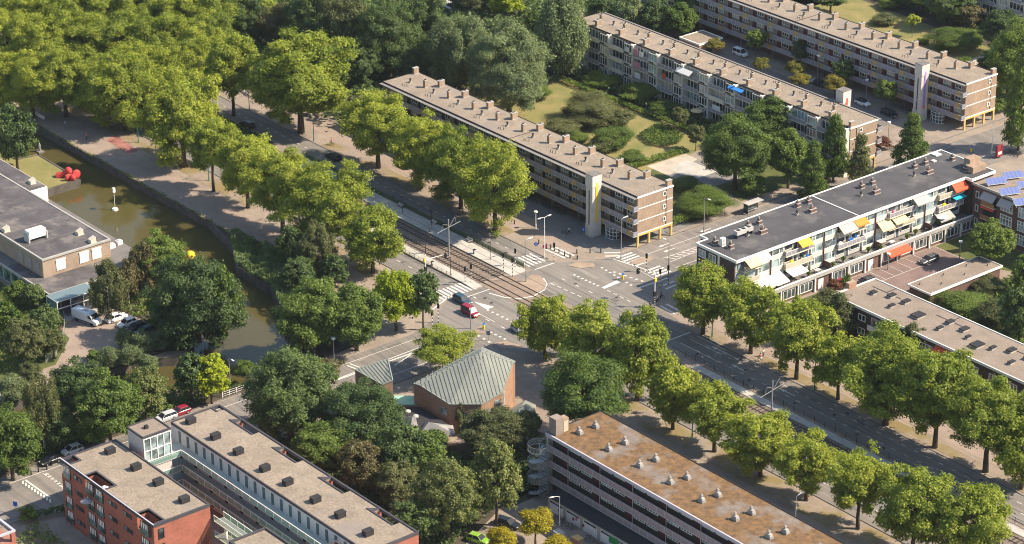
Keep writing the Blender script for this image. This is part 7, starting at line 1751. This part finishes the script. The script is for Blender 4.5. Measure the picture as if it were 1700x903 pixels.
for (a, b), l in [(((9, 163), (24, 172)), 'long white panel standing on the shaded quay, upper one'), (((56, 188), (72, 198)), 'long white panel standing on the shaded quay, lower one')]:
    p, q = at(*a, .3), at(*b, .3); t = thing('quay_panel', l, 'panel', (*p, 0)); MB().box(0, abs(q[0] - p[0]), -.12, .12, .2, 1.0).build('panel', WHITE, t, local=True); MB().box(.2, .35, -.1, .1, 0, .2).build('foot', DARK, t, local=True); MB().box(abs(q[0] - p[0]) - .35, abs(q[0] - p[0]) - .2, -.1, .1, 0, .2).build('foot', DARK, t, local=True)
# parasols, laundry, terrace and yard furniture
def parasol(x, y, z, r_, m, label):
    t = thing('parasol', label, 'parasol', (x, y, z)); MB().tube([(0, 0, 0), (0, 0, 2.3)], .03, 6).build('pole', STEEL, t, local=True); MB().tube([(0, 0, 1.95), (0, 0, 2.45)], [r_, .05], 8).build('canopy', m, t, local=True)
p = at(1574, 362, 5.6); parasol(46.0, p[1], 3.3, 1.2, WCANV, 'white parasol on the shop terrace near the corner wing'); p = at(1157, 183, 2); parasol(p[0], p[1], 0, 1.6, BCANV, 'beige parasol in the garden in front of the balcony flats'); p = at(208, 874, 6); parasol(40.0, -123.6, 6.3, 1.1, GCANV, 'grey parasol on a balcony of the red brick flats')
parasol(43.0, -121.8, 9.4, .9, WCANV, 'white parasol on the roof-level balcony of the red brick flats')
for u, z, w, h, m, l in [(-62.5, 9.4, 1.3, 1.0, WCANV, 'white sheet hung on the top balcony, left of the pink laundry'), (-59.5, 9.2, 1.6, 1.5, mat('pink_cloth', (0.45, 0.2, 0.24), 0.9), 'pink laundry hanging on the top balcony'), (-57.6, 9.3, 1.3, 1.2, WCANV, 'pale sheet hung right of the pink laundry'), (-59.0, 6.1, 2.4, 1.6, MATS['pink_cloth'], 'pink patterned cloth on the middle balcony'), (-58.8, 3.6, 2.0, 1.4, WCANV, 'large white sheet on the lowest balcony'), (-31.5, 3.6, 2.6, 1.2, WCANV, 'long white cloth over a balcony rail near the green trees'), (-49.5, 6.2, 1.2, 1.3, mat('red_cloth', (0.55, 0.08, 0.04), 0.9), 'red cloth hanging on a middle balcony')]:
    o = MB().box(-w / 2, w / 2, -.03, .03, 0, h).build('hanging_laundry', m); o.location = (u, 86.2, z); tag(o, l, 'laundry')
k = 0
for i in range(15):
    v = 31 + i * 3.55 + rnd.uniform(-.5, .5)
    if i % 3 == 0:
        t = thing('garden_table', 'dark garden table with four chairs on the shop terrace', 'table', (46.1, v, 3.3), group='tables on the shop terrace'); MB().box(-.4, .4, -.6, .6, .68, .74).build('tabletop', rnd.choice((DARK, WOODD, WHITE)), t, local=True)
        for a in (-.3, .3):
            for b in (-.5, .5): MB().box(a - .03, a + .03, b - .03, b + .03, 0, .68).build('leg', DARK, t, local=True)
    else:
        t = thing('potted_plant', 'potted plant on the shop terrace', 'plant', (46.5 - .6 * (i % 2), v, 3.3), group='potted plants on the shop terrace'); MB().tube([(0, 0, 0), (0, 0, .5)], [.2, .3], 10).build('pot', rnd.choice((BRICKC, CONC, DARK)), t, local=True)
        o = bpy.data.objects.new('foliage', crown_mesh('shrub', 1.5, i % 2)); scene.collection.objects.link(o); adopt(o, t); o.location = (0, 0, .95); o.scale = (.55, .55, .6)
# curved mesh fence of the museum garden, bridge railing
pts = [at(*q) for q in [(98, 517), (107, 530), (108, 550), (104, 572), (94, 590), (76, 604)]]
t = thing('garden_fence', 'curved wire mesh fence between the museum garden and the paved court', 'fence', (*pts[0], 0)); q = MB()
for a, b in zip(pts, pts[1:]): q.face([(*a, .05), (*b, .05), (*b, 1.7), (*a, 1.7)], 1); q.tube([(*a, 1.7), (*b, 1.7)], .03, 4); q.tube([(*a, 0), (*a, 1.75)], .04, 5)
q.build('mesh_panel', [GREYP, WIREG], t)
fence('bridge_railing', 'white railing along the canal beside the yellow-green tree', 'railing', (9.7, -77), (9.7, -66), 1.1, 1.4, WHITE, rails=3)
fence('garden_railing', 'pale railing along the path beside the small corner block, lower left', 'railing', (26, -136), (40, -133), 1.0, 1.4, WHITE, rails=2)
# far stalls at the top edge, white boats
for i, (q, l) in enumerate([((742, 8), 'left white houseboat roof at the top edge'), ((764, 14), 'right white houseboat roof at the top edge')]):
    x, y = at(*q, 2); t = thing('houseboat', l, 'boat', (x, y, 0)); MB().box(-4, 4, -1.6, 1.6, 0, 2.2).build('cabin', WHITE, t, local=True); MB().box(-4.3, 4.3, -1.9, 1.9, 2.2, 2.35).build('roof', GREYP, t, local=True); MB().tube([(3, 0, 2.3), (3, 0, 7)], .12, 6).build('mast', WHITE, t, local=True)
    for a in (-2.5, 0, 2.5): MB().box(a - .6, a + .6, -1.64, -1.6, .9, 1.7).build('window', GLASS, t, local=True)

# ------------------------------------------------------------------ people
SKIN = mat('skin', (0.48, 0.28, 0.19), 0.6); HAIR = mat('dark_hair', (0.04, 0.025, 0.015), 0.8); HAIRB = mat('fair_hair', (0.30, 0.20, 0.09), 0.8)
def skin_mesh(verts, edges, rad, root=0):
    me = bpy.data.meshes.new('tmp'); me.from_pydata(verts, edges, []); o = bpy.data.objects.new('tmp', me); scene.collection.objects.link(o)
    o.modifiers.new('s', 'SKIN'); o.modifiers.new('b', 'SUBSURF').levels = 1
    for i, r_ in enumerate(rad): me.skin_vertices[0].data[i].radius = (r_, r_)
    me.skin_vertices[0].data[root].use_root = True
    dg = bpy.context.evaluated_depsgraph_get(); dg.update(); ev = o.evaluated_get(dg).to_mesh()
    V_ = [tuple(v.co) for v in ev.vertices]; F_s = [tuple(p.vertices) for p in ev.polygons]
    o.evaluated_get(dg).to_mesh_clear(); bpy.data.objects.remove(o); return V_, F_s
def person(px_, py_, deg, pose, shirt, trousers, hair, label, z=0.0, xy=None, seat=0.0):
    x, y = xy or at(px_, py_, z); t = thing('person', label, 'person', (x, y, z))
    W = {'stand': dict(fl=(.05, .09, .08), fr=(-.02, -.09, .08), kl=(.05, .09, .5), kr=(.02, -.09, .5), el=(-.02, .27, 1.13), er=(.04, -.27, 1.13), hl=(.08, .27, .88), hr=(.16, -.24, .9), lean=0),
         'walk': dict(fl=(.36, .09, .08), fr=(-.36, -.09, .12), kl=(.22, .09, .5), kr=(-.06, -.09, .5), el=(-.14, .27, 1.14), er=(.16, -.27, 1.14), hl=(-.12, .28, .88), hr=(.34, -.24, .95), lean=.04),
         'cycle': dict(fl=(.2, .11, .12), fr=(-.02, -.11, .35), kl=(.34, .12, .58), kr=(.32, -.12, .74), el=(.2, .24, 1.12), er=(.2, -.24, 1.12), hl=(.42, .24, 1.02), hr=(.42, -.24, 1.02), lean=.2)}[pose]
    l = W['lean']; pz = .93; hx = -.12 if pose == 'cycle' else 0
    V_ = [(hx, 0, pz), (hx + l * .5, 0, 1.15), (hx + l, 0, 1.38), (hx + l, 0, 1.5), (hx + l + .02, 0, 1.6), (hx + l + .01, 0, 1.74), (hx + l, .17, 1.4), W['el'], W['hl'], (hx + l, -.17, 1.4), W['er'], W['hr'], (hx, .09, .88), W['kl'], W['fl'], (hx, -.09, .88), W['kr'], W['fr'],
          (W['fl'][0] + .18, W['fl'][1], .05 if W['fl'][2] < .2 else W['fl'][2] - .04), (W['fr'][0] + .18, W['fr'][1], max(.05, W['fr'][2] - .05))]
    Eg = [(0, 1), (1, 2), (2, 3), (3, 4), (4, 5), (2, 6), (6, 7), (7, 8), (2, 9), (9, 10), (10, 11), (0, 12), (12, 13), (13, 14), (0, 15), (15, 16), (16, 17), (14, 18), (17, 19)]
    Rd = [.13, .125, .14, .06, .09, .085, .065, .048, .034, .065, .048, .034, .095, .065, .045, .095, .065, .045, .035, .035]
    v, f = skin_mesh(V_, Eg, Rd); m = MB(); m.v = list(v); m.f = list(f); m.m = [0] * len(f)
    for hnd, s in ((W['hl'], 1), (W['hr'], -1)):
        d = Vector((.3, 0, -.95)) if pose != 'cycle' else Vector((.9, 0, -.3)); h = Vector(hnd)
        m.tube([h, h + d * .08], [.03, .036], 6)
        for k, L_ in enumerate((.075, .085, .08, .06)):
            o_ = Vector((0, (k - 1.5) * .018, 0)); m.tube([h + d * .07 + o_, h + d * (.07 + L_ * .6) + o_, h + d * (.07 + L_) + o_ + Vector((.012, 0, -.01))], [.009, .008, .006], 4)
        m.tube([h + d * .02 + Vector((.02, 0, 0)), h + d * .05 + Vector((.055, -s * .01, 0))], [.011, .007], 4)
    hd = V_[5]; m.ball((hd[0] + .085, 0, hd[2] - .07), .014, nu=6, nv=4)
    for s in (-1, 1): m.ball((hd[0] - .01, s * .088, hd[2] - .07), .02, nu=6, nv=4)
    m.build('body', SKIN, t, local=True, smooth=True)
    def cloth(ids, edges, name, mt, g_=1.18):
        mp = {a: i for i, a in enumerate(ids)}; v, f = skin_mesh([V_[a] for a in ids], [(mp[a], mp[b]) for a, b in edges], [Rd[a] * g_ + .008 for a in ids]); q = MB(); q.v, q.f, q.m = list(v), list(f), [0] * len(f); return q.build(name, mt, t, local=True, smooth=True)
    cloth([2, 1, 0, 6, 7, 9, 10], [(2, 1), (1, 0), (2, 6), (6, 7), (2, 9), (9, 10)], 'shirt', shirt, 1.15)
    cloth([0, 12, 13, 14, 15, 16, 17], [(0, 12), (12, 13), (13, 14), (0, 15), (15, 16), (16, 17)], 'trousers', trousers, 1.12)
    h = MB(); h.ball((hd[0] - .025, 0, hd[2] + .0), .112, nu=10, nv=8, sz=(1, .95, .95)); h.build('hair', hair, t, local=True, smooth=True)
    for s in (-1, 1): MB().ball((hd[0] + .078, s * .032, hd[2] - .045), .012, nu=6, nv=4).build('eye', DARK, t, local=True)
    t.rotation_euler = (0, 0, R(deg)); return t
DEN = mat('denim', (0.05, 0.07, 0.13), 0.9); LBL = mat('light_blue_cloth', (0.45, 0.55, 0.70), 0.9); PKC = mat('bright_pink_cloth', (0.75, 0.08, 0.16), 0.9); GRC = mat('grey_cloth', (0.22, 0.24, 0.30), 0.9); BLKC = mat('black_cloth', (0.02, 0.02, 0.025), 0.9); WHC = mat('white_cloth', (0.7, 0.7, 0.68), 0.9)
person(945, 389, 200, 'walk', LBL, BLKC, HAIR, 'person in a light blue shirt crossing the shaded plaza with a bicycle'); x, y = at(937, 389); bike(x, y, 200, 'dark bicycle wheeled by the person in a light blue shirt')
person(713, 385, 90, 'stand', LBL, GRC, HAIRB, 'person in grey-blue waiting by the green railing on the platform', z=0.28)
def cyclist(px_, py_, deg, a, b, c, label):
    x, y = at(px_, py_); bike(x, y, deg, 'bicycle ridden by the ' + ' '.join(label.split()[:9])); person(0, 0, deg, 'cycle', a, b, c, label, z=0.06, xy=(x - .12 * math.cos(R(deg)), y - .12 * math.sin(R(deg))))
cyclist(551, 241, 180, PKC, GRC, HAIR, 'cyclist in a bright pink top on the sunny cycle path')
cyclist(795, 351, 180, WHC, DEN, HAIR, 'cyclist in white under the plane trees beside the orange banner')
cyclist(1090, 503, 270, GRC, BLKC, HAIR, 'cyclist waiting left at the corner by the gantry mast'); cyclist(1097, 497, 250, BLKC, BLKC, HAIR, 'cyclist in black at the corner beside the striped pole')
person(1079.5, 514, 120, 'stand', DEN, DEN, HAIR, 'person in dark clothes beside the foot of the gantry mast')
cyclist(1262, 600, 180, PKC, WHC, HAIR, 'cyclist in pale pink in the shade of the right row of trees'); person(1267, 592, 0, 'stand', WHC, DEN, HAIR, 'person in a white top in the shade near the right row of trees')
person(108, 211, 40, 'walk', WHC, GRC, HAIR, 'person in white walking on the shaded quay'); person(144, 232, 220, 'stand', PKC, DEN, HAIRB, 'person in a red top at the quay edge near the red paving')
person(1020, 492 + 14, 0, 'stand', LBL, DEN, HAIR, 'person in light blue at the edge of the junction near the treetops') if False else None
# grey figure standing on a raft in the canal
x, y = at(66, 251, -1.6); t = thing('floating_statue', 'grey upright statue on a small raft in the shaded canal', 'statue', (x, y, -1.75)); MB().box(-.9, .9, -.7, .7, -.2, .25).build('raft', CONCD, t, local=True)
v, f = skin_mesh([(0, 0, .3), (0, 0, .9), (0, 0, 1.6), (0, .05, 2.0), (0, 0, 2.3), (0, .4, 1.3), (0, -.35, 1.2)], [(0, 1), (1, 2), (2, 3), (3, 4), (2, 5), (2, 6)], [.35, .3, .28, .16, .2, .12, .12]); q = MB(); q.v, q.f, q.m = list(v), list(f), [0] * len(f); q.build('figure', STEEL, t, local=True, smooth=True)
# drain covers, small stones of the kerb islands
zone('traffic_island', ISLE, [(12.8, 20.6), (12.8, 25.4), (14.8, 25.8), (15.3, 24.0), (14.6, 20.6)], 0.12)
zone('traffic_island', ISLE, [at(*q) for q in [(940, 441), (958, 436), (985, 437), (988, 443), (965, 446)]], 0.1)
zone('traffic_island', ISLE, [at(*q) for q in [(787, 548), (800, 541), (809, 549), (803, 554), (790, 555)]], 0.1)
zone('traffic_island', ISLE, [at(*q) for q in [(818, 570), (840, 567), (866, 574), (848, 580), (830, 577)]], 0.1)

hedge('squarish clipped hedge bed standing free on the lawn', [at(*q, .5) for q in [(1060, 224), (1088, 208), (1110, 210), (1136, 226), (1128, 236), (1104, 243), (1078, 238)]], 1.1, 'green', 31)
# repairs, tyre-dark lanes and manholes of the carriageways
DPATCH = mat('asphalt_repair', (0.12, 0.108, 0.098), 0.9, var=0.1, fine=0.1, fs=4); LPATCH = mat('asphalt_worn', (0.235, 0.208, 0.182), 0.9, var=0.1, fine=0.12, fs=4)
rp_ = MB(); lp_ = MB()
for i in range(46):
    a = rnd.choice((0, 1, 2)); w, d_ = rnd.uniform(1, 7), rnd.uniform(.5, 1.6)
    if a == 0: x, y = rnd.uniform(6, 44), rnd.uniform(-16, 12)
    elif a == 1: x, y = rnd.choice((rnd.uniform(-90, -5), rnd.uniform(50, 130))), rnd.choice((rnd.uniform(3.3, 6.8), rnd.uniform(-17.5, -13)))
    else: x, y = rnd.uniform(11, 18), rnd.choice((rnd.uniform(28, 120), rnd.uniform(-120, -40))); w, d_ = d_, w
    (rp_ if i % 2 else lp_).sheet([(x, y), (x + w, y + rnd.uniform(-.2, .2)), (x + w, y + d_), (x, y + d_)], 0.040 + 0.00012 * i)
rp_.build('asphalt_repairs', DPATCH)['kind'] = 'structure'; lp_.build('asphalt_repairs', LPATCH)['kind'] = 'structure'
mh = MB()
for i in range(30): x, y = rnd.choice(((rnd.uniform(-90, -5), rnd.choice((4.2, 7.1, -16.9, -13.6, 15))), (rnd.uniform(6, 44), rnd.uniform(-16, 12)), (rnd.uniform(50, 130), rnd.choice((2.6, 4.9, 7.2, -16)))));mh.tube([(x, y, .02), (x, y, .052)], .33, 12)
mh.build('manhole_covers', DARK)['kind'] = 'structure'

for a, b, sd_ in ((-150, -52, 41),):
    cover('quay_plants', 'fringe of small plants growing along the top of the quay wall', 'plants', [(a, -34.6), (b, -34.4), (b, -33.7), (a, -33.8)], 0.55, 9, 'green', 0.3, seed=sd_, hnoise=0.9)

for v, l in ((-7.9, 'overhead wire above the tram track nearer the canal'), (-4.0, 'overhead wire above the tram track beside the long platform')):
    o = MB().tube([(-420, v, 5.75), (0, v, 5.7), (400, v, 5.75)], 0.028, 5).build('overhead_wire', BLACKP); tag(o, l, 'wire')
